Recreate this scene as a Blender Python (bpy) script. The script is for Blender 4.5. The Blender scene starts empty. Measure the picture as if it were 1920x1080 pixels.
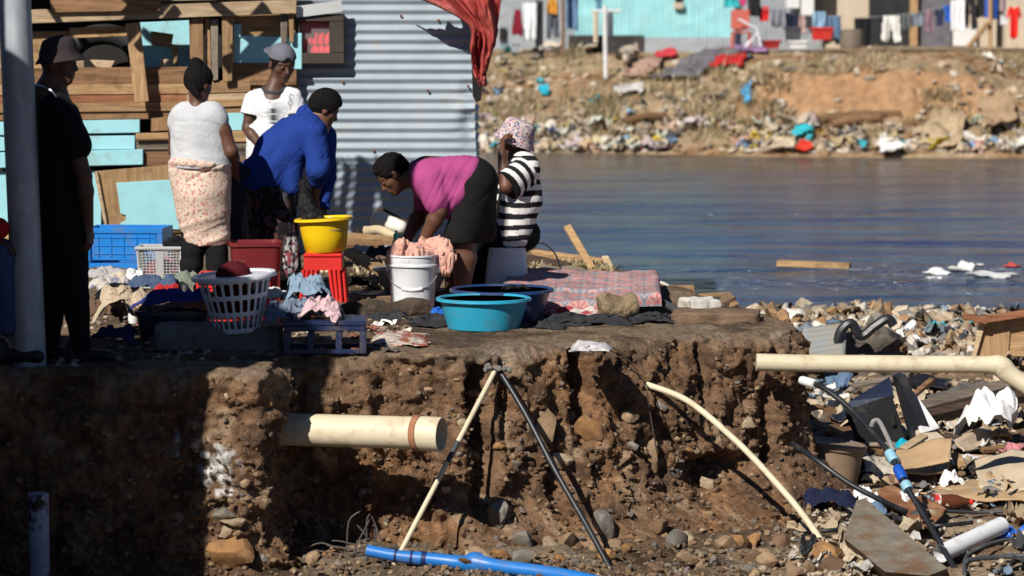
import bpy, bmesh, math, random
import numpy as np
from mathutils import Vector, Matrix
R = math.radians
SC = bpy.context.scene
COL = SC.collection
rnd = random.Random(7)

# ---------------------------------------------------------------- camera, sky, sun, exposure
FPX = 5333.33
PITCH = math.atan(465 / FPX)
CAMZ = 1.65
cam_d = bpy.data.cameras.new('camera')
cam_d.lens = 100; cam_d.sensor_width = 36
cam_d.clip_start = 0.1; cam_d.clip_end = 3000
cam_d.dof.use_dof = True
cam_d.dof.focus_distance = 16.6
cam_d.dof.aperture_fstop = 3.0
cam_o = bpy.data.objects.new('camera', cam_d); COL.objects.link(cam_o)
cam_o.location = (0, 0, CAMZ)
cam_o.rotation_euler = (math.pi / 2 - PITCH, 0, 0)
SC.camera = cam_o

SUN_EL = R(38); SUN_AZ = R(31)
w = bpy.data.worlds.new('World'); SC.world = w; w.use_nodes = True
nt = w.node_tree; nt.nodes.clear()
sky = nt.nodes.new('ShaderNodeTexSky'); sky.sky_type = 'NISHITA'; sky.sun_disc = False
sky.sun_elevation = SUN_EL; sky.sun_rotation = math.pi + SUN_AZ
sky.air_density = 0.8; sky.dust_density = 0.0; sky.ozone_density = 4.0; sky.altitude = 2500
bg = nt.nodes.new('ShaderNodeBackground'); bg.inputs[1].default_value = 0.05
wo = nt.nodes.new('ShaderNodeOutputWorld')
nt.links.new(sky.outputs[0], bg.inputs[0]); nt.links.new(bg.outputs[0], wo.inputs[0])
sun_d = bpy.data.lights.new('sun', 'SUN'); sun_d.energy = 5.0; sun_d.angle = R(0.53); sun_d.color = (1.0, 0.95, 0.87)
sun_o = bpy.data.objects.new('sun', sun_d); COL.objects.link(sun_o)
LDIR = Vector((math.sin(SUN_AZ) * math.cos(SUN_EL), math.cos(SUN_AZ) * math.cos(SUN_EL), -math.sin(SUN_EL)))
sun_o.rotation_euler = LDIR.to_track_quat('-Z', 'Y').to_euler()
sun_o.location = (-20, -30, 40)
SC.view_settings.view_transform = 'Standard'
SC.view_settings.look = 'None'
SC.view_settings.exposure = 0.25
SC.view_settings.gamma = 1.0

# ---------------------------------------------------------------- where things stand (photo pixel -> metres)
def ray(px, py):
    u = (px - 960) / FPX; v = (540 - py) / FPX
    c, s = math.cos(PITCH), math.sin(PITCH)
    return Vector((u, c + v * s, -s + v * c))
def P(px, py, d):
    r = ray(px, py); t = d / r.y
    return Vector((r.x * t, d, CAMZ + r.z * t))
def G(px, py, z=0.0):
    r = ray(px, py); t = (z - CAMZ) / r.z
    return Vector((r.x * t, r.y * t, z))

# ---------------------------------------------------------------- noise
def _h(ix, iy, iz, seed):
    n = (ix.astype(np.int64) * 374761393 + iy.astype(np.int64) * 668265263 + iz.astype(np.int64) * 2147483647 + seed * 1274126177) & 0xffffffff
    n = ((n ^ (n >> 13)) * 1274126177) & 0xffffffff
    n = n ^ (n >> 16)
    return (n & 0xffff).astype(np.float32) / 32767.5 - 1
def vnoise(p, seed=0):
    p = np.asarray(p, dtype=np.float32)
    i = np.floor(p).astype(np.int64); f = p - i
    f = f * f * f * (f * (f * 6 - 15) + 10)
    out = 0
    for dx in (0, 1):
        wx = f[..., 0] if dx else 1 - f[..., 0]
        for dy in (0, 1):
            wy = f[..., 1] if dy else 1 - f[..., 1]
            for dz in (0, 1):
                wz = f[..., 2] if dz else 1 - f[..., 2]
                out = out + wx * wy * wz * _h(i[..., 0] + dx, i[..., 1] + dy, i[..., 2] + dz, seed)
    return out
def fbm(p, oct=4, seed=0, gain=.5):
    p = np.asarray(p, dtype=np.float32); o = 0; a = 1; t = 0
    for k in range(oct):
        o = o + a * vnoise(p * (2 ** k) + k * 17.3, seed + k); t += a; a *= gain
    return o / t
def ridge(p, oct=3, seed=0):
    p = np.asarray(p, dtype=np.float32); o = 0; a = 1; t = 0
    for k in range(oct):
        o = o + a * (1 - 2 * np.abs(vnoise(p * (2 ** k) + k * 9.1, seed + k))); t += a; a *= .5
    return o / t
def sstep(a, b, x):
    t = np.clip((x - a) / (b - a), 0, 1); return t * t * (3 - 2 * t)

# ---------------------------------------------------------------- objects
def tag(o, label=None, cat=None, group=None, kind=None):
    if label: o['label'] = label
    if cat: o['category'] = cat
    if group: o['group'] = group
    if kind: o['kind'] = kind
    return o
def thing(name, label, cat, loc=(0, 0, 0), group=None):
    o = bpy.data.objects.new(name, None); COL.objects.link(o)
    o.location = loc; o.empty_display_size = .1
    return tag(o, label, cat, group)
def wloc(o):
    v = Vector((0, 0, 0))
    while o is not None:
        v += o.location; o = o.parent
    return v
def mesh_obj(name, V, F, mat, parent=None, smooth=True, col=None, loc=None, sharp=None):
    """V in world metres; the object's origin is its parent's, or loc"""
    V = np.asarray(V, dtype=np.float64).reshape(-1, 3)
    org = wloc(parent) if parent is not None else Vector(loc if loc is not None else (float(V[:, 0].mean()), float(V[:, 1].mean()), float(V[:, 2].min())))
    me = bpy.data.meshes.new(name)
    VV = V - np.array(org)
    if isinstance(F, np.ndarray):
        n, k = F.shape
        me.vertices.add(len(VV)); me.vertices.foreach_set('co', VV.astype(np.float32).ravel())
        me.loops.add(n * k); me.loops.foreach_set('vertex_index', F.astype(np.int32).ravel())
        me.polygons.add(n); me.polygons.foreach_set('loop_start', np.arange(0, n * k, k, dtype=np.int32))
        me.update(calc_edges=True)
    else:
        me.from_pydata([tuple(v) for v in VV], [], [tuple(f) for f in F])
    me.validate()
    if smooth: me.polygons.foreach_set('use_smooth', [True] * len(me.polygons))
    if col is not None:
        a = me.color_attributes.new('Col', 'FLOAT_COLOR', 'POINT')
        c = np.ones((len(VV), 4), dtype=np.float32); c[:, :3] = col
        a.data.foreach_set('color', c.ravel())
    if sharp is not None and smooth:
        me.set_sharp_from_angle(angle=R(sharp))
    me.materials.append(mat)
    o = bpy.data.objects.new(name, me); COL.objects.link(o)
    if parent is not None: o.parent = parent
    else: o.location = org
    return o
class MB:
    """collects shapes that make ONE part"""
    def __init__(s): s.V = []; s.F = []; s.C = []; s.cur = (1, 1, 1)
    def add(s, V, F):
        b = len(s.V)
        s.V.extend([tuple(v) for v in V]); s.F.extend([tuple(int(i) + b for i in f) for f in F]); s.C.extend([s.cur] * len(V)); return s
    def box(s, c, size, rot=None, bev=0.0):
        x, y, z = [k / 2 for k in size]
        if bev > 0:
            b = min(bev, x * .9, y * .9, z * .9)
            bm = bmesh.new(); bmesh.ops.create_cube(bm, size=1)
            for v in bm.verts: v.co = Vector((v.co.x * 2 * x, v.co.y * 2 * y, v.co.z * 2 * z))
            bmesh.ops.bevel(bm, geom=bm.edges[:], offset=b, segments=1, affect='EDGES')
            V = [v.co.copy() for v in bm.verts]; F = [[v.index for v in f.verts] for f in bm.faces]; bm.free()
        else:
            V = [Vector((sx * x, sy * y, sz * z)) for sx in (-1, 1) for sy in (-1, 1) for sz in (-1, 1)]
            F = [(0, 1, 3, 2), (4, 6, 7, 5), (0, 4, 5, 1), (2, 3, 7, 6), (0, 2, 6, 4), (1, 5, 7, 3)]
        if rot is not None:
            M = rot if isinstance(rot, Matrix) else Matrix.Rotation(rot, 3, 'Z')
            V = [M @ v for v in V]
        c = Vector(c)
        return s.add([v + c for v in V], F)
    def bar(s, a, b, wd, th, up=(0, 0, 1), bev=0.004):
        a, b = Vector(a), Vector(b); y = (b - a); L = y.length; y.normalize()
        up = Vector(up); x = y.cross(up)
        if x.length < 1e-4: x = y.cross(Vector((1, 0, 0)))
        x.normalize(); z = x.cross(y)
        M = Matrix((x, y, z)).transposed()
        return s.box((a + b) / 2, (wd, L, th), M, bev)
    def tube(s, pts, r, n=10, cap=True, inner=0.0):
        pts = [Vector(p) for p in pts]; rr = r if isinstance(r, (list, tuple)) else [r] * len(pts)
        t0 = (pts[1] - pts[0]).normalized()
        ref = Vector((0, 0, 1)) if abs(t0.z) < .9 else Vector((1, 0, 0))
        nx = t0.cross(ref).normalized()
        V = []
        for i, p in enumerate(pts):
            t = (pts[min(i + 1, len(pts) - 1)] - pts[max(i - 1, 0)]).normalized()
            nx = (nx - t * nx.dot(t)).normalized(); ny = t.cross(nx)
            for k in range(n):
                a = 2 * math.pi * k / n
                V.append(p + (nx * math.cos(a) + ny * math.sin(a)) * rr[i])
        F = []
        m = len(pts)
        for i in range(m - 1):
            for k in range(n):
                F.append((i * n + k, i * n + (k + 1) % n, (i + 1) * n + (k + 1) % n, (i + 1) * n + k))
        if cap:
            F.append(tuple(range(n - 1, -1, -1))); F.append(tuple((m - 1) * n + k for k in range(n)))
        return s.add(V, F)
    def lathe(s, prof, c=(0, 0, 0), n=32, M=None, sx=1, sy=1):
        c = Vector(c); V = []
        for r_, z in prof:
            for k in range(n):
                a = 2 * math.pi * k / n
                v = Vector((r_ * math.cos(a) * sx, r_ * math.sin(a) * sy, z))
                if M is not None: v = M @ v
                V.append(v + c)
        F = []
        for i in range(len(prof) - 1):
            for k in range(n):
                F.append((i * n + k, i * n + (k + 1) % n, (i + 1) * n + (k + 1) % n, (i + 1) * n + k))
        if prof[0][0] > 0: F.append(tuple(range(n - 1, -1, -1)))
        if prof[-1][0] > 0: F.append(tuple((len(prof) - 1) * n + k for k in range(n)))
        return s.add(V, F)
    def prism(s, front, back):
        """front and back: matching rings of points"""
        n = len(front)
        F = [tuple(range(n)), tuple(range(2 * n - 1, n - 1, -1))]
        for k in range(n): F.append((k, n + k, n + (k + 1) % n, (k + 1) % n))
        return s.add(list(front) + list(back), F)
    def pxpoly(s, poly, d, th):
        """flat board whose front face is the polygon at depth d, th metres thick behind it"""
        f = [P(x, y, d) for x, y in poly]
        return s.prism(f, [p + Vector((0, th, 0)) for p in f])
    def build(s, name, mat, parent=None, smooth=False, sharp=40, loc=None, color=False):
        o = mesh_obj(name, s.V, s.F, mat, parent, smooth, np.array(s.C) if color else None, loc, sharp)
        bm = bmesh.new(); bm.from_mesh(o.data); bmesh.ops.recalc_face_normals(bm, faces=bm.faces[:]); bm.to_mesh(o.data); bm.free()
        return o
def spline(pts, n=12):
    pts = [Vector(p) for p in pts]; out = []
    for i in range(len(pts) - 1):
        p0 = pts[max(i - 1, 0)]; p1 = pts[i]; p2 = pts[i + 1]; p3 = pts[min(i + 2, len(pts) - 1)]
        for k in range(n):
            t = k / n
            out.append(.5 * ((2 * p1) + (p2 - p0) * t + (2 * p0 - 5 * p1 + 4 * p2 - p3) * t * t + (3 * p1 - p0 - 3 * p2 + p3) * t ** 3))
    out.append(pts[-1]); return out
def grid_faces(nr, nc):
    i = np.arange((nr - 1) * (nc - 1)); r_ = i // (nc - 1); c = i % (nc - 1); a = r_ * nc + c
    return np.stack([a, a + 1, a + nc + 1, a + nc], 1)
def basis(x, seedvec=(0, 0, 1)):
    x = Vector(x).normalized(); y = Vector(seedvec).cross(x)
    if y.length < 1e-3: y = Vector((0, 1, 0)).cross(x)
    y.normalize(); return x, y, x.cross(y)

# ---------------------------------------------------------------- materials
MATS = {}
def nodes_of(name):
    m = bpy.data.materials.new(name); m.use_nodes = True
    nt = m.node_tree; b = nt.nodes['Principled BSDF']; return m, nt, b
def mat(name, col, rough=.75, var=.25, scale=6, bump=.0, bscale=60, metal=0, spec=.3, attr=False, col2=None, stretch=None, rand=.0, dirt=None, dscale=3, dlo=.5, dhi=.7, bdist=.01, trans=0.0):
    if name in MATS: return MATS[name]
    m, nt, b = nodes_of(name); N = nt.nodes; L = nt.links
    b.inputs['Roughness'].default_value = rough; b.inputs['Metallic'].default_value = metal
    b.inputs['Specular IOR Level'].default_value = spec
    tc = N.new('ShaderNodeTexCoord'); src = tc.outputs['Object']
    if stretch:
        mp = N.new('ShaderNodeMapping'); mp.inputs['Scale'].default_value = stretch; L.new(src, mp.inputs[0]); src2 = mp.outputs[0]
    else: src2 = src
    if rand:
        oi = N.new('ShaderNodeObjectInfo'); ad = N.new('ShaderNodeVectorMath'); ad.operation = 'ADD'
        mu = N.new('ShaderNodeMath'); mu.operation = 'MULTIPLY'; mu.inputs[1].default_value = 37.0
        L.new(oi.outputs['Random'], mu.inputs[0]); L.new(src2, ad.inputs[0]); L.new(mu.outputs[0], ad.inputs[1]); src2 = ad.outputs[0]
    nz = N.new('ShaderNodeTexNoise'); nz.inputs['Scale'].default_value = scale; nz.inputs['Detail'].default_value = 7; nz.inputs['Roughness'].default_value = .62
    L.new(src2, nz.inputs['Vector'])
    mr = N.new('ShaderNodeMapRange'); mr.inputs['From Min'].default_value = .3; mr.inputs['From Max'].default_value = .7
    L.new(nz.outputs['Fac'], mr.inputs['Value'])
    mx = N.new('ShaderNodeMix'); mx.data_type = 'RGBA'
    L.new(mr.outputs[0], mx.inputs['Factor'])
    if attr:
        at = N.new('ShaderNodeAttribute'); at.attribute_name = 'Col'
        lo = N.new('ShaderNodeMix'); lo.data_type = 'RGBA'; lo.blend_type = 'MULTIPLY'; lo.inputs['Factor'].default_value = 1
        L.new(at.outputs['Color'], lo.inputs['A']); lo.inputs['B'].default_value = (1 - var,) * 3 + (1,)
        hi = N.new('ShaderNodeMix'); hi.data_type = 'RGBA'; hi.blend_type = 'MULTIPLY'; hi.inputs['Factor'].default_value = 1; hi.clamp_result = False
        L.new(at.outputs['Color'], hi.inputs['A']); hi.inputs['B'].default_value = (1 + var,) * 3 + (1,)
        L.new(lo.outputs['Result'], mx.inputs['A']); L.new(hi.outputs['Result'], mx.inputs['B'])
    else:
        c1 = tuple(min(1, c * (1 - var)) for c in col); c2 = col2 if col2 else tuple(min(1, c * (1 + var)) for c in col)
        mx.inputs['A'].default_value = c1 + (1,); mx.inputs['B'].default_value = tuple(c2) + (1,)
    out = mx.outputs['Result']
    if rand:
        mr2 = N.new('ShaderNodeMapRange'); mr2.inputs['To Min'].default_value = 1 - rand; mr2.inputs['To Max'].default_value = 1 + rand
        L.new(oi.outputs['Random'], mr2.inputs['Value'])
        vm = N.new('ShaderNodeVectorMath'); vm.operation = 'SCALE'; L.new(out, vm.inputs[0]); L.new(mr2.outputs[0], vm.inputs['Scale']); out = vm.outputs[0]
    if dirt:
        n2 = N.new('ShaderNodeTexNoise'); n2.inputs['Scale'].default_value = dscale; n2.inputs['Detail'].default_value = 8; n2.inputs['Roughness'].default_value = .7
        L.new(src, n2.inputs['Vector'])
        m3 = N.new('ShaderNodeMapRange'); m3.inputs['From Min'].default_value = dlo; m3.inputs['From Max'].default_value = dhi; m3.clamp = True
        L.new(n2.outputs['Fac'], m3.inputs['Value'])
        x3 = N.new('ShaderNodeMix'); x3.data_type = 'RGBA'; L.new(m3.outputs[0], x3.inputs['Factor']); L.new(out, x3.inputs['A']); x3.inputs['B'].default_value = tuple(dirt) + (1,)
        out = x3.outputs['Result']
    L.new(out, b.inputs['Base Color'])
    if bump:
        n4 = N.new('ShaderNodeTexNoise'); n4.inputs['Scale'].default_value = bscale; n4.inputs['Detail'].default_value = 6; n4.inputs['Roughness'].default_value = .65
        L.new(src2, n4.inputs['Vector'])
        bp = N.new('ShaderNodeBump'); bp.inputs['Strength'].default_value = bump; bp.inputs['Distance'].default_value = bdist
        L.new(n4.outputs['Fac'], bp.inputs['Height']); L.new(bp.outputs[0], b.inputs['Normal'])
    if trans:
        b.inputs['Transmission Weight'].default_value = trans
    MATS[name] = m; return m
def cloth(name, col, var=.12, rough=.9, **k):
    return mat('cloth_' + name, col, rough, var, 9, bump=.5, bscale=35, spec=.15, bdist=.012, **k)
def plastic(name, col, rough=.38, dirt=True):
    return mat('plastic_' + name, col, rough, .06, 5, bump=.05, bscale=30, spec=.45, dirt=(.17, .13, .09) if dirt else (.3, .24, .18), dscale=7, dlo=.52 if dirt else .6, dhi=.86)

# ---------------------------------------------------------------- implicit surfaces for bodies, clothes and soft things
class SDF:
    def __init__(s): s.p = []; s.folds = []
    def rc(s, a, b, ra, rb=None, k=.02, op='+'):
        s.p.append(('rc', np.array(a, float), np.array(b, float), ra, ra if rb is None else rb, k, op)); return s
    def chain(s, pts, rs, k=.02):
        for i in range(len(pts) - 1): s.rc(pts[i], pts[i + 1], rs[i], rs[i + 1], k)
        return s
    def ell(s, c, r_, ax=None, k=.02, op='+'):
        A = np.eye(3) if ax is None else np.array([list(a) for a in ax], float)
        s.p.append(('el', np.array(c, float), np.array(r_, float), A, None, k, op)); return s
    def half(s, c, n, k=.005, rad=None):
        """cut away the side the normal points to (only within rad of c when given)"""
        s.p.append(('hs', np.array(c, float), np.array(Vector(n).normalized(), float), rad, None, k, '-')); return s
    def bounds(s, pad):
        lo = np.full(3, 1e9); hi = -lo
        for q in s.p:
            if q[6] != '+': continue
            if q[0] == 'rc':
                r_ = max(q[3], q[4]); lo = np.minimum(lo, np.minimum(q[1], q[2]) - r_); hi = np.maximum(hi, np.maximum(q[1], q[2]) + r_)
            elif q[0] == 'el':
                e = np.sqrt(((q[3] * q[2][:, None]) ** 2).sum(0)); lo = np.minimum(lo, q[1] - e); hi = np.maximum(hi, q[1] + e)
        return lo - pad, hi + pad
    def mesh(s, res=.006, fold=None, pad=.03):
        lo, hi = s.bounds(pad); n = np.ceil((hi - lo) / res).astype(int) + 1
        ax = [lo[i] + np.arange(n[i]) * res for i in range(3)]
        g = np.full(tuple(n), .2, dtype=np.float32)
        for q in s.p:
            kind, k, op = q[0], q[5], q[6]
            if kind == 'rc':
                r_ = max(q[3], q[4]); l = np.minimum(q[1], q[2]) - r_; h = np.maximum(q[1], q[2]) + r_
            elif kind == 'el':
                e = np.sqrt(((q[3] * q[2][:, None]) ** 2).sum(0)); l = q[1] - e; h = q[1] + e
            else: l, h = lo, hi
            m = k * 1.2 + res * 3
            i0 = np.clip(np.floor((l - m - lo) / res).astype(int), 0, n); i1 = np.clip(np.ceil((h + m - lo) / res).astype(int) + 1, 0, n)
            if (i1 <= i0).any(): continue
            sl = tuple(slice(a, b) for a, b in zip(i0, i1))
            X = ax[0][sl[0]][:, None, None].astype(np.float32); Y = ax[1][sl[1]][None, :, None].astype(np.float32); Z = ax[2][sl[2]][None, None, :].astype(np.float32)
            if kind == 'rc':
                a, b = q[1], q[2]; ba = b - a; L2 = max(float(ba @ ba), 1e-9)
                x, y, z = X - np.float32(a[0]), Y - np.float32(a[1]), Z - np.float32(a[2])
                t = np.clip((x * np.float32(ba[0]) + y * np.float32(ba[1]) + z * np.float32(ba[2])) / np.float32(L2), 0, 1)
                d = np.sqrt((x - ba[0] * t) ** 2 + (y - ba[1] * t) ** 2 + (z - ba[2] * t) ** 2) - (q[3] + (q[4] - q[3]) * t)
            elif kind == 'el':
                c, r3, A = q[1], q[2], q[3]
                x, y, z = X - c[0], Y - c[1], Z - c[2]
                k0 = 0; k1 = 0
                for j in range(3):
                    w_ = x * A[j][0] + y * A[j][1] + z * A[j][2]
                    k0 = k0 + (w_ / r3[j]) ** 2; k1 = k1 + (w_ / r3[j] ** 2) ** 2
                k0 = np.sqrt(k0); k1 = np.sqrt(k1) + 1e-6
                d = k0 * (k0 - 1) / k1
            else:
                c, nn = q[1], q[2]
                d = -((X - c[0]) * nn[0] + (Y - c[1]) * nn[1] + (Z - c[2]) * nn[2])
                if q[3] is not None: d = np.maximum(d, np.sqrt((X - c[0]) ** 2 + (Y - c[1]) ** 2 + (Z - c[2]) ** 2) - q[3])
            d = d.astype(np.float32); o = g[sl]
            if op == '+':
                hh = np.clip(.5 + .5 * (o - d) / k, 0, 1); g[sl] = o + (d - o) * hh - k * hh * (1 - hh)
            else:
                if kind == 'hs': dd = -d
                else: dd = -d
                hh = np.clip(.5 - .5 * (o - dd) / k, 0, 1); g[sl] = o + (dd - o) * hh + k * hh * (1 - hh)
        if fold is not None:
            I = np.argwhere(np.abs(g) < .05)
            pts = np.stack([ax[i][I[:, i]] for i in range(3)], 1)
            g[I[:, 0], I[:, 1], I[:, 2]] -= fold(pts).astype(np.float32)
        g[0] = g[-1] = .2; g[:, 0] = g[:, -1] = .2; g[:, :, 0] = g[:, :, -1] = .2
        return nets(g, lo, res)
def nets(g, lo, res):
    ins = g < 0
    c8 = [(a, b, c) for a in (0, 1) for b in (0, 1) for c in (0, 1)]
    nx, ny, nz = g.shape
    sub = lambda A, o: A[o[0]:nx - 1 + o[0], o[1]:ny - 1 + o[1], o[2]:nz - 1 + o[2]]
    cnt = sum(sub(ins, o).astype(np.uint8) for o in c8)
    cell = np.argwhere((cnt > 0) & (cnt < 8))
    idx = -np.ones((nx - 1, ny - 1, nz - 1), dtype=np.int64)
    idx[cell[:, 0], cell[:, 1], cell[:, 2]] = np.arange(len(cell))
    vals = {o: g[cell[:, 0] + o[0], cell[:, 1] + o[1], cell[:, 2] + o[2]] for o in c8}
    acc = np.zeros((len(cell), 3)); num = np.zeros(len(cell))
    for o in c8:
        for axn in range(3):
            if o[axn]: continue
            o2 = tuple(o[i] + (1 if i == axn else 0) for i in range(3))
            a, b = vals[o], vals[o2]; m = (a < 0) != (b < 0)
            t = np.where(m, a / np.where(m, a - b, 1), 0)
            p = np.zeros((len(cell), 3)); p[:] = o; p[:, axn] += t
            acc[m] += p[m]; num[m] += 1
    V = (cell + acc / num[:, None]) * res + lo
    F = []
    for axn in range(3):
        s0 = [slice(None)] * 3; s1 = [slice(None)] * 3
        s0[axn] = slice(0, -1); s1[axn] = slice(1, None)
        a, b = ins[tuple(s0)], ins[tuple(s1)]
        e = np.argwhere(a != b)
        u, v = [(1, 2), (2, 0), (0, 1)][axn]
        ok = (e[:, u] > 0) & (e[:, v] > 0) & (e[:, u] < g.shape[u] - 1) & (e[:, v] < g.shape[v] - 1)
        e = e[ok]
        if not len(e): continue
        inside = a[e[:, 0], e[:, 1], e[:, 2]]
        q = []
        for du, dv in ((-1, -1), (0, -1), (0, 0), (-1, 0)):
            k = e.copy(); k[:, u] += du; k[:, v] += dv; q.append(idx[k[:, 0], k[:, 1], k[:, 2]])
        q = np.stack(q, 1); q[~inside] = q[~inside][:, ::-1]
        F.append(q)
    return V, np.concatenate(F)

# ---------------------------------------------------------------- angular stones
_ico = {}
def ico(n):
    if n not in _ico:
        bm = bmesh.new(); bmesh.ops.create_icosphere(bm, subdivisions=n, radius=1)
        _ico[n] = (np.array([v.co[:] for v in bm.verts]), np.array([[v.index for v in f.verts] for f in bm.faces])); bm.free()
    return _ico[n]
def rock(seed, size, sub=3, planes=9, rough=.05):
    """size: half-extents; returns V (centred) and F"""
    rs = np.random.RandomState(seed); D, F = ico(sub)
    N_ = rs.normal(size=(planes, 3)); N_ /= np.linalg.norm(N_, axis=1)[:, None]
    h = rs.uniform(.42, .92, planes)
    dots = D @ N_.T
    r_ = np.where(dots > .05, h[None] / np.maximum(dots, .05), 9).min(1)
    r_ = np.minimum(r_, 1.25)
    V = D * r_[:, None]
    V = V * (1 + rough * fbm(D * 3 + seed % 97, 3, seed)[:, None])
    return V * np.array(size), F
def rotm(seed):
    rs = random.Random(seed)
    return np.array(Matrix.Rotation(rs.uniform(0, 6.28), 3, 'Z') @ Matrix.Rotation(rs.uniform(-.5, .5), 3, 'X'))
# ================================================================ ground: the plateau with its cut face
def lerp_path(pts, ds):
    pts = np.array(pts, float); seg = np.linalg.norm(np.diff(pts[:, :2], axis=0), axis=1); s = np.r_[0, np.cumsum(seg)]
    return pts, s
EP = [(-8, 14.3, .10), (-4, 14.25, .10), (-2.6, 14.22, .06), (-1.7, 14.2, .04), (-1.33, 14.18, .03), (-1.24, 14.2, .03), (-1.215, 14.30, .02), (-1.23, 14.55, .02), (-1.22, 14.80, .02),
      (-1.14, 14.90, .02), (-.8, 14.93, .03), (-.42, 14.95, .05), (-.30, 14.96, .10), (-.18, 15.04, .12), (0, 15.15, .13), (.4, 15.4, .16), (.9, 15.8, .18), (1.25, 16.02, .18), (1.52, 16.14, .12), (1.62, 16.2, .08),
      (1.67, 16.32, .08), (1.65, 16.6, .12), (1.55, 17.1, .25), (1.2, 18.3, .5), (.76, 20.5, .8), (.27, 22.3, 1.0), (-.2, 24, 1.2), (-.6, 25.5, 1.3)]
ep, es = lerp_path(EP, None)
dens = [(-8, -2.7, .06), (-2.7, 1.7, .0125)]
sv = []
cur = 0.0
while cur < es[-1]:
    sv.append(cur)
    x = np.interp(cur, es, ep[:, 0]); y = np.interp(cur, es, ep[:, 1])
    cur += .07 if x < -2.75 else (.0125 if y < 16.8 else (.05 if y < 19 else .15))
sv = np.array(sv + [es[-1]])
def smooth1(a, k):
    for _ in range(k):
        a[1:-1] = .25 * a[:-2] + .5 * a[1:-1] + .25 * a[2:]
    return a
EX = smooth1(np.interp(sv, es, ep[:, 0]), 7); EY = smooth1(np.interp(sv, es, ep[:, 1]), 7); EB = np.interp(sv, es, ep[:, 2])
tx = np.gradient(EX); ty = np.gradient(EY); ln = np.hypot(tx, ty) + 1e-9
NX = smooth1(ty / ln, 9); NY = smooth1(-tx / ln, 9)
nc = len(sv)
# target line inside
IX = np.where(EX < -.3, EX, -.3); IY = np.full(nc, 25.9)
imid = np.argmax(EX > -.3)
fr = np.clip((sv - sv[imid]) / (sv[-1] - sv[imid]), 0, 1)
IX = np.where(np.arange(nc) < imid, np.minimum(EX, -.75), -.75 + 0.1 * fr)
ZF = np.interp(EY, [14, 16.6, 18, 21, 24], [-1.16, -1.12, -1.0, -.9, -.9]); ZF[:imid] = -1.16
nt_, nf_, no_ = 130, 105, 8
tt = 1 - (1 - np.linspace(0, 1, nt_)) ** 2.6
rows = []; kind = []
for t in tt[:-1]:
    x = IX + (EX - IX) * t; y = IY + (EY - IY) * t
    rows.append(np.stack([x, y, np.zeros(nc)], 1)); kind.append(0)
for v in np.linspace(0, 1, nf_):
    rows.append(np.stack([EX + NX * EB * v, EY + NY * EB * v, ZF * v], 1)); kind.append(v)
for o in np.linspace(.06, .5, no_):
    rows.append(np.stack([EX + NX * (EB + o), EY + NY * (EB + o), ZF - o * .3], 1)); kind.append(2)
GV = np.array(rows); nr = len(rows)
vv = np.concatenate([np.full(nt_ - 1, -1.0), np.linspace(0, 1, nf_), np.full(no_, 1.2)])[:, None] * np.ones((1, nc))
N3 = np.stack([np.broadcast_to(NX, (nr, nc)), np.broadcast_to(NY, (nr, nc)), np.zeros((nr, nc))], 2)
p = GV.copy()
PXX = 960 + FPX * p[..., 0] / p[..., 1]          # rough column in the photo, only to place the cracks of the cut
face = (vv >= 0)
d = .055 * fbm(p * 2.2, 3, 3) + .045 * ridge(p * np.array([4.5, 4.5, 1.4]), 3, 11) + .030 * fbm(p * 9, 3, 5) + .012 * fbm(p * 33, 3, 8)
d = d + .017 * ridge(p * 17, 2, 23) + .011 * fbm(p * 42, 2, 25) + .012 * (np.abs(fbm(p * np.array([3, 3, 16]), 2, 27)) - .2); lump = fbm(p * np.array([6, 6, 7.5]), 2, 21); d = d + .035 * sstep(.05, .22, lump)
front = (np.arange(nc)[None, :] > 0) & (EY[None, :] < 16.9)
def gsn(X0, w_, v0, v1, dep):
    return -dep * np.exp(-((p[..., 0] - X0 - .03 * fbm(p * 5, 2, 40)) / w_) ** 2) * sstep(v0 - .06, v0 + .02, vv) * (1 - sstep(v1 - .1, v1 + .1, vv))
mid = EX[None, :] > -.33
for X0, w_, v0, v1, dep in [(-.17, .045, .06, .8, .20), (-.05, .03, .02, .35, .08), (.36, .04, .02, .33, .2), (.40, .02, .3, .5, .06), (1.05, .025, .05, .4, .06), (1.13, .16, .62, .88, .20), (.22, .05, .5, .8, .10), (1.45, .04, .3, .7, .10)]:
    d = d + gsn(X0, w_, v0, v1, dep) * mid
# loose skirt at the foot of the middle
d = d + mid * front * (.36 * sstep(.62, 1.0, vv) ** 1.3 + .07 * sstep(.75, 1, vv) * fbm(p * 7, 2, 9))
# undercut in the recess and narrowing pillar
rec = (EX[None, :] > -1.2) & (EX[None, :] < -.42) & (EY[None, :] > 14.8)
d = d - rec * (.14 * sstep(.3, .7, vv))
pil = np.exp(-((np.arange(nc) - np.argmax(EX > -1.225)) / 12.0) ** 2)[None, :]
d = d - pil * (.09 * sstep(.2, .5, vv) - .08 * sstep(.72, .86, vv))
amp = np.where(face, sstep(0, .06, vv), 0)
right = (EY[None, :] > 17)
d = np.where(right, d * .5, d)
GV = GV + N3 * (d * amp)[..., None]
lipf = .02 * fbm(p * 5, 2, 77) + .03 * fbm(p * 1.7, 2, 70) + .022 * fbm(p * 16, 2, 78)
GV[..., 0] += NX * lipf * (vv > -2) * np.where(face, 1 - sstep(0, .3, vv), sstep(.9, 1, np.concatenate([tt[:-1], np.ones(nf_ + no_)])[:, None]))
GV[..., 1] += NY * lipf * np.where(face, 1 - sstep(0, .3, vv), sstep(.9, 1, np.concatenate([tt[:-1], np.ones(nf_ + no_)])[:, None]))
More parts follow.
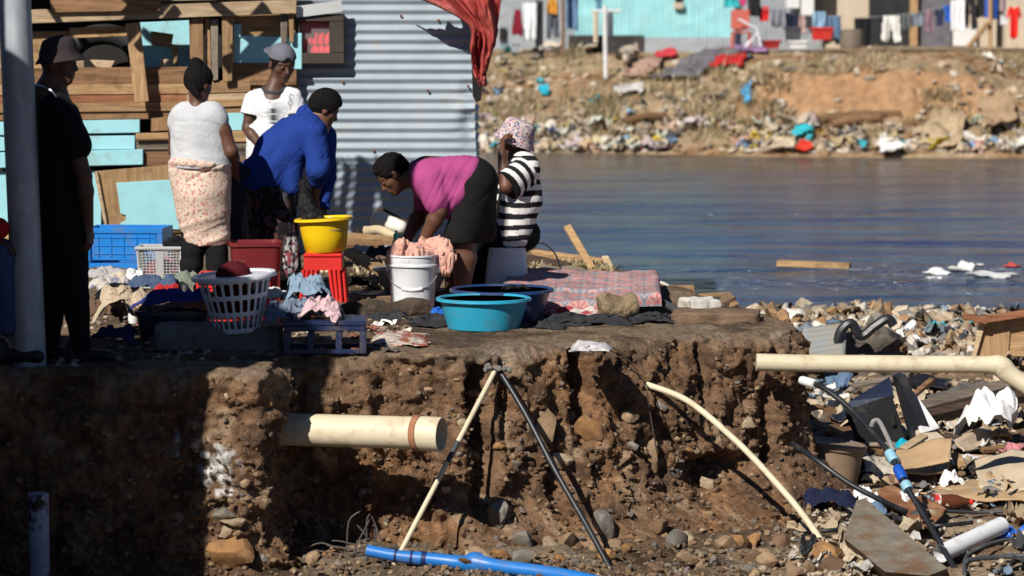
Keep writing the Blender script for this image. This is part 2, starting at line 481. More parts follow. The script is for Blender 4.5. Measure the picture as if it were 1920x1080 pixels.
# top surface relief
rel = .022 * fbm(p * 1.6, 3, 31) + .014 * fbm(p * 8, 3, 33) + .008 * np.maximum(0, fbm(p * 24, 2, 35))
GV[..., 2] += rel * (1 - sstep(0, .15, vv))
edge = np.concatenate([tt[:-1], np.ones(nf_ + no_)])[:, None]
dist_e = np.hypot(GV[..., 0] - EX, GV[..., 1] - EY)
GV[..., 2] -= np.where(vv < 0, .014 * np.exp(-(dist_e / .03) ** 2), .014 * (1 - sstep(0, .03, vv)))
GV[..., 2] -= .045 * np.exp(-((GV[..., 0] + .16) / .05) ** 2) * np.exp(-(dist_e / .1) ** 2) * (vv < .2)
# colour of the earth
c_dust = np.array([.27, .19, .125]); c_face = np.array([.20, .118, .068]); c_or = np.array([.26, .14, .07]); c_dk = np.array([.085, .052, .034]); c_lt = np.array([.36, .26, .17])
n1 = fbm(p * 3, 4, 51)[..., None]; n2 = fbm(p * np.array([7, 7, 9]), 4, 55)[..., None]; n3 = fbm(p * 30, 2, 57)[..., None]
colr = c_face + (c_or - c_face) * sstep(.05, .4, n1) * .8 + (c_dk - c_face) * sstep(.0, .35, -n2) * .8 + (c_lt - c_face) * sstep(.18, .45, n2) * .6
topc = c_dust * .8 + (c_dk - c_dust) * sstep(.0, .4, -n1) * .6 + (np.array([.3, .24, .18]) - c_dust) * sstep(.1, .4, n2) * .5
lay = np.where(vv < 0, 1, 1 - sstep(.0, .12, vv + .06 * n1[..., 0]))[..., None]
colr = colr * (1 - lay) + topc * lay
colr = colr * (1 + .3 * n3)
wp = (np.exp(-((p[..., 0] + 1.45) / .11) ** 2 - ((p[..., 2] + .50) / .16) ** 2) + .55 * np.exp(-((p[..., 0] + 1.62) / .13) ** 2 - ((p[..., 2] + .4) / .2) ** 2)) * (EY[None, :] < 14.4) * face
wm = sstep(.28, .5, wp * (.55 + .9 * fbm(p * 26, 3, 91)) )[..., None]
colr = colr + (np.array([.62, .6, .57]) - colr) * wm
m_soil = mat('soil', (1, 1, 1), .95, .4, 22, bump=1, bscale=34, attr=True, spec=.1, bdist=.035)
ground = mesh_obj('ground', GV.reshape(-1, 3), grid_faces(nr, nc), m_soil, None, True, colr.reshape(-1, 3), loc=(0, 18, 0))
tag(ground, kind='structure')
FACE0 = nt_ - 1
def on_face(px, v):
    """point and outward normal on the cut: column seen at px, v from lip (0) to foot (1)"""
    r = FACE0 + int(np.clip(v, 0, 1) * (nf_ - 1))
    cols = 960 + FPX * GV[r, :, 0] / GV[r, :, 1]
    ok = np.where((EY < 16.9), np.abs(cols - px), 1e9)
    j = int(np.argmin(ok)); return GV[r, j], Vector((NX[j], NY[j], .25)).normalized(), j

# ================================================================ pit floor and shore
xs = np.concatenate([np.arange(-6, -2.8, .12), np.arange(-2.8, 4.4, .033), np.arange(4.4, 11, .15)])
ys = np.concatenate([np.arange(9, 13, .12), np.arange(13, 17, .04), np.arange(17, 24.6, .055), np.arange(24.6, 30, .3)])
XX, YY = np.meshgrid(xs, ys)
def floor_h(X, Y):
    b = np.interp(Y, [9, 14, 16, 19, 21.5, 22.8, 24.2, 26, 30], [-1.1, -1.06, -.99, -.86, -.66, -.58, -.70, -1.0, -1.3])
    return b
q = np.stack([XX, YY, XX * 0], 2)
ZZ = floor_h(XX, YY) + .07 * fbm(q * 1.3, 3, 61) + .05 * fbm(q * 5, 3, 63) + .025 * np.maximum(0, fbm(q * 14, 2, 65)) + .012 * fbm(q * 30, 2, 66)
FV = np.stack([XX, YY, ZZ], 2)
b1 = fbm(q * 2.4, 4, 71)[..., None]; b2 = fbm(q * 9, 3, 73)[..., None]
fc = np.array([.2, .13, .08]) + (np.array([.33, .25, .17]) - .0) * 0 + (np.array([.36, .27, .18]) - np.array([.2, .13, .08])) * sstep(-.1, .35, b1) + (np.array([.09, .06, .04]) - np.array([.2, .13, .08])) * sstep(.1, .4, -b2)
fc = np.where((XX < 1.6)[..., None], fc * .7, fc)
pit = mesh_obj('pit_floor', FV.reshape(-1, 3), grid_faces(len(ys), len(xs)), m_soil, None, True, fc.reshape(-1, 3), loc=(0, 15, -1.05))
tag(pit, kind='structure')
def on_floor(X, Y):
    j = int(np.clip(np.searchsorted(xs, X), 0, len(xs) - 1)); i = int(np.clip(np.searchsorted(ys, Y), 0, len(ys) - 1))
    return float(ZZ[i, j])
def FL(px, py):
    """point of the pit floor seen at a photo pixel"""
    z = -.9
    for _ in range(12):
        g = G(px, py, z); z = on_floor(g.x, g.y)
    return G(px, py, z)

# the bank the photographer stands on, across the pit
nx_, ny_ = np.linspace(-30, 30, 121), np.concatenate([np.linspace(-60, 6, 40), np.linspace(6.3, 8.4, 12), np.linspace(8.45, 8.9, 8)])
NXX, NYY = np.meshgrid(nx_, ny_); nq = np.stack([NXX, NYY, NXX * 0], 2); nz_ = -.12 + .06 * fbm(nq * .8, 3, 4) - 1.2 * sstep(8.3, 8.85, NYY + .15 * fbm(nq * .9, 2, 6))
nbk = mesh_obj('near_bank', np.stack([NXX, NYY, nz_], 2).reshape(-1, 3), grid_faces(len(ny_), len(nx_)), mat('near_soil', (.15, .10, .065), .95, .3, 4), None, True, loc=(0, 0, 0)); tag(nbk, kind='structure')
# ================================================================ river
m, nt, b = nodes_of('river_water'); N = nt.nodes; L = nt.links
b.inputs['Base Color'].default_value = (.05, .042, .036, 1); b.inputs['Roughness'].default_value = .2; b.inputs['IOR'].default_value = 1.33
tc = N.new('ShaderNodeTexCoord')
mp = N.new('ShaderNodeMapping'); mp.inputs['Scale'].default_value = (.42, 1.0, 1); mp.inputs['Rotation'].default_value = (0, 0, R(-14)); L.new(tc.outputs['Object'], mp.inputs[0])
na = N.new('ShaderNodeTexNoise'); na.inputs['Scale'].default_value = .75; na.inputs['Detail'].default_value = 6; na.inputs['Roughness'].default_value = .55; na.inputs['Distortion'].default_value = .6
nb = N.new('ShaderNodeTexNoise'); nb.inputs['Scale'].default_value = 5.0; nb.inputs['Detail'].default_value = 4
L.new(mp.outputs[0], na.inputs[0]); L.new(mp.outputs[0], nb.inputs[0])
ma = N.new('ShaderNodeMath'); ma.operation = 'MULTIPLY_ADD'; ma.inputs[1].default_value = .16; L.new(nb.outputs['Fac'], ma.inputs[0]); L.new(na.outputs['Fac'], ma.inputs[2])
# calm and ruffled stretches
nc_ = N.new('ShaderNodeTexNoise'); nc_.inputs['Scale'].default_value = .16; nc_.inputs['Detail'].default_value = 3; L.new(mp.outputs[0], nc_.inputs[0])
mr = N.new('ShaderNodeMapRange'); mr.inputs['From Min'].default_value = .35; mr.inputs['From Max'].default_value = .65; mr.inputs['To Min'].default_value = .35; mr.inputs['To Max'].default_value = 1.0
L.new(nc_.outputs['Fac'], mr.inputs[0])
bp = N.new('ShaderNodeBump'); bp.inputs['Distance'].default_value = 3.2
L.new(mr.outputs[0], bp.inputs['Strength']); L.new(ma.outputs[0], bp.inputs['Height']); L.new(bp.outputs[0], b.inputs['Normal'])
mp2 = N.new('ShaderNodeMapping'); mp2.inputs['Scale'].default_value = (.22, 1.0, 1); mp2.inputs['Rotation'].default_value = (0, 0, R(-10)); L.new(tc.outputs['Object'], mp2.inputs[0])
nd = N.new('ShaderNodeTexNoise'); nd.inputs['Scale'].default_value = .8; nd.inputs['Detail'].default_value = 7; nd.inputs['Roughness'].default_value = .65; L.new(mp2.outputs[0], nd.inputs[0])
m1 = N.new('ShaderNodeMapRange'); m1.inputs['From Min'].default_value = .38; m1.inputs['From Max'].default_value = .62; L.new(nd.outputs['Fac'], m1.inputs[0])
mxw = N.new('ShaderNodeMix'); mxw.data_type = 'RGBA'; L.new(m1.outputs[0], mxw.inputs['Factor']); mxw.inputs['A'].default_value = (.006, .036, .118, 1); mxw.inputs['B'].default_value = (.07, .115, .165, 1)  # sky reflection painted into the water colour, dark blue with paler streaks
# brown painted in toward the far shore for the bank's reflection
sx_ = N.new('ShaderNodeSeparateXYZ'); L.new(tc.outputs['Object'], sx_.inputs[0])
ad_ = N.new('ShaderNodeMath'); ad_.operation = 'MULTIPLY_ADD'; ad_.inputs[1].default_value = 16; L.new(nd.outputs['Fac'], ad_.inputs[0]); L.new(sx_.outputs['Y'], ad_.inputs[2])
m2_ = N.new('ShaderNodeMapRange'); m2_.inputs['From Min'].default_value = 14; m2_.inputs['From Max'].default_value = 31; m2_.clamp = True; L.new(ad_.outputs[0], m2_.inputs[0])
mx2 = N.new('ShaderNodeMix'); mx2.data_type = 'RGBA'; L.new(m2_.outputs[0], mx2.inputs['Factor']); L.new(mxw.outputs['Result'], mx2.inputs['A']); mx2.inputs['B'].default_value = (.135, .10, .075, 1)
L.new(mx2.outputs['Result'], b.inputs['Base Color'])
WZ = -.65
wx = np.linspace(-45, 60, 211); wy = np.concatenate([np.linspace(23.0, 64, 206)])
WX, WY = np.meshgrid(wx, wy); wq = np.stack([WX, WY, WX * 0], 2)
WZZ = WZ + .02 * fbm(wq * np.array([.5, 1.1, 1]), 3, 5)
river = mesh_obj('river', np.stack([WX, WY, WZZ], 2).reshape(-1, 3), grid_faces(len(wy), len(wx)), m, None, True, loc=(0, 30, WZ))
tag(river, kind='structure')

# ================================================================ far bank
xs2 = np.concatenate([np.arange(-30, -11.5, .5), np.arange(-11.5, 12.5, .07), np.arange(12.5, 40, .5)])
ys2 = np.concatenate([np.arange(53, 64, .055), np.arange(64, 72, .25), np.arange(72, 120, 4)])
XB, YB = np.meshgrid(xs2, ys2); qb = np.stack([XB, YB, XB * 0], 2)
shore = np.interp(XB, [-30, -1, 2, 5, 12, 40], [61, 59.6, 57.8, 56.2, 55.6, 55.5]) + .35 * fbm(qb * np.array([.6, 0, 0]), 3, 2)
dl = YB - shore
right_p = np.interp(dl, [-3, 0, .5, 2.0, 2.35, 2.75, 3.0, 3.6, 6, 9], [-1.2, -.66, -.42, -.12, .12, .80, .98, 1.12, 1.33, 1.38])
left_p = np.interp(dl, [-3, 0, .5, 2.5, 4.5, 6.5, 9], [-1.2, -.66, -.45, .15, .75, 1.30, 1.38])
wr = sstep(3.6, 5.6, XB + .8 * fbm(qb * .5, 2, 12)) * (1 - .75 * sstep(9.3, 10.5, XB))
HB = right_p * wr + left_p * (1 - wr)
act = sstep(0, .6, dl) * (1 - .7 * sstep(5, 8, dl))
HB = HB + act * (.16 * fbm(qb * 1.1, 3, 14) + .09 * fbm(qb * 3.7, 3, 15) + .05 * ridge(qb * 7, 2, 16) - .03)
def bank_z(X, Y):
    j = int(np.clip(np.searchsorted(xs2, X), 0, len(xs2) - 1)); i = int(np.clip(np.searchsorted(ys2, Y), 0, len(ys2) - 1))
    return float(HB[i, j])
BV = np.stack([XB, YB, HB], 2)
e1 = fbm(BV * 1.1, 4, 81)[..., None]; e2 = fbm(BV * 5, 4, 83)[..., None]; e3 = fbm(BV * 13, 2, 84)[..., None]
cliff = (sstep(2.1, 2.4, dl) * (1 - sstep(2.9, 3.2, dl)) * wr)[..., None]
B0 = np.array([.37, .265, .165])
bc = B0 + (np.array([.27, .165, .09]) - B0) * sstep(-.2, .3, e1) + (np.array([.44, .35, .25]) - B0) * sstep(.12, .5, e2) * .7 + (np.array([.17, .115, .06]) - B0) * sstep(.15, .5, -e2) * .7
grs = sstep(.05, .3, fbm(BV * .8, 3, 87))[..., None] * (1 - cliff)
bc = bc + (np.array([.25, .205, .115]) - bc) * grs * .5
bc = bc + (np.array([.38, .22, .115]) - bc) * cliff * .85
bc = bc * (1 + .2 * e3)
m_bank = mat('bank_soil', (1, 1, 1), .95, .3, 5, bump=1, bscale=12, attr=True, spec=.1, bdist=.05)
bank = mesh_obj('far_bank', BV.reshape(-1, 3), grid_faces(len(ys2), len(xs2)), m_bank, None, True, bc.reshape(-1, 3), loc=(0, 60, 0))
tag(bank, kind='structure')
def BK(px, py):
    """point of the far bank seen at a photo pixel"""
    r = ray(px, py); best = None
    for Y in np.arange(54, 75, .04):
        t = Y / r.y; x = r.x * t; z = CAMZ + r.z * t
        if z < max(bank_z(x, Y), WZ): return Vector((x, Y, max(bank_z(x, Y), WZ)))
    return Vector((r.x * 66 / r.y, 66, bank_z(r.x * 66 / r.y, 66)))
# the country beyond, out to the horizon
gx = np.linspace(-700, 700, 60); gy = np.concatenate([np.linspace(115, 300, 20), np.linspace(320, 1500, 30)])
GX_, GY_ = np.meshgrid(gx, gy); gz = 1.3 + 6 * fbm(np.stack([GX_, GY_, GX_ * 0], 2) * .006, 3, 5) * sstep(140, 400, GY_)
fg = mesh_obj('terrain', np.stack([GX_, GY_, gz], 2).reshape(-1, 3), grid_faces(len(gy), len(gx)), mat('far_soil', (.24, .2, .12), .95, .3, .05), None, True, loc=(0, 120, 1.3))
tag(fg, kind='structure')
# ================================================================ materials of the shacks
def wood(name, col, col2, gx=1.2, gz=14):
    return mat('wood_' + name, col, .8, .3, 3, bump=.5, bscale=9, stretch=(gx, 6, gz), col2=col2, rand=.25, spec=.2, bdist=.006, dirt=tuple(c * .42 for c in col), dscale=4.5, dlo=.54, dhi=.72)
W_pale = wood('pale', (.42, .29, .17), (.58, .44, .29)); W_tan = wood('tan', (.32, .185, .085), (.45, .29, .15)); W_brown = wood('brown', (.16, .085, .045), (.29, .165, .085))
W_red = wood('red', (.20, .08, .04), (.31, .14, .07)); W_dark = wood('dark', (.045, .03, .022), (.10, .065, .045)); W_grey = wood('grey', (.14, .11, .085), (.27, .22, .17))
V_tan = wood('tan_upright', (.34, .20, .095), (.48, .31, .165), 14, 1.2); V_brown = wood('brown_upright', (.2, .11, .055), (.33, .2, .1), 14, 1.2); V_grey = wood('grey_upright', (.16, .13, .1), (.3, .25, .2), 14, 1.2)
T_paint = mat('turquoise_paint', (.30, .60, .66), .55, .07, 4, bump=.15, bscale=20, rand=.06, spec=.35, dirt=(.26, .24, .19), dscale=4.5, dlo=.56, dhi=.78)
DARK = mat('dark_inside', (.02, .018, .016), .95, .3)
def steel_mat(name, col, dirtc, dlo=.5, rough=.42, metal=.35):
    return mat('steel_' + name, col, rough, .14, 2.2, bump=.12, bscale=7, metal=metal, spec=.5, dirt=dirtc, dscale=2.2, dlo=dlo, dhi=dlo + .16)
STEEL = steel_mat('wall', (.29, .345, .395), (.36, .30, .23), .57, .55, .05)
STEEL_far = steel_mat('far', (.42, .45, .47), (.34, .30, .25), .56)
def corr_wall(x0, x1, z0, z1, y, pitch, amp, horizontal=True, step=None, dent=.0, seed=0, per=8, yslope=0.0, M=None):
    """corrugated sheet; ribs level when horizontal, else upright; returns V and F"""
    if horizontal:
        zs = np.arange(z0, z1 + 1e-6, pitch / per); xs_ = np.linspace(x0, x1, int((x1 - x0) / .035) + 2)
    else:
        xs_ = np.arange(x0, x1 + 1e-6, pitch / per); zs = np.linspace(z0, z1, int((z1 - z0) / .05) + 2)
    X, Z = np.meshgrid(xs_, zs); t = (Z if horizontal else X) / pitch * 2 * math.pi
    qq = np.stack([X, X * 0 + seed * 3.1, Z], 2)
    Y = y + amp * np.sin(t) * (1 + .3 * fbm(qq * 1.5, 2, seed)) + dent * fbm(qq * np.array([1.6, 1, 2.4]), 3, seed + 4) + (X - x0) * yslope
    return np.stack([X, Y, Z], 2).reshape(-1, 3), grid_faces(len(zs), len(xs_))

# ================================================================ wooden shack
ws = thing('wooden_shack', 'patchwork shack of scrap wooden boards and turquoise panels behind the women', 'shack', (-2.9, 22, 0))
def board(poly, off, mt, name='board', th=.028, parent=None, label=None):
    o = MB().pxpoly(poly, 22 - off, th).build(name, mt, parent or ws)
    bm = bmesh.new(); bm.from_mesh(o.data); bmesh.ops.bevel(bm, geom=bm.edges[:], offset=.004, segments=1, affect='EDGES'); bm.to_mesh(o.data); bm.free()
    if label: o['label'] = label
    return o
# the dark inside, seen through the gaps
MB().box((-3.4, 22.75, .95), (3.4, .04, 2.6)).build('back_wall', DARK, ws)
def R4(x0, y0, x1, y1, s=0, k=0): return [(x0, y0 + k), (x1, y0 - s), (x1, y1 - s), (x0, y1 + k)]
bl = [
 # top rails
 (R4(-140, 26, 556, 52, 27), .16, W_pale, 'rail'), (R4(94, -20, 300, 24, 4), .20, W_brown, 'rail'), ([(300, -30), (560, -34), (560, -2), (300, 2)], .10, W_pale, 'rail'), ([(300, 4), (556, -8), (556, 2), (300, 14)], .06, W_grey, 'rail'),
 # upper left behind the gap
 (R4(130, 52, 240, 72, 4), .05, W_tan, 'board'), (R4(-140, 60, 128, 132, 2), .03, W_tan, 'board'),
 # level boards
 (R4(-140, 129, 356, 162, 4), .03, W_brown, 'board'), (R4(-140, 161, 352, 180, 4), .045, W_tan, 'board'), (R4(-140, 181, 355, 197, 5), .035, W_red, 'board'), (R4(-140, 197, 350, 214, 6), .05, W_tan, 'board'), (R4(-140, 213, 345, 228, 5), .03, W_brown, 'board'),
 (R4(350, 153, 470, 176, 3), .055, W_tan, 'board'), (R4(350, 175, 470, 190, 4), .045, W_pale, 'board'), (R4(345, 190, 470, 203, 4), .06, W_tan, 'board'), (R4(345, 201, 560, 222, 3), .04, W_brown, 'board'),
 (R4(400, 213, 468, 246, 2), .055, T_paint, 'panel'), (R4(350, 244, 560, 268, 3), .05, W_tan, 'board'), (R4(340, 268, 560, 300, 4), .035, W_grey, 'board'), (R4(330, 298, 560, 332, 2), .05, W_brown, 'board'), (R4(330, 330, 560, 372, 4), .04, W_tan, 'board'),
 (R4(330, 370, 452, 420, 0), .03, W_tan, 'board'), (R4(425, 372, 470, 450, 0), .055, T_paint, 'panel'), (R4(330, 418, 560, 446, 0), .05, W_brown, 'board'), (R4(330, 446, 560, 480, 0), .035, W_grey, 'board'),
 (R4(440, 160, 560, 204, 3), .02, W_tan, 'board'),
 # turquoise boards on the left
 (R4(-140, 231, 262, 256, 7), .075, T_paint, 'panel'), (R4(-140, 259, 253, 285, 5), .06, T_paint, 'panel'), (R4(-140, 289, 268, 318, 9), .085, T_paint, 'panel'), (R4(-140, 324, 190, 430, 4), .02, T_paint, 'panel'), (R4(-140, 428, 330, 478, 0), .03, W_tan, 'board'),
 # middle scraps
 (R4(283, 221, 330, 247, 3), .05, V_brown, 'board'), (R4(254, 250, 330, 264, 2), .10, W_tan, 'board'), (R4(256, 264, 335, 281, 1), .06, W_grey, 'board'), (R4(268, 284, 335, 312, 3), .04, W_brown, 'board'),
 ([(182, 321), (330, 308), (345, 436), (202, 436)], .07, V_tan, 'panel'), ([(218, 343), (322, 337), (346, 431), (228, 429), (226, 418), (236, 414), (236, 404), (226, 401)], .09, T_paint, 'panel'),
 ([(176, 322), (183, 321), (204, 436), (198, 436)], .10, W_pale, 'batten'),
 # upper right bay
 (R4(436, 28, 556, 72, 4), .02, W_tan, 'board'), (R4(440, 66, 556, 122, -4), .035, T_paint, 'panel'), (R4(438, 45, 452, 70, 0), .05, T_paint, 'panel'), (R4(436, 118, 556, 160, 0), .05, W_brown, 'board'), (R4(545, 62, 566, 130, 0), .06, T_paint, 'panel'),
 # turquoise sheet inside the opening
 ([(262, 42), (356, 38), (356, 126), (262, 130)], -.30, T_paint, 'panel'), ([(282, 58), (325, 64), (320, 90), (284, 84)], -.18, W_tan, 'board'), ([(322, 84), (333, 84), (333, 128), (326, 128)], -.1, V_tan, 'batten'), ([(300, 110), (320, 112), (322, 128), (298, 128)], -.05, W_pale, 'board'),
 (R4(132, 112, 158, 134, 0), -.05, W_pale, 'board'), ([(168, 112), (216, 114), (208, 128), (180, 126)], .0, W_pale, 'board'),
 # posts
 ([(354, 36), (381, 33), (381, 150), (358, 152)], .10, V_brown, 'post'), ([(384, 34), (394, 34), (396, 140), (386, 142)], .05, V_tan, 'post'), ([(395, 36), (409, 36), (409, 150), (397, 152)], .08, V_grey, 'post'), ([(416, 32), (437, 30), (435, 152), (418, 154)], .12, V_tan, 'post'),
 ([(525, 26), (540, 26), (538, 80), (527, 82)], .09, V_grey, 'post'), ([(541, 24), (551, 24), (551, 80), (543, 80)], .11, V_tan, 'post'),
 ([(235, 44), (262, 42), (279, 190), (253, 193)], .19, V_tan, 'post'),
]
for poly, off, mt, nm in bl: board(poly, off, mt, nm)
# black inner tube hanging in the gap
cc = P(195, 112, 22.35)
tb = MB(); tb.tube([cc + Vector((.27 * math.cos(a), .02, .20 * math.sin(a))) for a in np.linspace(0, 6.2832, 30)], .085, 10, False)
o = tb.build('inner_tube', mat('rubber_black', (.025, .025, .027), .6, .2, 5), None, True); tag(o, 'black rubber inner tube lying in the opening of the wooden shack', 'tyre')
# roof of loose sheets on poles (only its poles and its shadow come near the picture)
V, F = corr_wall(-4.9, -1.55, 0, 1.3, 0, .076, .010, False, per=6, seed=4)
V = np.stack([V[:, 0], 22.0 + V[:, 2], 2.36 + V[:, 1] + .04 * V[:, 2]], 1)
mesh_obj('roof', V, F, STEEL, ws)
def sunward(px, py, k):
    return P(px, py, 22) + Vector((-.601, -1, .911)) * k
for a_, b_, k, w_ in [((425, 38), (505, 104), 1.15, .085), ((530, 52), (462, 128), 1.2, .10), ((312, 30), (262, 84), 1.1, .05), ((345, 28), (262, 118), 1.2, .075), ((362, 52), (292, 134), 1.15, .05), ((216, -6), (276, 44), 1.3, .07), ((398, -8), (446, 30), 1.3, .06), ((520, 118), (440, 150), 1.15, .10), ((90, -10), (130, 60), 1.35, .2)]:
    MB().bar(sunward(*a_, k), sunward(*b_, k), w_, .05).build('strut', W_brown, ws)

# ================================================================ corrugated steel shack
ss = thing('corrugated_shack', 'shack of level corrugated steel sheets with a small curtained window', 'shack', (-1.0, 22.08, 0))
V, F = corr_wall(P(553, 300, 22.08).x, P(891, 300, 22.08).x, -.15, 2.3, 22.08, .076, .0085, True, dent=.012, seed=2, per=10)
tbl = sstep(1.98, 2.0, V[:, 2]); V[:, 1] -= tbl * .012                       # upper sheet laps over the lower
V[:, 0] += .03 * (1.1 - V[:, 2]) * sstep(-.6, -.3, V[:, 0]) + .012 * fbm(np.stack([V[:, 2] * 3, V[:, 2] * 0, V[:, 2] * 0], 1), 2, 4) * sstep(-.5, -.3, V[:, 0])
crmp = np.exp(-((V[:, 0] + .32) / .09) ** 2 - ((V[:, 2] - 1.08) / .2) ** 2); V[:, 1] += crmp * .06 * ridge(np.stack([V[:, 0] * 9, V[:, 1] * 0, V[:, 2] * 7], 1), 2, 6)
mesh_obj('front_wall', V, F, STEEL, ss)
V, F = corr_wall(22.11, 24.1, -.2, 2.3, 0, .076, .010, True, seed=3, per=6)
mesh_obj('side_wall', np.stack([-.285 + V[:, 1], V[:, 0], V[:, 2]], 1), F, STEEL, ss)
V, F = corr_wall(-1.9, -.1, 0, 2.2, 0, .076, .010, False, seed=5, per=6)
mesh_obj('roof', np.stack([V[:, 0], 21.9 + V[:, 2], 2.36 + V[:, 1] + .05 * V[:, 2]], 1), F, STEEL, ss)
for x, y in [(642, 153), (878, 162), (822, 38), (700, 282), (624, 283), (802, 170), (752, 30)]:
    MB().lathe([(.0, -.006), (.012, -.004), (.012, .0), (0, .004)], P(x, y, 22.062), 8, Matrix.Rotation(R(90), 3, 'X')).build('nail_head', mat('rust', (.16, .08, .05), .8, .3), ss, True)
flash = MB().pxpoly([(553, 12), (640, 0), (642, 22), (556, 33)], 21.92, .01); flash.build('flashing', steel_mat('plain', (.55, .56, .55), (.4, .36, .3), .6), ss)
wf = thing('x', None, None)
bpy.data.objects.remove(wf)
fm = mat('window_frame_paint', (.05, .038, .032), .6, .25, 6)
fr_ = MB()
wx0, wy1, wx1, wy0 = P(556, 0, 22.0).x, P(0, 26, 22.0).z, P(646, 0, 22.0).x, P(0, 120, 22.0).z
for a_, b_ in [((wx0, wy0), (wx1, wy0 + .085)), ((wx0, wy1 - .06), (wx1, wy1))]:
    fr_.box(((a_[0] + b_[0]) / 2, 22.01, (a_[1] + b_[1]) / 2), (b_[0] - a_[0], .13, b_[1] - a_[1]), None, .006)
for a_, b_ in [((wx0, wy0 + .085), (wx0 + .03, wy1 - .06)), ((wx1 - .115, wy0 + .085), (wx1, wy1 - .06))]:
    fr_.box(((a_[0] + b_[0]) / 2, 22.01, (a_[1] + b_[1]) / 2), (b_[0] - a_[0], .128, b_[1] - a_[1]), None, .006)
window = fr_.build('window', fm, ss)
cu = np.linspace(0, 1, 40); cv = np.linspace(0, 1, 20); CU, CV = np.meshgrid(cu, cv)
cx = wx0 + .03 + CU * (wx1 - wx0 - .145); cz = wy0 + .085 + CV * (wy1 - wy0 - .145)
cy = 22.05 + .012 * np.sin(CU * 30 + 2 * np.sin(CV * 4)) * (.4 + .6 * CV) + .02 * np.exp(-((CV - .2) / .05) ** 2)
mesh_obj('curtain', np.stack([cx, cy, cz], 2).reshape(-1, 3), grid_faces(20, 40), cloth('red_curtain', (.62, .03, .045)), window)
gm, nt, b = nodes_of('window_glass'); b.inputs['Base Color'].default_value = (.9, .9, .9, 1); b.inputs['Roughness'].default_value = .05; b.inputs['Alpha'].default_value = .07
MB().box(((wx0 + wx1 - .085) / 2, 22.01, (wy0 + wy1) / 2), (wx1 - wx0 - .14, .004, wy1 - wy0 - .14)).build('pane', gm, window)
# red tarpaulin over the corner
lc = spline([P(740, -16, 21.86), P(805, 4, 21.86), P(876, 46, 21.86), P(884, 96, 21.86), P(893, 140, 21.86), P(904, 160, 21.86)], 10)
rc_ = spline([P(940, -16, 21.86), P(936, 30, 21.86), P(930, 80, 21.86), P(921, 118, 21.86), P(913, 146, 21.86), P(908, 160, 21.86)], 10)
nn = len(lc); U = np.linspace(0, 1, 70)
TV = np.array([[np.array(lc[i]) * (1 - u) + np.array(rc_[i]) * u for u in U] for i in range(nn)])
tq = np.stack([np.broadcast_to(U[None, :] * 5.5, (nn, 70)), np.broadcast_to(np.linspace(0, 2.2, nn)[:, None], (nn, 70)), np.zeros((nn, 70))], 2)
TV[..., 0] += .03 * fbm(tq * 1.3, 2, 33); TV[..., 1] += -.05 - .13 * ridge(tq * 1.3, 3, 31) - .05 * np.sin(U[None, :] * 9 + np.linspace(0, 2, nn)[:, None])
tarp = mesh_obj('red_tarpaulin', TV.reshape(-1, 3), grid_faces(nn, 70), cloth('faded_red', (.33, .052, .045), dirt=(.42, .15, .13), dscale=5, dlo=.5, dhi=.7), None, True)
md = tarp.modifiers.new('thick', 'SOLIDIFY'); md.thickness = .008
tag(tarp, 'faded red tarpaulin hanging in folds over the corner of the corrugated shack', 'tarpaulin')
MB().pxpoly([(884, 100), (906, 128), (902, 188), (893, 192), (886, 180)], 21.93, .02).build('gap_panel', mat('gap_black', (.012, .010, .010), .8, .3), ss)  # black panel standing in for the dark gap behind the tarpaulin

# unseen sheets added to throw shade on the foot of the steel shack
BLK_L = 'sheets added out of view to cast shade'
def shade_sheet(x0, x1, zb, zt_, c, lab):
    k = 3.0; a_ = Vector((x0, 22.08, zb)) + Vector((-.601, -1, .911)) * k; b_ = Vector((x1, 22.08, zt_)) + Vector((-.601, -1, .911)) * k
    u = np.linspace(0, 1, 14); U, W = np.meshgrid(u, u); V = np.stack([a_.x + U * (b_.x - a_.x) + .02 * np.sin(W * 5 + x0 * 9), a_.y + .03 * np.sin(U * 9 + x0), b_.z + W * (a_.z - b_.z) * (1 + .05 * np.sin(U * 7 + x0 * 5))], 2).reshape(-1, 3)
    o = mesh_obj('blanket', V, grid_faces(14, 14), cloth('blanket_%d' % int(c[0] * 100), c), None, True); o.modifiers.new('t', 'SOLIDIFY').thickness = .012; tag(o, lab, 'blanket', BLK_L)  # added sheet, hung only to cast shade
shade_sheet(-1.78, -1.34, .0, .72, (.3, .2, .2), 'brownish sheet added overhead out of view for shade'); shade_sheet(-1.34, -1.26, .28, .72, (.2, .3, .3), 'short teal cloth added overhead out of view for shade'); shade_sheet(-1.26, -1.04, .0, .73, (.5, .5, .5), 'grey sheet added overhead out of view for shade')
shade_sheet(-1.04, -.97, .30, .70, (.4, .2, .3), 'short plum cloth added overhead out of view for shade'); shade_sheet(-.97, -.56, .0, .68, (.25, .25, .4), 'blue grey sheet added overhead out of view for shade'); shade_sheet(-.56, -.24, .04, .60, (.15, .15, .15), 'black cloth added overhead out of view for shade')
o = MB().tube([Vector((-4.6, 19.08, 3.45)), Vector((-3, 19.08, 3.42)), Vector((-1.6, 19.08, 3.40)), Vector((.6, 19.3, 3.5))], .01, 6).build('washing_line', mat('rope', (.3, .28, .25), .9), None, True); tag(o, 'unseen line added overhead to carry the shade sheets', 'line')
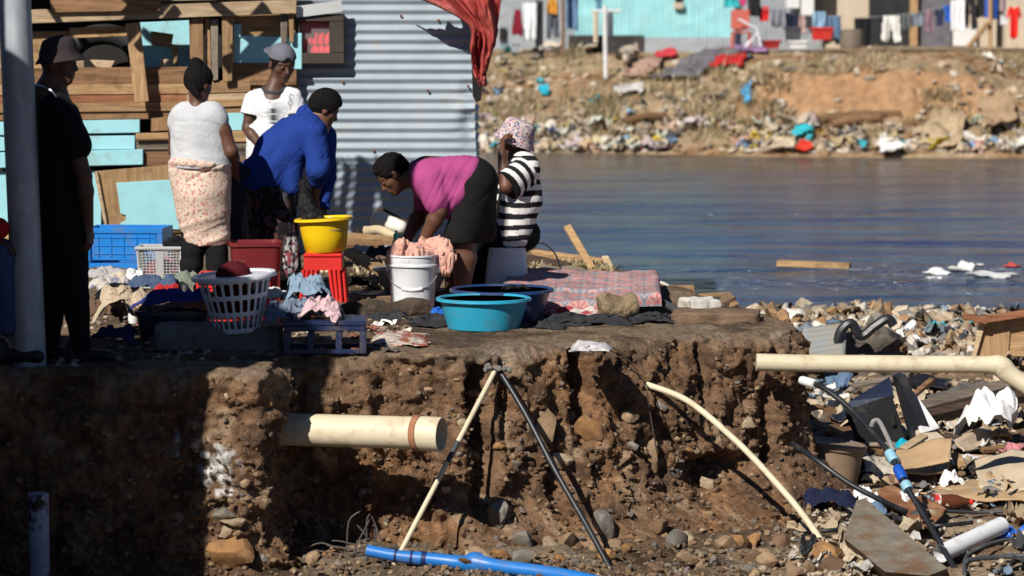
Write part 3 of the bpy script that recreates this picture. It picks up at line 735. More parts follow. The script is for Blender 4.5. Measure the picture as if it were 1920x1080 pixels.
# ================================================================ pole, and unseen screens added off to the left to shade the near corner
pole = thing('utility_pole', 'galvanised steel pole standing at the left edge of the ledge', 'pole', tuple(G(55, 700)))
gal = mat('galvanised', (.33, .36, .39), .5, .3, 7, bump=.15, bscale=15, metal=.15, spec=.5, stretch=(1, 1, .35), dirt=(.55, .55, .54), dscale=4, dlo=.55, dhi=.8)
pb = G(57, 684); ptop = P(26, -30, pb.y); dirv = (ptop - pb).normalized()
MB().tube([pb - dirv * .4, pb + dirv * 1.0, pb + dirv * 2.2, pb + dirv * 3.4, pb + dirv * 4.6], .082, 28).build('post', gal, pole, True)
MB().lathe([(0, .06), (.05, .05), (.09, .02), (.09, -.02)], tuple(pb + dirv * 4.6), 20).build('cap', gal, pole, True)

def sunpt(p_, a_, z): return Vector((p_ * math.cos(SUN_AZ) + a_ * math.sin(SUN_AZ), -p_ * math.sin(SUN_AZ) + a_ * math.cos(SUN_AZ), z))
ks = thing('shade_screen', 'unseen timber screen added off to the left, cut to cast the corner shadow', 'shade_screen', tuple(sunpt(-9.3, 8.8, -1.1)))
A0 = 8.8; TAN = math.tan(SUN_EL)
def kbox(p0, p1, a0, a1, z0, z1, name, mt):
    f = [sunpt(p0, a1, z0), sunpt(p1, a1, z0), sunpt(p1, a1, z1), sunpt(p0, a1, z1)]; bk = [sunpt(p0, a0, z0), sunpt(p1, a0, z0), sunpt(p1, a0, z1), sunpt(p0, a0, z1)]
    return MB().prism(f, bk).build(name, mt, ks)
kbox(-9.78, -8.60, 8.72, 8.8, -1.2, 2.35, 'wall', W_brown)
zt = lambda q: q - A0 * TAN
prof = [(-9.80, 10.25), (-9.40, 10.12), (-9.08, 9.92), (-8.66, 9.74), (-8.49, 9.66), (-8.49, 9.02), (-9.80, 8.9)]
MB().prism([sunpt(a, 8.82, zt(q_)) for a, q_ in prof], [sunpt(a, 8.74, zt(q_)) for a, q_ in prof]).build('roof', STEEL, ks)  # upright sheet cut to the wanted shadow edge
kbox(-9.79, -9.57, 8.70, 8.79, zt(10.0), zt(10.95), 'shade_upright', STEEL)  # piece added to shade the head of the man in black
fe = thing('added_fence', 'unseen row of boards added off to the left to cast shade', 'shade_fence', tuple(sunpt(-12, 8.8, -1.1)))  # boards added out of view to shade the ground at the left
f = [sunpt(-15, 8.8, -1.2), sunpt(-9.82, 8.8, -1.2), sunpt(-9.82, 8.8, zt(9.55)), sunpt(-15, 8.8, zt(9.55))]
MB().prism(f, [v + Vector((.03, -.05, 0)) for v in f]).build('boards', W_grey, fe)

# ================================================================ far bank: shacks, washing, clutter
def far_shack(name, label, parts, loc):
    t = thing(name, label, 'shack', loc)
    for nm, mt, px0, px1, py0, py1, d, kind_, ext in parts:
        a_, b_ = P(px0, py1, d), P(px1, py1, d); z1 = P(0, py0, d).z
        if kind_ == 'corr':
            V, F = corr_wall(a_.x, b_.x, a_.z, z1, d, .09, .014, False, seed=int(px0), per=6, yslope=ext, dent=.03)
            mesh_obj(nm, V, F, mt, t)
        else:
            MB().box(((a_.x + b_.x) / 2, d + .1, (a_.z + z1) / 2), (b_.x - a_.x, .2, z1 - a_.z)).build(nm, mt, t)
    return t
TURQ = mat('turquoise_sheet', (.30, .60, .62), .5, .10, 1.5, bump=.1, bscale=6, spec=.4, stretch=(8, 1, .7), dirt=(.36, .55, .56), dscale=2, dlo=.5, dhi=.8)
CREAM = mat('cream_board', (.52, .43, .32), .8, .12, 2, stretch=(6, 1, .6)); WHITE_P = mat('white_panel', (.66, .65, .63), .7, .1, 2)
TARP_D = mat('black_tarp', (.022, .022, .024), .55, .3, 3, bump=.4, bscale=5); BRICKSH = mat('grey_sheet', (.13, .125, .14), .8, .25, 4, bump=.3, bscale=14)
CHAR = mat('charred', (.05, .042, .04), .9, .4, 3, bump=.4, bscale=8)
t1 = far_shack('grey_shack', 'grey corrugated shack left of the turquoise one across the river', [('wall', STEEL_far, 905, 1082, -120, 92, 66.5, 'corr', 0), ('doorway', DARK, 936, 948, 52, 76, 66.4, 'box', 0)], (0, 67, 1.3))
t2 = far_shack('turquoise_shack', 'turquoise corrugated shack with a charred base across the river', [('wall', TURQ, 1078, 1378, -120, 86, 66, 'corr', 0.0), ('skirting', STEEL_far, 1206, 1378, 70, 104, 65.85, 'corr', 0.0), ('plinth', CHAR, 1066, 1206, 66, 102, 65.8, 'box', 0), ('vent', DARK, 1266, 1278, -8, 5, 65.9, 'box', 0), ('sill', CREAM, 1264, 1281, 5, 16, 65.85, 'box', 0)], (3, 67, 1.3))
t3 = far_shack('bare_steel_shack', 'bare corrugated steel shack between the turquoise and cream ones', [('wall', STEEL_far, 1378, 1546, -120, 94, 66.3, 'corr', .25), ('window_board', WHITE_P, 1475, 1499, -60, 15, 66.2, 'box', 0), ('door_board', WHITE_P, 1502, 1526, -60, 28, 66.25, 'box', 0), ('doorway', DARK, 1525, 1542, -60, 26, 66.3, 'box', 0)], (6, 67, 1.3))
t4 = far_shack('cream_shack', 'cream board shack half covered by a black tarpaulin sheet', [('wall', CREAM, 1540, 1640, -120, 90, 67, 'box', 0), ('tarp_sheet', TARP_D, 1630, 1708, -120, 86, 66.6, 'box', 0), ('post', W_tan, 1706, 1720, -60, 86, 66.5, 'box', 0), ('grey_panel', BRICKSH, 1718, 1783, -120, 87, 66.7, 'box', 0)], (8, 68, 1.3))
t5 = far_shack('pale_board_shack', 'pale board shack at the right end of the far bank', [('wall', CREAM, 1783, 1868, -120, 88, 67, 'box', 0), ('doorway', DARK, 1868, 1882, -120, 88, 67.1, 'box', 0), ('side_panel', CREAM, 1882, 2010, -120, 90, 66.9, 'box', 0), ('lower_panel', WHITE_P, 1783, 1830, 52, 86, 66.8, 'box', 0)], (10, 68, 1.3))
for t_, x0, x1, y0 in ((t1, 900, 1080, 66.4), (t2, 1074, 1382, 65.9), (t3, 1376, 1548, 66.2), (t4, 1540, 1784, 66.6), (t5, 1782, 2012, 66.8)):
    a_, b_ = P(x0, -118, y0), P(x1, -118, y0)
    V, F = corr_wall(a_.x, b_.x, 0, 4, 0, .2, .02, False, per=4)
    mesh_obj('roof', np.stack([V[:, 0], y0 - .25 + V[:, 2], a_.z + .02 + V[:, 1] + .08 * V[:, 2]], 1), F, STEEL_far, t_)

FABR = {}
def fabric(c, nm=None):
    k = tuple(c)
    if k not in FABR: FABR[k] = mat('fabric_%d' % len(FABR), c, .9, .12, 6, bump=.5, bscale=14, spec=.1)
    return FABR[k]
SHAPES = {
 'towel': [(0, 0), (1, 0), (1, 1), (0, 1)],
 'shirt': [(.2, 0), (.38, .03), (.5, .08), (.62, .03), (.8, 0), (1, .3), (.87, .38), (.78, .25), (.78, 1), (.22, 1), (.22, .25), (.13, .38), (0, .3)],
 'trousers': [(.1, 0), (.9, 0), (1, 1), (.62, 1), (.5, .3), (.38, 1), (0, 1)],
 'skirt': [(.2, 0), (.8, 0), (1, 1), (0, 1)],
 'bag': [(.3, 0), (.7, 0), (.85, .35), (1, .7), (.9, 1), (.1, 1), (0, .7), (.15, .35)],
}
def inside(poly, x, y):
    r_ = np.zeros(x.shape, bool); n = len(poly)
    for i in range(n):
        x0, y0 = poly[i]; x1, y1 = poly[(i + 1) % n]
        c = ((y0 > y) != (y1 > y)) & (x < (x1 - x0) * (y - y0) / ((y1 - y0) if y1 != y0 else 1e-9) + x0); r_ ^= c
    return r_
def garment(name, label, cat, c, rect, d, shape='towel', group=None, n=22, fold=.05, seed=None):
    x0, y0, x1, y1 = rect; seed = int(x0 * 7 + y0) if seed is None else seed
    a_, b_ = P(x0, y0, d), P(x1, y1, d)
    u = np.linspace(0, 1, n); U, Vv = np.meshgrid(u, u)
    poly = SHAPES[shape]
    X = a_.x + U * (b_.x - a_.x); Z = a_.z + Vv * (b_.z - a_.z)
    qq = np.stack([U * 3 + seed, U * 0, Vv * 1.2], 2)
    Y = d + fold * fbm(qq * 1.5, 2, seed) * (.3 + Vv) + .02 * np.sin(U * 14 + seed)
    X = X + .06 * (b_.x - a_.x) * fbm(qq, 2, seed + 1) * Vv; Z = Z + .08 * (a_.z - b_.z) * fbm(np.stack([U * 4 + seed, U * 0, U * 0], 2), 2, seed) * (Vv > .5) * Vv
    F = grid_faces(n, n)
    cu_ = (U[:-1, :-1] + .5 / (n - 1)).ravel(); cv_ = (Vv[:-1, :-1] + .5 / (n - 1)).ravel()
    F = F[inside(poly, cu_, cv_)]
    used = np.unique(F); rem = -np.ones(n * n, int); rem[used] = np.arange(len(used))
    V = np.stack([X, Y, Z], 2).reshape(-1, 3)[used]
    o = mesh_obj(name, V, rem[F], fabric(c), None, True)
    md = o.modifiers.new('thick', 'SOLIDIFY'); md.thickness = .02
    return tag(o, label, cat, group)
LN = 'washing on the lines across the river'
wash = [
 ('cloth', 'maroon cloth hanging left of the long white towel across the river', 'washing', (.22, .02, .035), (960, 18, 981, 66), 'skirt'),
 ('towel', 'long white towel on the line before the grey shack', 'washing', (.72, .74, .76), (980, 6, 1006, 75), 'towel'),
 ('cloth', 'narrow black cloth hanging beside the long white towel', 'washing', (.03, .03, .035), (1005, 0, 1017, 88), 'towel'),
 ('bag', 'orange bag hanging above cream sacks across the river', 'bag', (.55, .25, .04), (1025, -14, 1046, 26), 'bag'),
 ('trousers', 'thin dark trousers hanging under the orange bag', 'washing', (.08, .09, .11), (1024, 26, 1048, 70), 'trousers'),
 ('jeans', 'patterned blue denim hanging at the left end of the turquoise shack', 'washing', (.13, .22, .36), (1061, -12, 1084, 56), 'towel'),
 ('shirt', 'small blue shirt hanging on the turquoise wall by the white pole', 'washing', (.10, .22, .32), (1113, -10, 1131, 18), 'shirt'),
 ('cloth', 'dark grey cloth hanging against the white pole', 'washing', (.13, .14, .16), (1138, 20, 1150, 70), 'skirt'),
 ('cloth', 'turquoise cloth hanging at the corner of the turquoise shack', 'washing', (.04, .38, .42), (1358, -14, 1386, 13), 'towel'),
 ('cloth', 'pink cloth next to the turquoise cloth on the line', 'washing', (.6, .06, .2), (1386, -14, 1399, 9), 'towel'),
 ('cloth', 'black cloth left of the small red cloth on the line', 'washing', (.02, .02, .022), (1402, -6, 1426, 30), 'towel'),
 ('cloth', 'small red cloth between black and grey ones on the line', 'washing', (.62, .03, .03), (1424, 12, 1442, 40), 'towel'),
 ('shirt', 'grey shirt right of the small red cloth on the line', 'washing', (.2, .2, .23), (1445, 17, 1473, 50), 'towel'),
 ('shorts', 'dark navy shorts on the line above a dark bag', 'washing', (.02, .025, .05), (1473, 24, 1495, 52), 'towel'),
 ('blouse', 'pale pinkish blouse right of the dark navy shorts', 'washing', (.45, .32, .30), (1494, 30, 1513, 64), 'skirt'),
 ('shirt', 'blue and white shirt hanging above the red crate', 'washing', (.22, .36, .48), (1524, 22, 1548, 53), 'towel'),
 ('jeans', 'blue jeans hanging right of the red crate', 'washing', (.10, .17, .27), (1546, 30, 1578, 82), 'trousers'),
 ('cloth', 'square black cloth on the line left of the black tarpaulin', 'washing', (.018, .018, .02), (1602, 34, 1633, 86), 'towel'),
 ('trousers', 'short white trousers hanging in front of the black tarpaulin', 'washing', (.72, .70, .66), (1653, 30, 1690, 78), 'trousers'),
 ('cloth', 'grey green cloth beside the short white trousers', 'washing', (.10, .12, .12), (1687, 27, 1706, 56), 'towel'),
 ('cloth', 'grey blue cloth on the line before the grey panel', 'washing', (.20, .23, .28), (1708, 25, 1731, 49), 'towel'),
 ('dress', 'mauve dress hanging before the grey panel', 'washing', (.25, .16, .2), (1732, 19, 1751, 62), 'skirt'),
 ('top', 'dark navy top left of the bright blue one', 'washing', (.03, .04, .08), (1751, 17, 1771, 48), 'shirt'),
 ('top', 'bright blue top hanging left of the white towel', 'washing', (.03, .12, .5), (1767, 9, 1787, 41), 'shirt'),
 ('towel', 'white towel with ragged foot on the line of the pale board shack', 'washing', (.74, .74, .74), (1784, 0, 1808, 58), 'towel'),
 ('trousers', 'black trousers right of the white ragged towel', 'washing', (.025, .022, .025), (1806, -8, 1831, 54), 'trousers'),
 ('cloth', 'short black cloth right of the black trousers', 'washing', (.03, .03, .03), (1831, -10, 1846, 32), 'towel'),
 ('cloth', 'blue cloth on the line behind the wooden prop', 'washing', (.03, .10, .42), (1847, -10, 1870, 34), 'towel'),
 ('blouse', 'greyish pink blouse near the red shirt', 'washing', (.32, .25, .25), (1866, -14, 1894, 22), 'shirt'),
 ('rag', 'small white rag between grey blouse and red shirt', 'washing', (.62, .64, .66), (1873, 25, 1888, 46), 'towel'),
 ('shirt', 'bright red shirt hanging at the right end of the line', 'washing', (.68, .025, .02), (1887, 12, 1915, 73), 'shirt'),
]
for i, (nm, lab, cat, c, rect, sh) in enumerate(wash): garment(nm, lab, cat, c, rect, 64.6 + .1 * (i % 3), sh, LN)
rope = mat('rope', (.3, .28, .25), .9)
for pts, lab in (([P(930, 4, 64.7), P(1000, 4, 64.7), P(1090, -8, 64.7)], 'thin line with a white towel across the river left'), ([P(1355, -14, 64.7), P(1425, 14, 64.7), P(1500, 28, 64.7), P(1580, 30, 64.7)], 'sagging washing line in front of the bare steel shack'), ([P(1598, 34, 64.7), P(1660, 30, 64.7), P(1730, 21, 64.7), P(1800, 2, 64.7), P(1856, -12, 64.7), P(1950, 20, 64.7)], 'washing line propped by poles on the right')):
    tag(MB().tube(spline(pts, 8), .008, 5).build('washing_line', rope, None, True), lab, 'line')
def post_far(name, label, a_, b_, r_, mt, d=64.5, cat='post'):
    return tag(MB().tube([P(*a_, d), P((a_[0] + b_[0]) / 2 + .5, (a_[1] + b_[1]) / 2, d), P(*b_, d)], r_, 8).build(name, mt, None, True), label, cat)
post_far('wooden_post', 'brown wooden post left of the turquoise shack', (1055, 104), (1055, -30), .04, V_brown)
post_far('wooden_post', 'cream upright plank leaning before the charred plinth', (1117, 80), (1117, 20), .06, CREAM, 64)
pp = thing('washing_pole', 'white washing pole with a crossbar standing on the far slope', 'pole', tuple(BK(1137, 145)))
ppb = BK(1136, 147); MB().tube([ppb, P(1135, 80, ppb.y), P(1134, 10, ppb.y)], .05, 10).build('post', WHITE_P, pp, True)
MB().tube([P(1108, 21, ppb.y), P(1164, 20, ppb.y)], .03, 8).build('crossbar', WHITE_P, pp, True)
post_far('line_prop', 'upright wooden prop of the washing line on the right', (1856, 92), (1857, -30), .05, V_tan)
post_far('brace', 'slanted plank leaning against the upright wooden prop', (1814, 90), (1853, 42), .06, V_tan, 64.4)
# plastic chair, crates, tubs on the far bank
def far_box(name, label, cat, rect, d, mt, depth=.4, taper=.85):
    x0, y0, x1, y1 = rect; a_, b_ = P(x0, y1, d), P(x1, y0, d); cx_ = (a_.x + b_.x) / 2; w_ = (b_.x - a_.x) / 2
    t = thing(name, label, cat, (cx_, d, a_.z))
    m_ = MB(); f = []
    for s_, z in ((taper, a_.z), (1, b_.z)): f.append([Vector((cx_ + sx * w_ * s_, d + sy * depth / 2 * s_, z)) for sx, sy in ((-1, -1), (1, -1), (1, 1), (-1, 1))])
    m_.prism(f[0], f[1]); m_.build('body', mt, t)
    r2 = MB()
    for i in range(4):
        p_, q_ = f[1][i], f[1][(i + 1) % 4]; r2.bar(p_, q_, .05, .05)
    r2.build('rim', mt, t); return t
RED_P = plastic('red', (.55, .025, .02))
far_box('crate', 'red plastic crate under the washing across the river', 'crate', (1521, 53, 1560, 75), 64.2, RED_P)
far_box('tub', 'red washtub on the ground before the bare steel shack', 'tub', (1429, 77, 1462, 91), 63.8, plastic('darkred', (.35, .02, .02)))
far_box('bin', 'dark bag like bin beneath the navy shorts', 'bin', (1472, 53, 1500, 80), 64.3, mat('dark_bag', (.06, .06, .07), .6, .2))
far_box('basin', 'white basin left of the red crate on the far bank', 'basin', (1478, 78, 1512, 91), 63.7, plastic('white', (.72, .72, .72)))
far_box('bin', 'grey tin standing before the grey shack', 'tin', (958, 81, 976, 98), 64.3, STEEL_far)
st = MB().lathe([(.26, 0), (.28, .1), (.24, .4), (.18, .42), (0, .4)], tuple(P(1597, 90, 64)), 14).build('tree_stump', W_grey, None, True); tag(st, 'weathered stump standing left of the black cloth', 'stump')
ch = thing('plastic_chair', 'faded red plastic chair standing at the turquoise shack corner', 'chair', tuple(P(1389, 94, 63.8)))
cb = P(1389, 94, 63.8); cm = plastic('fadedred', (.5, .12, .09))
MB().box(cb + Vector((0, 0, .40)), (.42, .42, .04), None, .01).build('seat', cm, ch); MB().box(cb + Vector((0, .2, .68)), (.42, .04, .44), None, .015).build('backrest', cm, ch)
for sx in (-1, 1):
    for sy in (-1, 1): MB().bar(cb + Vector((sx * .18, sy * .18, .38)), cb + Vector((sx * .2, sy * .2, 0)), .04, .04).build('leg', cm, ch)
ch = thing('plastic_chair', 'white plastic chair tipped over beside the red chair', 'chair', tuple(P(1410, 92, 63.6)))
cb = P(1408, 92, 63.6); cm = plastic('white', (.72, .72, .72))
MB().bar(cb + Vector((-.28, 0, .66)), cb + Vector((.12, 0, .45)), .42, .04).build('backrest', cm, ch); MB().bar(cb + Vector((.12, 0, .45)), cb + Vector((.2, 0, .05)), .42, .04).build('seat', cm, ch)
for sy in (-1, 1): MB().bar(cb + Vector((.15, sy * .18, .4)), cb + Vector((-.15, sy * .2, .02)), .04, .04).build('leg', cm, ch)

# cloths, slabs and sacks lying on the far bank
def far_patch(name, label, cat, poly, mt, lift=.06, fold=.06, thick=.04, n=26, group=None):
    """a sheet lying on the bank: corners given where they are seen"""
    pts = [BK(x, y) for x, y in poly]; seed = int(poly[0][0])
    u = np.linspace(0, 1, n); V = []
    for b_ in u:
        for a_ in u:
            c = pts[0] * (1 - a_) * (1 - b_) + pts[1] * a_ * (1 - b_) + pts[2] * a_ * b_ + pts[3] * (1 - a_) * b_; V.append(c)
    V = np.array([v[:] for v in V]); zz = np.array([bank_z(v[0], v[1]) for v in V])
    nz_ = fbm(V * 2.5, 3, seed)
    V[:, 2] = np.maximum(zz + .02, V[:, 2] * .6 + zz * .4) + lift + fold * nz_; V[:, 0] += .1 * fbm(V * 3, 2, seed + 3); V[:, 1] += .15 * fbm(V * 3, 2, seed + 5)
    o = mesh_obj(name, V, grid_faces(n, n), mt, None, True); md = o.modifiers.new('thick', 'SOLIDIFY'); md.thickness = thick
    return tag(o, label, cat, group)
far_patch('red_sheet', 'bright red sheet spread over the lip of the far bank', 'sheet', [(1338, 116), (1400, 108), (1394, 134), (1328, 132)], fabric((.42, .025, .025)), .08, .05)
far_patch('purple_mat', 'purple mat lying on the ground behind the red sheet', 'mat', [(1352, 100), (1440, 94), (1436, 104), (1350, 111)], fabric((.28, .16, .3)))
far_patch('slab', 'grey sheet lying slanted down the far slope', 'sheet', [(1345, 104), (1392, 104), (1300, 158), (1222, 160)], BRICKSH, .1, .03)
far_patch('brown_tarp', 'large tan tarpaulin draped down the far bank on the right', 'tarpaulin', [(1745, 232), (1812, 222), (1800, 288), (1722, 282)], fabric((.40, .30, .19)), .1, .15)
far_patch('brown_tarp', 'brown sack cloth heaped at the right end of the far bank', 'sack', [(1836, 218), (1895, 205), (1908, 250), (1850, 268)], fabric((.33, .23, .14)), .25, .2)
far_patch('red_rag', 'red rag at the foot of the far bank by the water', 'rag', [(1495, 276), (1512, 276), (1524, 292), (1490, 293)], fabric((.62, .05, .03)), .1, .12)
far_patch('turquoise_rag', 'turquoise rag near the water below the bare cliff', 'rag', [(1488, 249), (1520, 247), (1516, 260), (1482, 263)], fabric((.04, .42, .48)), .08, .1)
far_patch('blue_bag', 'blue plastic bag hanging on the bank left of the bare cliff', 'bag', [(1396, 183), (1410, 180), (1408, 208), (1393, 211)], fabric((.10, .36, .62)), .15, .1)
far_patch('white_sack', 'white sack at the waters edge under the cliff', 'sack', [(1648, 280), (1672, 274), (1692, 294), (1650, 297)], fabric((.72, .70, .66)), .15, .15)
far_patch('cream_sack', 'cream sack lying left on the far bank shore', 'sack', [(1440, 277), (1488, 273), (1490, 290), (1438, 291)], fabric((.5, .41, .3)), .15, .1)
far_patch('cyan_bag', 'small cyan bag on the slope left of the striped hat woman', 'bag', [(1014, 176), (1030, 176), (1030, 187), (1014, 187)], fabric((.03, .36, .5)), .1, .1)
far_patch('plastic_sheet', 'crumpled clear plastic sheet on the middle of the far slope', 'plastic sheet', [(1160, 168), (1208, 166), (1200, 186), (1152, 184)], fabric((.5, .48, .46)), .08, .12)
far_patch('black_heap', 'black heap of burnt things under the charred plinth', 'heap', [(1150, 84), (1196, 78), (1180, 118), (1148, 116)], CHAR, .15, .15)
far_patch('cream_block', 'cream foam block lying on the slope below the charred plinth', 'foam block', [(1168, 118), (1192, 108), (1198, 116), (1172, 140)], fabric((.5, .42, .33)), .2, .06, .12)
far_patch('pink_blanket', 'pinkish brown blanket spread below the grey skirting', 'blanket', [(1190, 122), (1240, 116), (1228, 142), (1165, 146)], fabric((.36, .23, .18)), .05, .06)
far_patch('red_cloth', 'small red cloth on the ground above the pinkish blanket', 'cloth', [(1232, 108), (1268, 103), (1266, 113), (1230, 118)], fabric((.5, .05, .06)), .06, .06)
far_patch('sack', 'pile of cream sacks under the orange bag across the river', 'sack', [(1020, 76), (1050, 72), (1052, 96), (1016, 98)], fabric((.58, .5, .42)), .2, .12)
far_patch('sack', 'cream sack before the charred plinth of the turquoise shack', 'sack', [(1074, 86), (1114, 84), (1116, 100), (1072, 100)], fabric((.55, .46, .36)), .15, .08)
for i, (a_, b_) in enumerate([((1530, 238), (1690, 232)), ((1560, 247), (1650, 236)), ((1390, 244), (1500, 240)), ((1170, 238), (1250, 222))]):
    p0, p1 = BK(*a_), BK(*b_); p1.y = p0.y + .3; p0.z += .1; p1.z = p0.z + .1
    tag(MB().tube(spline([p0, (p0 + p1) / 2 + Vector((0, 0, .05)), p1], 5), .09, 8).build('driftwood', W_brown, None, True), ['long dark driftwood log under the bare cliff', 'shorter driftwood log in front of the long one', 'driftwood log at the left foot of the bare cliff', 'driftwood branch on the middle of the far slope'][i], 'log', 'driftwood on the far bank')
# litter scraps one can tell apart, then the rest
scr_cols = [((.62, .57, .5), 'white'), ((.48, .37, .25), 'cream'), ((.16, .28, .42), 'blue'), ((.05, .35, .42), 'cyan'), ((.42, .10, .07), 'red'), ((.05, .05, .055), 'black'), ((.40, .33, .26), 'tan'), ((.5, .36, .05), 'yellow')]
wts = [26, 34, 4, 2, 1.5, 6, 24, 1]
def scrap(seed, c, s_):
    rs = np.random.RandomState(seed); n = 9
    u = np.linspace(-.5, .5, n); U, Vv = np.meshgrid(u, u)
    q_ = np.stack([U, Vv, U * 0], 2) + seed
    z = .55 * fbm(q_ * 2.6, 2, seed) * 1.0
    V = np.stack([U * rs.uniform(.6, 1.3) + .2 * fbm(q_ * 3, 1, 3), Vv * rs.uniform(.4, 1.0) + .2 * fbm(q_ * 3, 1, 5), z + .25], 2).reshape(-1, 3) * s_
    a = rs.uniform(0, 6.28); ca, sa = math.cos(a), math.sin(a)
    V = np.stack([V[:, 0] * ca - V[:, 1] * sa, V[:, 0] * sa + V[:, 1] * ca, V[:, 2]], 1)
    return V + np.array(c), grid_faces(n, n)
rr = random.Random(11)
litV = []; litF = []; litC = []; base = 0; nind = 0
for k in range(1050):
    px = rr.uniform(895, 1925) if k % 6 else rr.uniform(890, 1400)
    t = rr.random(); py = 283 - (t ** 2.0) * (183 if px < 1430 else 170)
    if 1470 < px < 1720 and 140 < py < 225 and rr.random() < .93: continue
    pt = BK(px, py); c, cn = rr.choices(scr_cols, wts)[0]
    if float(vnoise(np.array([pt[:]]) * .55, 21)[0]) < (.08 if py < 232 else -.25): continue
    s_ = rr.choice([.08, .1, .13, .16, .2, .25, .33]) * (1.25 if py > 225 else .85); s_ *= rr.uniform(.8, 1.2)
    V, F = scrap(k, pt, s_)
    c = np.array(c) * rr.uniform(.7, 1.15)
    if s_ > .33 and nind < 70:
        nind += 1
        o = mesh_obj('litter_scrap', V, F, fabric(tuple(round(float(x) * 12) / 12 + .01 for x in c)), None, True)
        o.modifiers.new('thick', 'SOLIDIFY').thickness = .02
        tag(o, 'crumpled %s scrap of litter on the far bank' % cn, 'litter', 'larger litter scraps on the far bank'); continue
    litV.append(V); litF.append(F + base); litC.append(np.repeat(c[None], len(V), 0)); base += len(V)
for k in range(420):                                                          # stones, sticks and clods between them
    px = rr.uniform(895, 1925); py = 285 - (rr.random() ** 2) * 170
    if 1470 < px < 1720 and 140 < py < 225 and rr.random() < .9: continue
    pt = BK(px, py); V, F = rock(k, [rr.uniform(.04, .16), rr.uniform(.04, .14), rr.uniform(.03, .1)], 1, 7)
    c = np.array(rr.choice([(.42, .33, .22), (.5, .42, .32), (.24, .16, .09), (.16, .13, .1), (.55, .48, .4)]))
    litV.append(V + np.array(pt)); litF.append(np.concatenate([F, F[:, 2:]], 1) + base); litC.append(np.repeat(c[None], len(V), 0)); base += len(V)
lt = mesh_obj('litter', np.concatenate(litV), [tuple(dict.fromkeys(f)) for f in np.concatenate(litF).tolist()], mat('litter_mix', (1, 1, 1), .7, .2, 4, attr=True), None, False, np.concatenate(litC), loc=(0, 58, 0))
tag(lt, 'small mixed litter and stones strewn over the far bank', 'litter', None, 'stuff')
# dry grass on the far bank
gV = []; gF = []; gC = []; base = 0
rs = np.random.RandomState(3)
def blades(pt, n, h, spread, cols):
    global base
    for k in range(n):
        a = rs.uniform(0, 6.28); l = h * rs.uniform(.5, 1.2); lean = rs.uniform(.2, 1.0)
        b0 = np.array(pt) + np.array([rs.normal() * spread, rs.normal() * spread, -.02]); dr = np.array([math.cos(a) * lean, math.sin(a) * lean, 1]); dr /= np.linalg.norm(dr)
        w_ = np.array([-math.sin(a), math.cos(a), 0]) * .012
        m1 = b0 + dr * l * .6; tip = b0 + dr * l + np.array([math.cos(a) * .1, math.sin(a) * .1, -.15]) * l
        gV.append(np.stack([b0 - w_, b0 + w_, m1 + w_ * .7, m1 - w_ * .7, tip])); gF.append([(base, base + 1, base + 2, base + 3), (base + 3, base + 2, base + 4)]); base += 5
        gC.append(np.repeat(np.array(cols[rs.randint(len(cols))])[None] * rs.uniform(.7, 1.2), 5, 0))
STRAW = [(.42, .33, .2), (.36, .27, .15), (.27, .22, .12), (.48, .4, .26), (.2, .19, .09)]
for k in range(800):
    px = rs.uniform(890, 1930); py = rs.uniform(105, 262)
    if 1470 < px < 1720 and 140 < py < 230: continue
    pt = BK(px, py)
    if vnoise(np.array([pt[:]]) * .7, 4)[0] < -.15: continue
    blades(pt, 12, rs.uniform(.15, .45), .12, STRAW)
gr = mesh_obj('dry_grass', np.concatenate(gV), [f for a in gF for f in a], mat('straw', (1, 1, 1), .9, .2, 3, attr=True), None, False, np.concatenate(gC), loc=(0, 58, 0))
tag(gr, 'dry straw coloured grass on the far bank', 'grass', None, 'stuff')
# plank adrift on the river
o = MB().bar(P(1458, 484, 28.8), P(1594, 489, 28.6), .12, .06).build('floating_plank', W_tan, None); 
for v in o.data.vertices: pass
o.location.z = WZ + .0; tag(o, 'weathered plank drifting on the river', 'plank')

for i, (x, y, lb, c, s_) in enumerate([(1770, 514, 'white foam rubbish drifting near the right edge of the river', (.7, .7, .7), .3), (1812, 508, 'pale plastic sheet drifting right of the white foam', (.6, .6, .58), .4), (1900, 500, 'red scrap drifting at the right edge of the river', (.5, .08, .06), .2), (1752, 522, 'small white bottle drifting left of the white foam', (.7, .7, .7), .18), (1860, 520, 'grey plastic drifting below the red scrap', (.45, .46, .47), .35)]):
    V, F = scrap(9000 + i, G(x, y, WZ), s_); V[:, 2] = WZ + (V[:, 2] - WZ) * .35; o = mesh_obj('floating_litter', V, F, fabric(c), None, True); o.modifiers.new('t', 'SOLIDIFY').thickness = .01; tag(o, lb, 'litter', 'litter drifting on the river')
hs = thing('sky_blocker', 'unseen tall plank box added far left to block sky light', 'sky_blocker', tuple(sunpt(-16, 6, 0)))  # box added out of view to block sky light from the left
f = [sunpt(-22, 8.6, -1.2), sunpt(-13.2, 8.6, -1.2), sunpt(-13.2, 8.6, 4.4), sunpt(-22, 8.6, 4.4)]; bk = [sunpt(-22, 3, -1.2), sunpt(-13.2, 3, -1.2), sunpt(-13.2, 3, 4.4), sunpt(-22, 3, 4.4)]
MB().prism(f, bk).build('wall', W_brown, hs); MB().prism([sunpt(-22.3, 8.7, 4.41), sunpt(-13, 8.7, 4.41), sunpt(-13, 8.7, 4.5), sunpt(-22.3, 8.7, 4.5)], [sunpt(-22.3, 2.8, 4.41), sunpt(-13, 2.8, 4.41), sunpt(-13, 2.8, 4.5), sunpt(-22.3, 2.8, 4.5)]).build('roof', STEEL, hs)
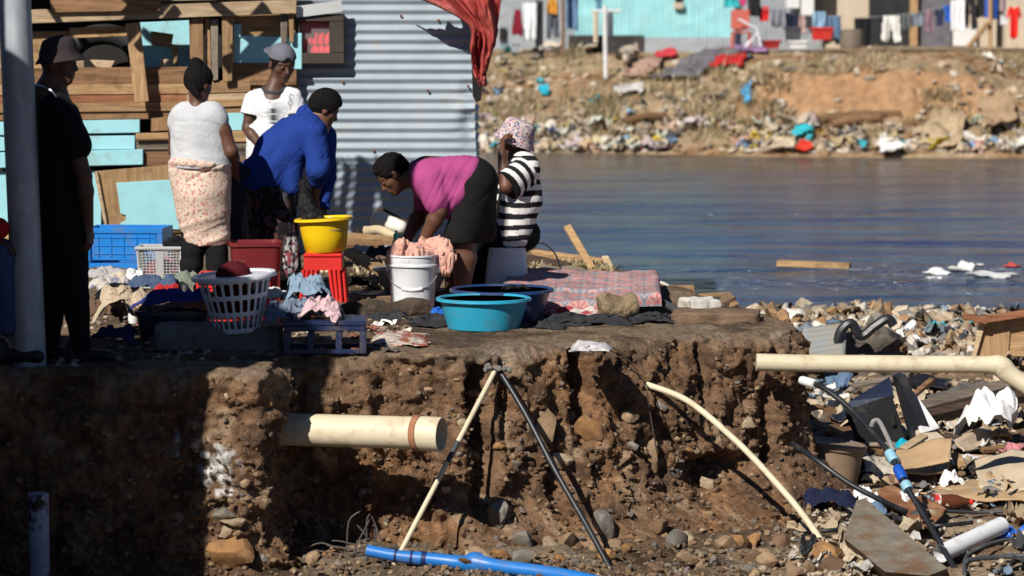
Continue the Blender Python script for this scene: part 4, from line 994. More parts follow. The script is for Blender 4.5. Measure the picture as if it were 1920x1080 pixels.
# ================================================================ people
SKIN = mat('skin_dark', (.115, .052, .032), .5, .15, 12, bump=.12, bscale=60, spec=.35)
SKIN2 = mat('skin_deep', (.095, .045, .03), .5, .15, 12, bump=.12, bscale=60, spec=.35)
SKIN3 = mat('skin_brown', (.17, .08, .048), .5, .15, 12, bump=.12, bscale=60, spec=.35)
HAIR = mat('hair_black', (.008, .007, .007), .8, .4, 40, bump=1, bscale=90, spec=.12, bdist=.012)
EYE = mat('eye_white', (.6, .56, .5), .3, .05); PUP = mat('eye_dark', (.01, .008, .007), .2, .05)
SHOE = mat('shoe_black', (.02, .02, .022), .5, .2)
def A3(v): return np.array(v[:], float)
def J(x, y, d): return A3(P(x, y, d))
def frame(f, u):
    f = Vector(f).normalized(); u = Vector(u); u = (u - f * u.dot(f)).normalized(); r_ = f.cross(u)
    return A3(f), A3(u), A3(r_)
def add_head(S, c, f, u, s=1.0):
    f, u, r_ = frame(f, u); ax = [r_, f, u]
    S.ell(c + u * .028 * s - f * .008 * s, [.074 * s, .094 * s, .092 * s], ax, .015)
    S.ell(c - u * .042 * s + f * .028 * s, [.054 * s, .062 * s, .066 * s], ax, .03)
    S.rc(c - u * .088 * s + f * .068 * s, c - u * .086 * s + f * .062 * s, .022 * s, None, .02)
    S.rc(c + f * .080 * s + u * .012 * s, c + f * .103 * s - u * .026 * s, .009 * s, .014 * s, .012)
    for q_ in (-1, 1):
        S.rc(c + f * .086 * s - u * .03 * s, c + f * .088 * s - u * .032 * s + r_ * .013 * q_ * s, .010 * s, .009 * s, .008)
        S.rc(c + f * .080 * s + u * .024 * s + r_ * .012 * q_ * s, c + f * .066 * s + u * .026 * s + r_ * .045 * q_ * s, .010 * s, .009 * s, .012)
        S.ell(c + f * .050 * s - u * .020 * s + r_ * .040 * q_ * s, [.022 * s, .026 * s, .022 * s], ax, .02)
        S.ell(c - f * .004 * s - u * .008 * s + r_ * .077 * q_ * s, [.010 * s, .022 * s, .034 * s], ax, .008)
        S.ell(c + f * .080 * s + u * .004 * s + r_ * .030 * q_ * s, [.014 * s, .012 * s, .008 * s], ax, .006)
    S.rc(c + f * .084 * s - u * .053 * s - r_ * .016 * s, c + f * .084 * s - u * .053 * s + r_ * .016 * s, .0115 * s, None, .006)
    S.rc(c + f * .082 * s - u * .068 * s - r_ * .014 * s, c + f * .082 * s - u * .068 * s + r_ * .014 * s, .0115 * s, None, .006)
def add_eyes(parent, c, f, u, s=1.0):
    f, u, r_ = frame(f, u)
    for q_ in (-1, 1):
        m_ = MB(); e = c + f * .079 * s + u * .004 * s + r_ * .030 * q_ * s
        m_.lathe([(.0, -.009), (.008, -.006), (.0105, 0), (.008, .006), (0, .009)], e, 10, Matrix((Vector(r_), Vector(f), Vector(u))).transposed()); o = m_.build('eye', EYE, parent, True)
        m2 = MB(); m2.lathe([(0, -.005), (.0045, -.003), (.0055, 0), (.0045, .003), (0, .005)], e + f * .008, 8); m2.build('iris', PUP, o, True)
def add_hand(S, w_, d_, n_, curl=.5, side=1, s=1.0, spread=1.0):
    """w_ wrist, d_ pointing to the fingers, n_ the way the palm faces"""
    d_, n_, l_ = frame(d_, n_); l_ = l_ * side
    for t in (-.024, -.008, .008, .024):
        S.rc(w_ + d_ * .01 + l_ * t * .6 * s, w_ + d_ * .082 * s + l_ * t * s, .014 * s, .0115 * s, .012)
    for i, (t, L, c_) in enumerate([(-.031, .058, 1.25), (-.0105, .072, 1.08), (.0105, .078, 1.0), (.031, .070, .88)]):
        p_ = w_ + d_ * (.086 if abs(t) < .02 else .080) * s + l_ * t * s * spread; a = .25 + .15 * c_; 
        for k, fr_ in enumerate((.45, .32, .23)):
            a2 = a + curl * c_ * (k + .35) * .75
            v_ = d_ * math.cos(a2) + n_ * math.sin(a2) + l_ * t * 3 * (spread - .8)
            q_ = p_ + v_ / np.linalg.norm(v_) * L * fr_ * s
            S.rc(p_, q_, (.0095 - .0012 * k) * s, (.0088 - .0012 * k) * s, .004); p_ = q_
    p_ = w_ + d_ * .028 * s + l_ * .028 * s
    for k, L in enumerate((.038, .030, .024)):
        v_ = l_ * (.75 - .28 * k) + d_ * .7 + n_ * (.25 + curl * .3 * k); q_ = p_ + v_ / np.linalg.norm(v_) * L * s
        S.rc(p_, q_, (.0135 - .002 * k) * s, (.0118 - .002 * k) * s, .008); p_ = q_
def add_arm(S, sh, el, wr, s=1.0, fat=1.0):
    S.rc(sh, sh + (el - sh) * .4, .054 * fat, .050 * fat, .03); S.rc(sh + (el - sh) * .4, el, .050 * fat, .038 * fat, .02)
    S.rc(el, el + (wr - el) * .3, .039 * fat, .041 * fat, .015); S.rc(el + (wr - el) * .3, wr, .041 * fat, .026 * fat, .015)
def add_leg(S, hp, kn, an, toe, fat=1.0):
    S.rc(hp, kn, .088 * fat, .056 * fat, .03)
    cf = kn + (an - kn) * .32; bk = -np.array([toe[0], toe[1], 0]) ; bk = bk / (np.linalg.norm(bk) + 1e-6)
    S.rc(kn, cf + bk * .012, .056 * fat, .057 * fat, .02); S.rc(cf + bk * .012, an, .057 * fat, .036 * fat, .02)
    t = np.array(toe, float); t /= np.linalg.norm(t)
    S.rc(an + np.array([0, 0, -.03]) - t * .03, an + t * .12 + np.array([0, 0, -.05]), .034, .026, .02)
def crease(q_, seed):
    wv = np.stack([vnoise(q_ * .8 + 5.3, seed + 1), vnoise(q_ * .8 + 11.7, seed + 2), vnoise(q_ * .8 + 19.1, seed + 3)], 1)
    return -(1 - np.abs(vnoise(q_ + .45 * wv, seed))) ** 5
def foldf(amp, sx, seed, kind='ridge', ax=None):
    sx = np.array(sx, float)
    def f(p_):
        q_ = p_ * sx if ax is None else (p_ @ np.array(ax).T) * sx
        return amp * (1.0 * fbm(q_ * .7, 2, seed + 5) + .75 * (crease(q_, seed) + .35) + .45 * (crease(q_ * 1.9, seed + 9) + .35))
    return f
def emit(S, name, mt, parent, res=.0065, fold=None, colf=None, label=None):
    V, F = S.mesh(res, fold)
    o = mesh_obj(name, V, F, mt, parent, True, colf(V) if colf else None)
    if label: o['label'] = label
    return o
def shoe(parent, an, toe, L=.25, mt=None):
    t = np.array(toe, float); t[2] = 0; t /= np.linalg.norm(t); S = SDF(); b = an.copy(); b[2] = max(b[2] - .075, .03)
    S.rc(b - t * .05, b + t * .16, .042, .034, .02); S.rc(b - t * .05, b - t * .04 + np.array([0, 0, .05]), .045, .043, .02)
    S.half(b - np.array([0, 0, .034]), (0, 0, -1)); emit(S, 'shoe', mt or SHOE, parent, .006)
def person(label, loc): return thing('person', label, 'person', loc)
def hair_cap(S, c, f, u, g=.012, front=.055, low=-.05, k=.016):
    f, u, r_ = frame(f, u); ax = [r_, f, u]
    S.ell(c + u * .030 - f * .008, [.074 + g, .094 + g, .092 + g], ax, .01)
    n = f * .82 - u * .57; S.half(c + f * front + u * .01, n, k); S.half(c + u * low, -u, k)
def floral(name, base, dots, scale, thr=.3, rough=.9):
    m, nt, b = nodes_of(name); N = nt.nodes; L = nt.links; b.inputs['Roughness'].default_value = rough; b.inputs['Specular IOR Level'].default_value = .15
    tc = N.new('ShaderNodeTexCoord'); cur = None; prev = None
    nz = N.new('ShaderNodeTexNoise'); nz.inputs['Scale'].default_value = 30; L.new(tc.outputs['Object'], nz.inputs[0])
    dis = N.new('ShaderNodeVectorMath'); dis.operation = 'SCALE'; dis.inputs['Scale'].default_value = .035; L.new(nz.outputs['Color'], dis.inputs[0])
    ad = N.new('ShaderNodeVectorMath'); ad.operation = 'ADD'; L.new(tc.outputs['Object'], ad.inputs[0]); L.new(dis.outputs[0], ad.inputs[1])
    bc = N.new('ShaderNodeRGB'); bc.outputs[0].default_value = base + (1,); cur = bc.outputs[0]
    for i, (c, sc, th) in enumerate(dots):
        v = N.new('ShaderNodeTexVoronoi'); v.inputs['Scale'].default_value = sc; v.inputs['Randomness'].default_value = 1
        a2 = N.new('ShaderNodeVectorMath'); a2.operation = 'ADD'; a2.inputs[1].default_value = (i * 3.7, i * 1.9, i * 5.3); L.new(ad.outputs[0], a2.inputs[0]); L.new(a2.outputs[0], v.inputs['Vector'])
        mr = N.new('ShaderNodeMapRange'); mr.inputs['From Min'].default_value = th; mr.inputs['From Max'].default_value = th - .08; L.new(v.outputs['Distance'], mr.inputs[0])
        mx = N.new('ShaderNodeMix'); mx.data_type = 'RGBA'; L.new(mr.outputs[0], mx.inputs['Factor']); L.new(cur, mx.inputs['A']); mx.inputs['B'].default_value = c + (1,); cur = mx.outputs['Result']
    L.new(cur, b.inputs['Base Color'])
    n4 = N.new('ShaderNodeTexNoise'); n4.inputs['Scale'].default_value = 30; n4.inputs['Detail'].default_value = 4; L.new(tc.outputs['Object'], n4.inputs[0])
    bp = N.new('ShaderNodeBump'); bp.inputs['Strength'].default_value = .4; bp.inputs['Distance'].default_value = .01; L.new(n4.outputs['Fac'], bp.inputs['Height']); L.new(bp.outputs[0], b.inputs['Normal'])
    return m
VC = mat('cloth_printed', (1, 1, 1), .9, .08, 9, bump=.5, bscale=35, attr=True, spec=.15, bdist=.012)
BLACKC = cloth('black', (.009, .009, .010)); up = np.array([0, 0, 1.0])

# ---- woman in the grey sleeveless top, seen from behind
d = 18.0
w1 = person('woman seen from behind in grey sleeveless top and cream floral wrap skirt, hair bun', tuple(G(378, 556)))
S = SDF(); hc = J(372, 158, d); hf = (.55, .72, -.32); hu = (.05, .1, 1)
add_head(S, hc, hf, hu, .97); S.rc(hc - up * .06 - np.array([0, .0, 0]), J(370, 200, d), .05, .06, .03)
sl, sr = J(340, 219, d + .02), J(402, 217, d - .02); pv = J(376, 330, d)
S.rc(sl, sr, .055, None, .05); S.rc(J(370, 230, d), pv, .10, .11, .05)
er, wr_ = J(433, 284, d - .06), J(440, 322, d + .16); el_, wl = J(328, 282, d + .1), J(352, 312, d + .34)
add_arm(S, J(406, 222, d - .02), er, wr_, fat=1.12); add_hand(S, wr_, (.2, .8, -.5), (-1, 0, 0), .7, 1)
add_arm(S, J(336, 222, d + .02), el_, wl, fat=1.12); add_hand(S, wl, (.6, .7, -.4), (.3, .5, -1), .7, -1)
emit(S, 'body', SKIN, w1, .006)
S = SDF(); hair_cap(S, hc, hf, hu, .012, .035, -.055); S.ell(J(367, 120, d), [.048, .045, .043], None, .012); S.rc(J(367, 128, d), J(369, 135, d), .03, .04, .02)
S.rc(hc + np.array([-.03, -.07, -.03]), hc + np.array([0, -.08, -.06]), .025, .02, .03)
emit(S, 'hair', HAIR, w1, .006, lambda p_: .004 * fbm(p_ * np.array([40, 40, 14]), 2, 3))
S = SDF()
S.rc(J(345, 220, d + .02), J(352, 318, d), .088, .105, .05); S.rc(J(398, 218, d - .02), J(402, 318, d), .088, .105, .05); S.rc(J(370, 235, d), J(376, 310, d), .125, .14, .06)
S.rc(J(350, 208, d), J(396, 206, d), .05, None, .04); S.rc(J(402, 220, d - .02), J(409, 226, d - .03), .066, .062, .03); S.rc(J(340, 222, d + .02), J(332, 228, d + .03), .066, .062, .03)
S.half(J(370, 190, d), (.0, .1, 1)); S.half(J(370, 312, d), (0, 0, -1))
def f1(p_):
    z = p_[:, 2]; low = sstep(.98, .85, z)
    return .015 * ridge(p_ * np.array([2.2, 2.2, 17]) + np.stack([p_[:, 2] * 4, p_[:, 2] * 0, p_[:, 0] * 3], 1), 2, 5) * (.2 + low) + .004 * (crease(p_ * np.array([4, 4, 11]), 8) + .3)
emit(S, 'top', cloth('pale_grey', (.50, .51, .53), .08), w1, .0065, f1)
S = SDF()
S.rc(J(345, 318, d), J(366, 446, d), .100, .078, .05); S.rc(J(404, 318, d), J(405, 446, d), .100, .088, .05); S.rc(J(375, 330, d), J(386, 440, d), .135, .105, .06); S.rc(J(378, 365, d - .04), J(384, 400, d - .02), .125, .11, .06)
S.half(J(380, 303, d), (.06, 0, 1)); S.half(J(390, 459, d), (-.10, 0, -1))
a0 = J(375, 306, d)
for k in range(18):
    t0, t1 = 2 * math.pi * k / 18, 2 * math.pi * (k + 1) / 18
    S.rc(a0 + np.array([.172 * math.cos(t0), .135 * math.sin(t0), .012 * math.sin(2 * t0)]), a0 + np.array([.172 * math.cos(t1), .135 * math.sin(t1), .012 * math.sin(2 * t1)]), .022, None, .02)
def f2(p_):
    l = (p_[:, 0] - a0[0]) * .55 - (p_[:, 2] - .62)       # the wrap's overlapping edge
    w_ = .006 * np.exp(-((l + .18) / .012) ** 2) * (p_[:, 0] > a0[0] - .07)
    return .009 * ridge(p_ * np.array([2, 2, 13]) + np.stack([0 * p_[:, 0], 0 * p_[:, 0], -p_[:, 0] * 5], 1), 2, 15) * (.2 + sstep(.62, .42, p_[:, 2])) + .006 * fbm(p_ * 7, 2, 4) - w_ * 1.5
emit(S, 'skirt', floral('floral_cream', (.62, .50, .40), [((.48, .20, .20), 34, .34), ((.60, .30, .28), 47, .34), ((.25, .22, .15), 40, .26)], 1), w1, .0065, f2)
S = SDF()
for hp, kn, an in ((J(358, 420, d), J(362, 470, d), J(352, 546, d)), (J(402, 420, d - .02), J(406, 470, d - .02), J(412, 548, d - .05))):
    S.rc(hp, kn, .062, .068, .02); S.rc(kn, kn + (an - kn) * .35, .070, .068, .02); S.rc(kn + (an - kn) * .35, an, .068, .05, .02)
emit(S, 'leggings', BLACKC, w1, .0065, foldf(.005, (5, 5, 12), 3))
for an in (J(352, 548, d), J(412, 550, d - .05)): shoe(w1, an + up * .03, (.2, 1, 0))

# ---- man in the white T-shirt and backwards cap
d = 20.0
w2 = person('man in white T-shirt and backwards grey cap looking down by the wooden shack', tuple(G(513, 515)))
S = SDF(); hc = J(529, 119, d); hf = (.42, -.80, -.36); hu = (.16, -.40, .9)
add_head(S, hc, hf, hu, 1.10); S.rc(hc - up * .06 + np.array([-.02, .03, 0]), J(512, 172, d), .056, .066, .03)
sA, sB = J(476, 187, d), J(549, 183, d)
S.rc(sA, sB, .055, None, .05); S.rc(J(512, 200, d), J(512, 300, d), .10, .11, .05)
eA, wA = J(464, 240, d - .02), J(490, 276, d - .16); eB, wB = J(560, 240, d - .02), J(553, 286, d - .16)
add_arm(S, sA, eA, wA, fat=.98); add_hand(S, wA, (.6, -.4, -.6), (.6, .4, 0), .5, -1)
add_arm(S, sB, eB, wB, fat=.98); add_hand(S, wB, (-.2, -.5, -.8), (-1, 0, 0), .5, 1)
emit(S, 'body', SKIN2, w2, .006); add_eyes(w2, hc, hf, hu, 1.10)
S = SDF()
S.rc(J(482, 192, d), J(488, 300, d), .085, .095, .05); S.rc(J(543, 190, d), J(537, 300, d), .085, .095, .05); S.rc(J(512, 205, d), J(512, 300, d), .115, .12, .05)
S.rc(sA, sA + (eA - sA) * .5, .066, .074, .025); S.rc(sB, sB + (eB - sB) * .5, .066, .074, .025); S.rc(J(490, 180, d), J(535, 178, d), .05, None, .04)
S.half(sA + (eA - sA) * .54, (eA - sA), .004, .088); S.half(sB + (eB - sB) * .56, (eB - sB), .004, .078)
S.half(J(512, 160, d), (.0, -.25, 1)); S.half(J(512, 322, d), (0, 0, -1))
def print_col(V):
    px = 960 + FPX * V[:, 0] / V[:, 1]; v_ = np.array([J(514, 197, d)[2]]); z = V[:, 2]
    c = np.repeat(np.array([[.70, .71, .73]]), len(V), 0)
    x = V[:, 0] - J(515, 197, d)[0]; zz = z - v_[0]
    front_ = V[:, 1] < d + .02
    bar = np.exp(-(x / .030) ** 2) * (np.abs(zz) < .13) * (.35 + .65 * (vnoise(np.stack([x * 14, 0 * x, z * 95], 1), 3) > -.05)) * (vnoise(np.stack([x * 22, 0 * x, z * 26], 1), 8) > -.35)
    smear = np.exp(-((x + .03) / .05) ** 2) * (np.abs(zz) < .12) * (vnoise(np.stack([x * 5, 0 * x, z * 110], 1), 13) > .35) * .5
    t = np.clip(np.maximum(bar, smear), 0, 1) * front_
    lx = V[:, 0] - J(548, 196, d)[0]; lz = z - J(548, 190, d)[2]
    em = (np.abs(np.hypot(lx, lz - .03) - .018) < .004) | (np.abs(np.hypot(lx + .005, lz + .012) - .016) < .004) | ((np.abs(lx + .006) < .003) & (np.abs(lz) < .06))
    t = np.maximum(t, em * front_ * .6)[:, None]
    nk = A3(J(514, 160, d)); dn = np.hypot(V[:, 0] - nk[0], V[:, 1] - nk[1] - .01); t = np.maximum(t[:, 0], 1.0 * (dn < .092 + .004 * fbm(V * 30, 1, 3)) * (z > J(514, 174, d)[2]))[:, None]
    return c * (1 - t) + np.array([.06, .065, .075]) * t
emit(S, 'tshirt', VC, w2, .005, foldf(.007, (7, 7, 5), 25), print_col)
S = SDF()
for hp, kn, an in ((J(494, 310, d), J(490, 405, d), J(486, 508, d)), (J(532, 310, d), J(536, 405, d), J(540, 508, d))):
    S.rc(hp, kn, .105, .075, .04); S.rc(kn, an, .075, .06, .02)
S.half(J(512, 296, d), (0, 0, 1)); emit(S, 'trousers', cloth('navy_jeans', (.025, .03, .045)), w2, .008, foldf(.007, (5, 5, 11), 4))
for an in (J(486, 508, d), J(540, 508, d)): shoe(w2, an + up * .02, (.1, -1, 0))
f_, u_, r_ = frame(hf, hu); CAPM = cloth('grey_cap', (.14, .14, .17))
S = SDF(); S.ell(hc + u_ * .034 - f_ * .008, [.098, .120, .111], [r_, f_, u_], .01); S.half(hc + u_ * .044, -u_ + f_ * .12, .006)
S.ell(hc + f_ * .130 + u_ * .060, [.036, .045, .026], [r_, f_, u_], .006, '-'); emit(S, 'cap', CAPM, w2, .005)
S = SDF(); S.ell(hc - f_ * .150 + u_ * .032, [.080, .082, .008], [r_, f_, u_], .01); emit(S, 'cap_brim', CAPM, w2, .005)
S = SDF(); S.ell(hc + u_ * .028 - f_ * .008, [.088, .110, .107], [r_, f_, u_], .01); S.half(hc + f_ * .05, f_ * .9 - u_ * .4, .01); S.half(hc - u_ * .03, -u_, .01); emit(S, 'hair', HAIR, w2, .006)
nkc = Vector(P(514, 167, d)); tq_ = Matrix.Rotation(R(24), 3, 'X') @ Matrix.Identity(3)
MB().tube([nkc + tq_ @ Vector((.074 * math.cos(a), .070 * math.sin(a), 0)) for a in np.linspace(0, 6.2832, 26)], .019, 8, False).build('collar', cloth('charcoal', (.05, .05, .055)), w2, True)
# ---- woman in the blue jacket bending over the yellow basin
d = 18.6
w3 = person('woman in bright blue jacket and dark floral skirt bending over the yellow basin', tuple(G(505, 549)))
S = SDF(); hc = J(609, 203, d); hf = (.80, .22, -.52); hu = (.50, .1, .86)
add_head(S, hc, hf, hu, .96); S.rc(hc - A3(Vector(hu)) * .05, J(588, 224, d), .05, .06, .03)
S.rc(J(588, 240, d), J(505, 340, d), .10, .12, .05)
sN, sF = J(590, 252, d - .17), J(606, 244, d + .16); eN, wN = J(598, 318, d - .25), J(590, 372, d - .12); eF, wF = J(612, 330, d + .16), J(606, 384, d + .05)
add_arm(S, sN, eN, wN); add_hand(S, wN, (.05, .1, -1), (.3, 1, 0), .9, -1)
add_arm(S, sF, eF, wF); add_hand(S, wF, (-.1, -.1, -1), (-.3, -1, 0), .9, 1)
for x_, dd in ((490, .1), (520, -.1)): add_leg(S, J(500, 380, d + dd), J(x_ + 6, 465, d + dd), J(x_, 540, d + dd), (1, .2, 0))
emit(S, 'body', SKIN3, w3, .006)
S = SDF(); f_, u_, r_ = frame(hf, hu); hair_cap(S, hc, hf, hu, .014, .045, -.05); S.ell(hc - f_ * .05 + u_ * .01, [.078, .07, .085], [r_, f_, u_], .02); emit(S, 'hair', HAIR, w3, .006, lambda p_: .003 * fbm(p_ * 60, 2, 3))
S = SDF()
for o_, k in ((-.10, 0), (.10, 1)):
    S.rc(J(582, 246, d + o_), J(508, 320, d + o_), .115, .135, .06); S.rc(J(508, 320, d + o_), J(484, 338, d + o_), .135, .12, .05)
S.rc(J(552, 262, d + .05), J(520, 286, d + .05), .150, .148, .07); S.rc(J(552, 262, d - .05), J(520, 286, d - .05), .150, .148, .07); S.rc(J(590, 226, d), J(582, 236, d), .066, .10, .04)
S.rc(J(548, 290, d - .15), J(549, 352, d - .16), .075, .050, .05); S.rc(J(470, 318, d - .05), J(462, 336, d - .05), .07, .05, .05)
S.rc(sN + np.array([0, -.03, 0]), eN, .080, .076, .014); S.rc(eN, eN + (wN - eN) * .35, .076, .058, .02); S.rc(J(574, 214, d), J(598, 208, d), .062, .05, .01); S.rc(sF, eF, .08, .066, .035); S.rc(eF, eF + (wF - eF) * 1.1, .062, .048, .02)
nn_ = Vector((-.30, 0, -1)); S.half(J(500, 360, d), nn_, .01); S.half(J(592, 206, d), (.75, 0, .6), .006)
axj = [A3(Vector((.63, 0, .77)).normalized()), np.array([0, 1.0, 0]), A3(Vector((-.77, 0, .63)).normalized())]
emit(S, 'jacket', cloth('royal_blue', (.014, .040, .215), .10), w3, .0065, foldf(.011, (3, 3, 12), 35, ax=axj))
S = SDF()
S.rc(J(495, 345, d + .08), J(490, 500, d + .1), .13, .15, .06); S.rc(J(500, 345, d - .08), J(508, 505, d - .1), .13, .16, .06); S.rc(J(525, 370, d - .1), J(540, 500, d - .12), .08, .09, .06)
S.half(J(500, 528, d), (0, 0, -1)); S.half(J(500, 322, d), (.3, 0, 1))
def skirt_print(V):
    px = 960 + FPX * V[:, 0] / V[:, 1]; c = np.repeat(np.array([[.014, .012, .013]]), len(V), 0)
    a = fbm(V * 26, 2, 61); b = fbm(V * 34, 2, 64)
    c = np.where((a > .26)[:, None], np.array([.10, .045, .045]), c); c = np.where((b > .30)[:, None], np.array([.06, .055, .07]), c)
    z0 = J(545, 440, d)[2]; z1 = J(545, 515, d)[2]
    m = (np.abs(px - 545 - 8 * fbm(V * 9, 2, 3)) < 13) & (V[:, 2] < z0) & (V[:, 2] > z1) & (V[:, 1] < d)
    c = np.where((m & (vnoise(V * 60, 5) > -.15))[:, None], np.array([.55, .53, .52]), c); c = np.where((m & (vnoise(V * 45, 9) > .35))[:, None], np.array([.42, .10, .13]), c)
    return c
emit(S, 'skirt', VC, w3, .006, foldf(.010, (9, 9, 2.2), 45), skirt_print)
for x_, dd in ((490, .1), (520, -.1)): shoe(w3, J(x_, 540, d + dd), (1, .2, 0))

# ---- woman in the purple T-shirt washing in the white bucket
d = 17.7
w4 = person('woman in purple T-shirt and black skirt bent over washing in the white bucket', tuple(G(870, 566)))
S = SDF(); hc = J(737, 327, d); hf = (-.70, -.12, -.70); hu = (-.70, -.05, .71)
add_head(S, hc, hf, hu, 1.02); S.rc(hc - A3(Vector(hu).normalized()) * .055, J(790, 328, d), .056, .068, .03)
S.rc(J(800, 325, d), J(885, 335, d), .11, .13, .05)
sN, sF = J(808, 340, d - .17), J(798, 340, d + .15); eN, wN = J(824, 396, d - .24), J(794, 450, d - .20); eF, wF = J(788, 398, d + .10), J(764, 446, d - .08)
add_arm(S, sN, eN, wN, fat=1.22); add_hand(S, wN, (-.35, .2, -.9), (-.9, .3, .3), .75, 1, 1.05)
add_arm(S, sF, eF, wF, fat=1.2); add_hand(S, wF, (-.25, -.1, -.95), (.8, -.3, 0), .75, -1, 1.05)
add_leg(S, J(884, 380, d - .1), J(867, 456, d - .12), J(867, 543, d - .12), (-1, -.15, 0), 1.32); add_leg(S, J(884, 380, d + .12), J(850, 456, d + .16), J(848, 540, d + .16), (-1, -.1, 0), 1.28)
emit(S, 'body', SKIN, w4, .006)
S = SDF(); f_, u_, r_ = frame(hf, hu); hair_cap(S, hc, hf, hu, .016, .050, -.04, .035); S.ell(hc - f_ * .06 + u_ * .02, [.080, .065, .085], [r_, f_, u_], .02)
emit(S, 'hair', HAIR, w4, .006, lambda p_: .010 * fbm(p_ * 55, 2, 3))
S = SDF()
for o_ in (-.10, .10):
    S.rc(J(800, 334, d + o_), J(872, 330, d + o_), .115, .130, .06); S.rc(J(818, 356, d + o_ * .8), J(852, 362, d + o_ * .9), .11, .125, .06)
S.rc(J(786, 322, d), J(796, 324, d), .078, .09, .04)
S.rc(J(850, 370, d - .16), J(840, 402, d - .17), .09, .035, .05)
S.rc(sN, sN + (eN - sN) * .72, .090, .082, .035); S.rc(sF, sF + (eF - sF) * .72, .088, .08, .035)
S.half(J(770, 325, d), (-1, 0, -.12), .006); S.half(J(893, 320, d), (.93, 0, -.36), .006)
ax4 = [A3(Vector((.9, 0, -.43)).normalized()), np.array([0, 1.0, 0]), A3(Vector((.43, 0, .9)).normalized())]
emit(S, 'tshirt', cloth('purple', (.35, .060, .19), .10), w4, .006, foldf(.009, (15, 3, 2.0), 55, ax=ax4))
S = SDF()
S.rc(J(886, 342, d - .08), J(862, 442, d - .11), .155, .135, .06); S.rc(J(886, 342, d + .09), J(862, 442, d + .13), .155, .14, .06); S.rc(J(884, 342, d), J(896, 430, d), .15, .12, .06)
S.half(J(870, 452, d), (-.02, 0, -1)); S.half(J(868, 345, d), (-.93, 0, .36), .006)
emit(S, 'skirt', mat('cloth_black_skirt', (.008, .0075, .0075), .85, .15, 9, bump=.35, bscale=50, spec=.2), w4, .0065, foldf(.006, (5, 5, 5), 65))
for an in (J(867, 545, d - .12), J(848, 542, d + .16)): shoe(w4, an, (-1, -.12, 0))

# ---- woman in the striped top sitting on the upturned bucket
d = 18.7
w5 = person('woman in black and white striped top and flowered bucket hat sitting on a white bucket', tuple(G(955, 545)))
S = SDF(); hc = J(966, 257, d); hf = (-.86, -.05, -.40); hu = (-.25, -.05, .95)
add_head(S, hc, hf, hu, .97); S.rc(hc - up * .05 + np.array([.03, 0, 0]), J(974, 296, d), .055, .065, .03)
S.rc(J(974, 310, d), J(960, 420, d), .10, .12, .05)
sN, sF = J(988, 316, d - .17), J(972, 314, d + .17); eN, wN = J(949, 350, d - .28), J(941, 285, d - .18); eF, wF = J(940, 380, d + .25), J(905, 420, d + .15)
add_arm(S, sN, eN, wN, fat=1.08); add_hand(S, wN, (.10, .05, 1), (1, .25, 0), .95, 1, 1.0); add_arm(S, sF, eF, wF, fat=1.08); add_hand(S, wF, (-1, 0, -.4), (0, 0, -1), .4, 1)
emit(S, 'body', SKIN, w5, .006)
S = SDF()
for o_ in (-.10, .10):
    S.rc(J(982, 312, d + o_), J(979, 372, d + o_), .098, .125, .05); S.rc(J(979, 372, d + o_), J(962, 440, d + o_), .125, .125, .05)
S.rc(J(974, 298, d), J(978, 306, d), .07, .10, .04); S.rc(sN, sN + (eN - sN) * .86, .090, .102, .03); S.rc(sF, sF + (eF - sF) * .8, .088, .09, .03)
S.half(J(962, 286, d), (-.3, 0, 1), .006); S.half(J(960, 462, d), (-.32, 0, -1), .006); S.half(sN + (eN - sN) * .90, eN - sN, .006, .125)
def stripes(V):
    a, b = np.array(J(974, 300, d)), np.array(J(962, 455, d))
    sp = ((V - a) @ (b - a)) / np.linalg.norm(b - a) + .10 * (V[:, 0] - J(975, 0, d)[0]) + .02 * fbm(V * 5, 2, 4)
    ar = ((V - sN) @ (eN - sN)) / np.linalg.norm(eN - sN)
    # distance from the sleeve's axis decides which run of stripes a point carries
    t = np.clip(ar / np.linalg.norm(eN - sN), 0, 1); da = np.linalg.norm(V - (sN + (eN - sN) * t[:, None]), axis=1)
    slv = (da < .112) & (ar > .01) & (V[:, 1] < d - .10)
    q_ = np.where(slv, ar + .006, sp)
    k = (np.mod(q_ / .074, 1) < .52)[:, None]
    return np.where(k, np.array([.72, .70, .68]), np.array([.014, .014, .017]))
emit(S, 'striped_top', VC, w5, .005, foldf(.006, (6, 6, 6), 75), stripes)
S = SDF()
S.rc(J(968, 440, d - .08), J(900, 452, d - .1), .125, .095, .05); S.rc(J(968, 440, d + .08), J(900, 452, d + .12), .125, .095, .05); S.rc(J(958, 446, d), J(985, 440, d), .13, .10, .05)
for o_ in (-.1, .12): S.rc(J(900, 452, d + o_), J(893, 538, d + o_), .085, .062, .03)
S.half(J(960, 468, d) , (.1, 0, -1), .01) if False else None
emit(S, 'trousers', BLACKC, w5, .008, foldf(.006, (6, 6, 6), 85))
for o_ in (-.1, .12): shoe(w5, J(890, 536, d + o_), (-1, 0, 0))
hM = cloth
HATF = floral('floral_hat', (.55, .45, .42), [((.05, .07, .16), 58, .42), ((.50, .16, .14), 64, .36), ((.20, .24, .34), 70, .36)], 1)
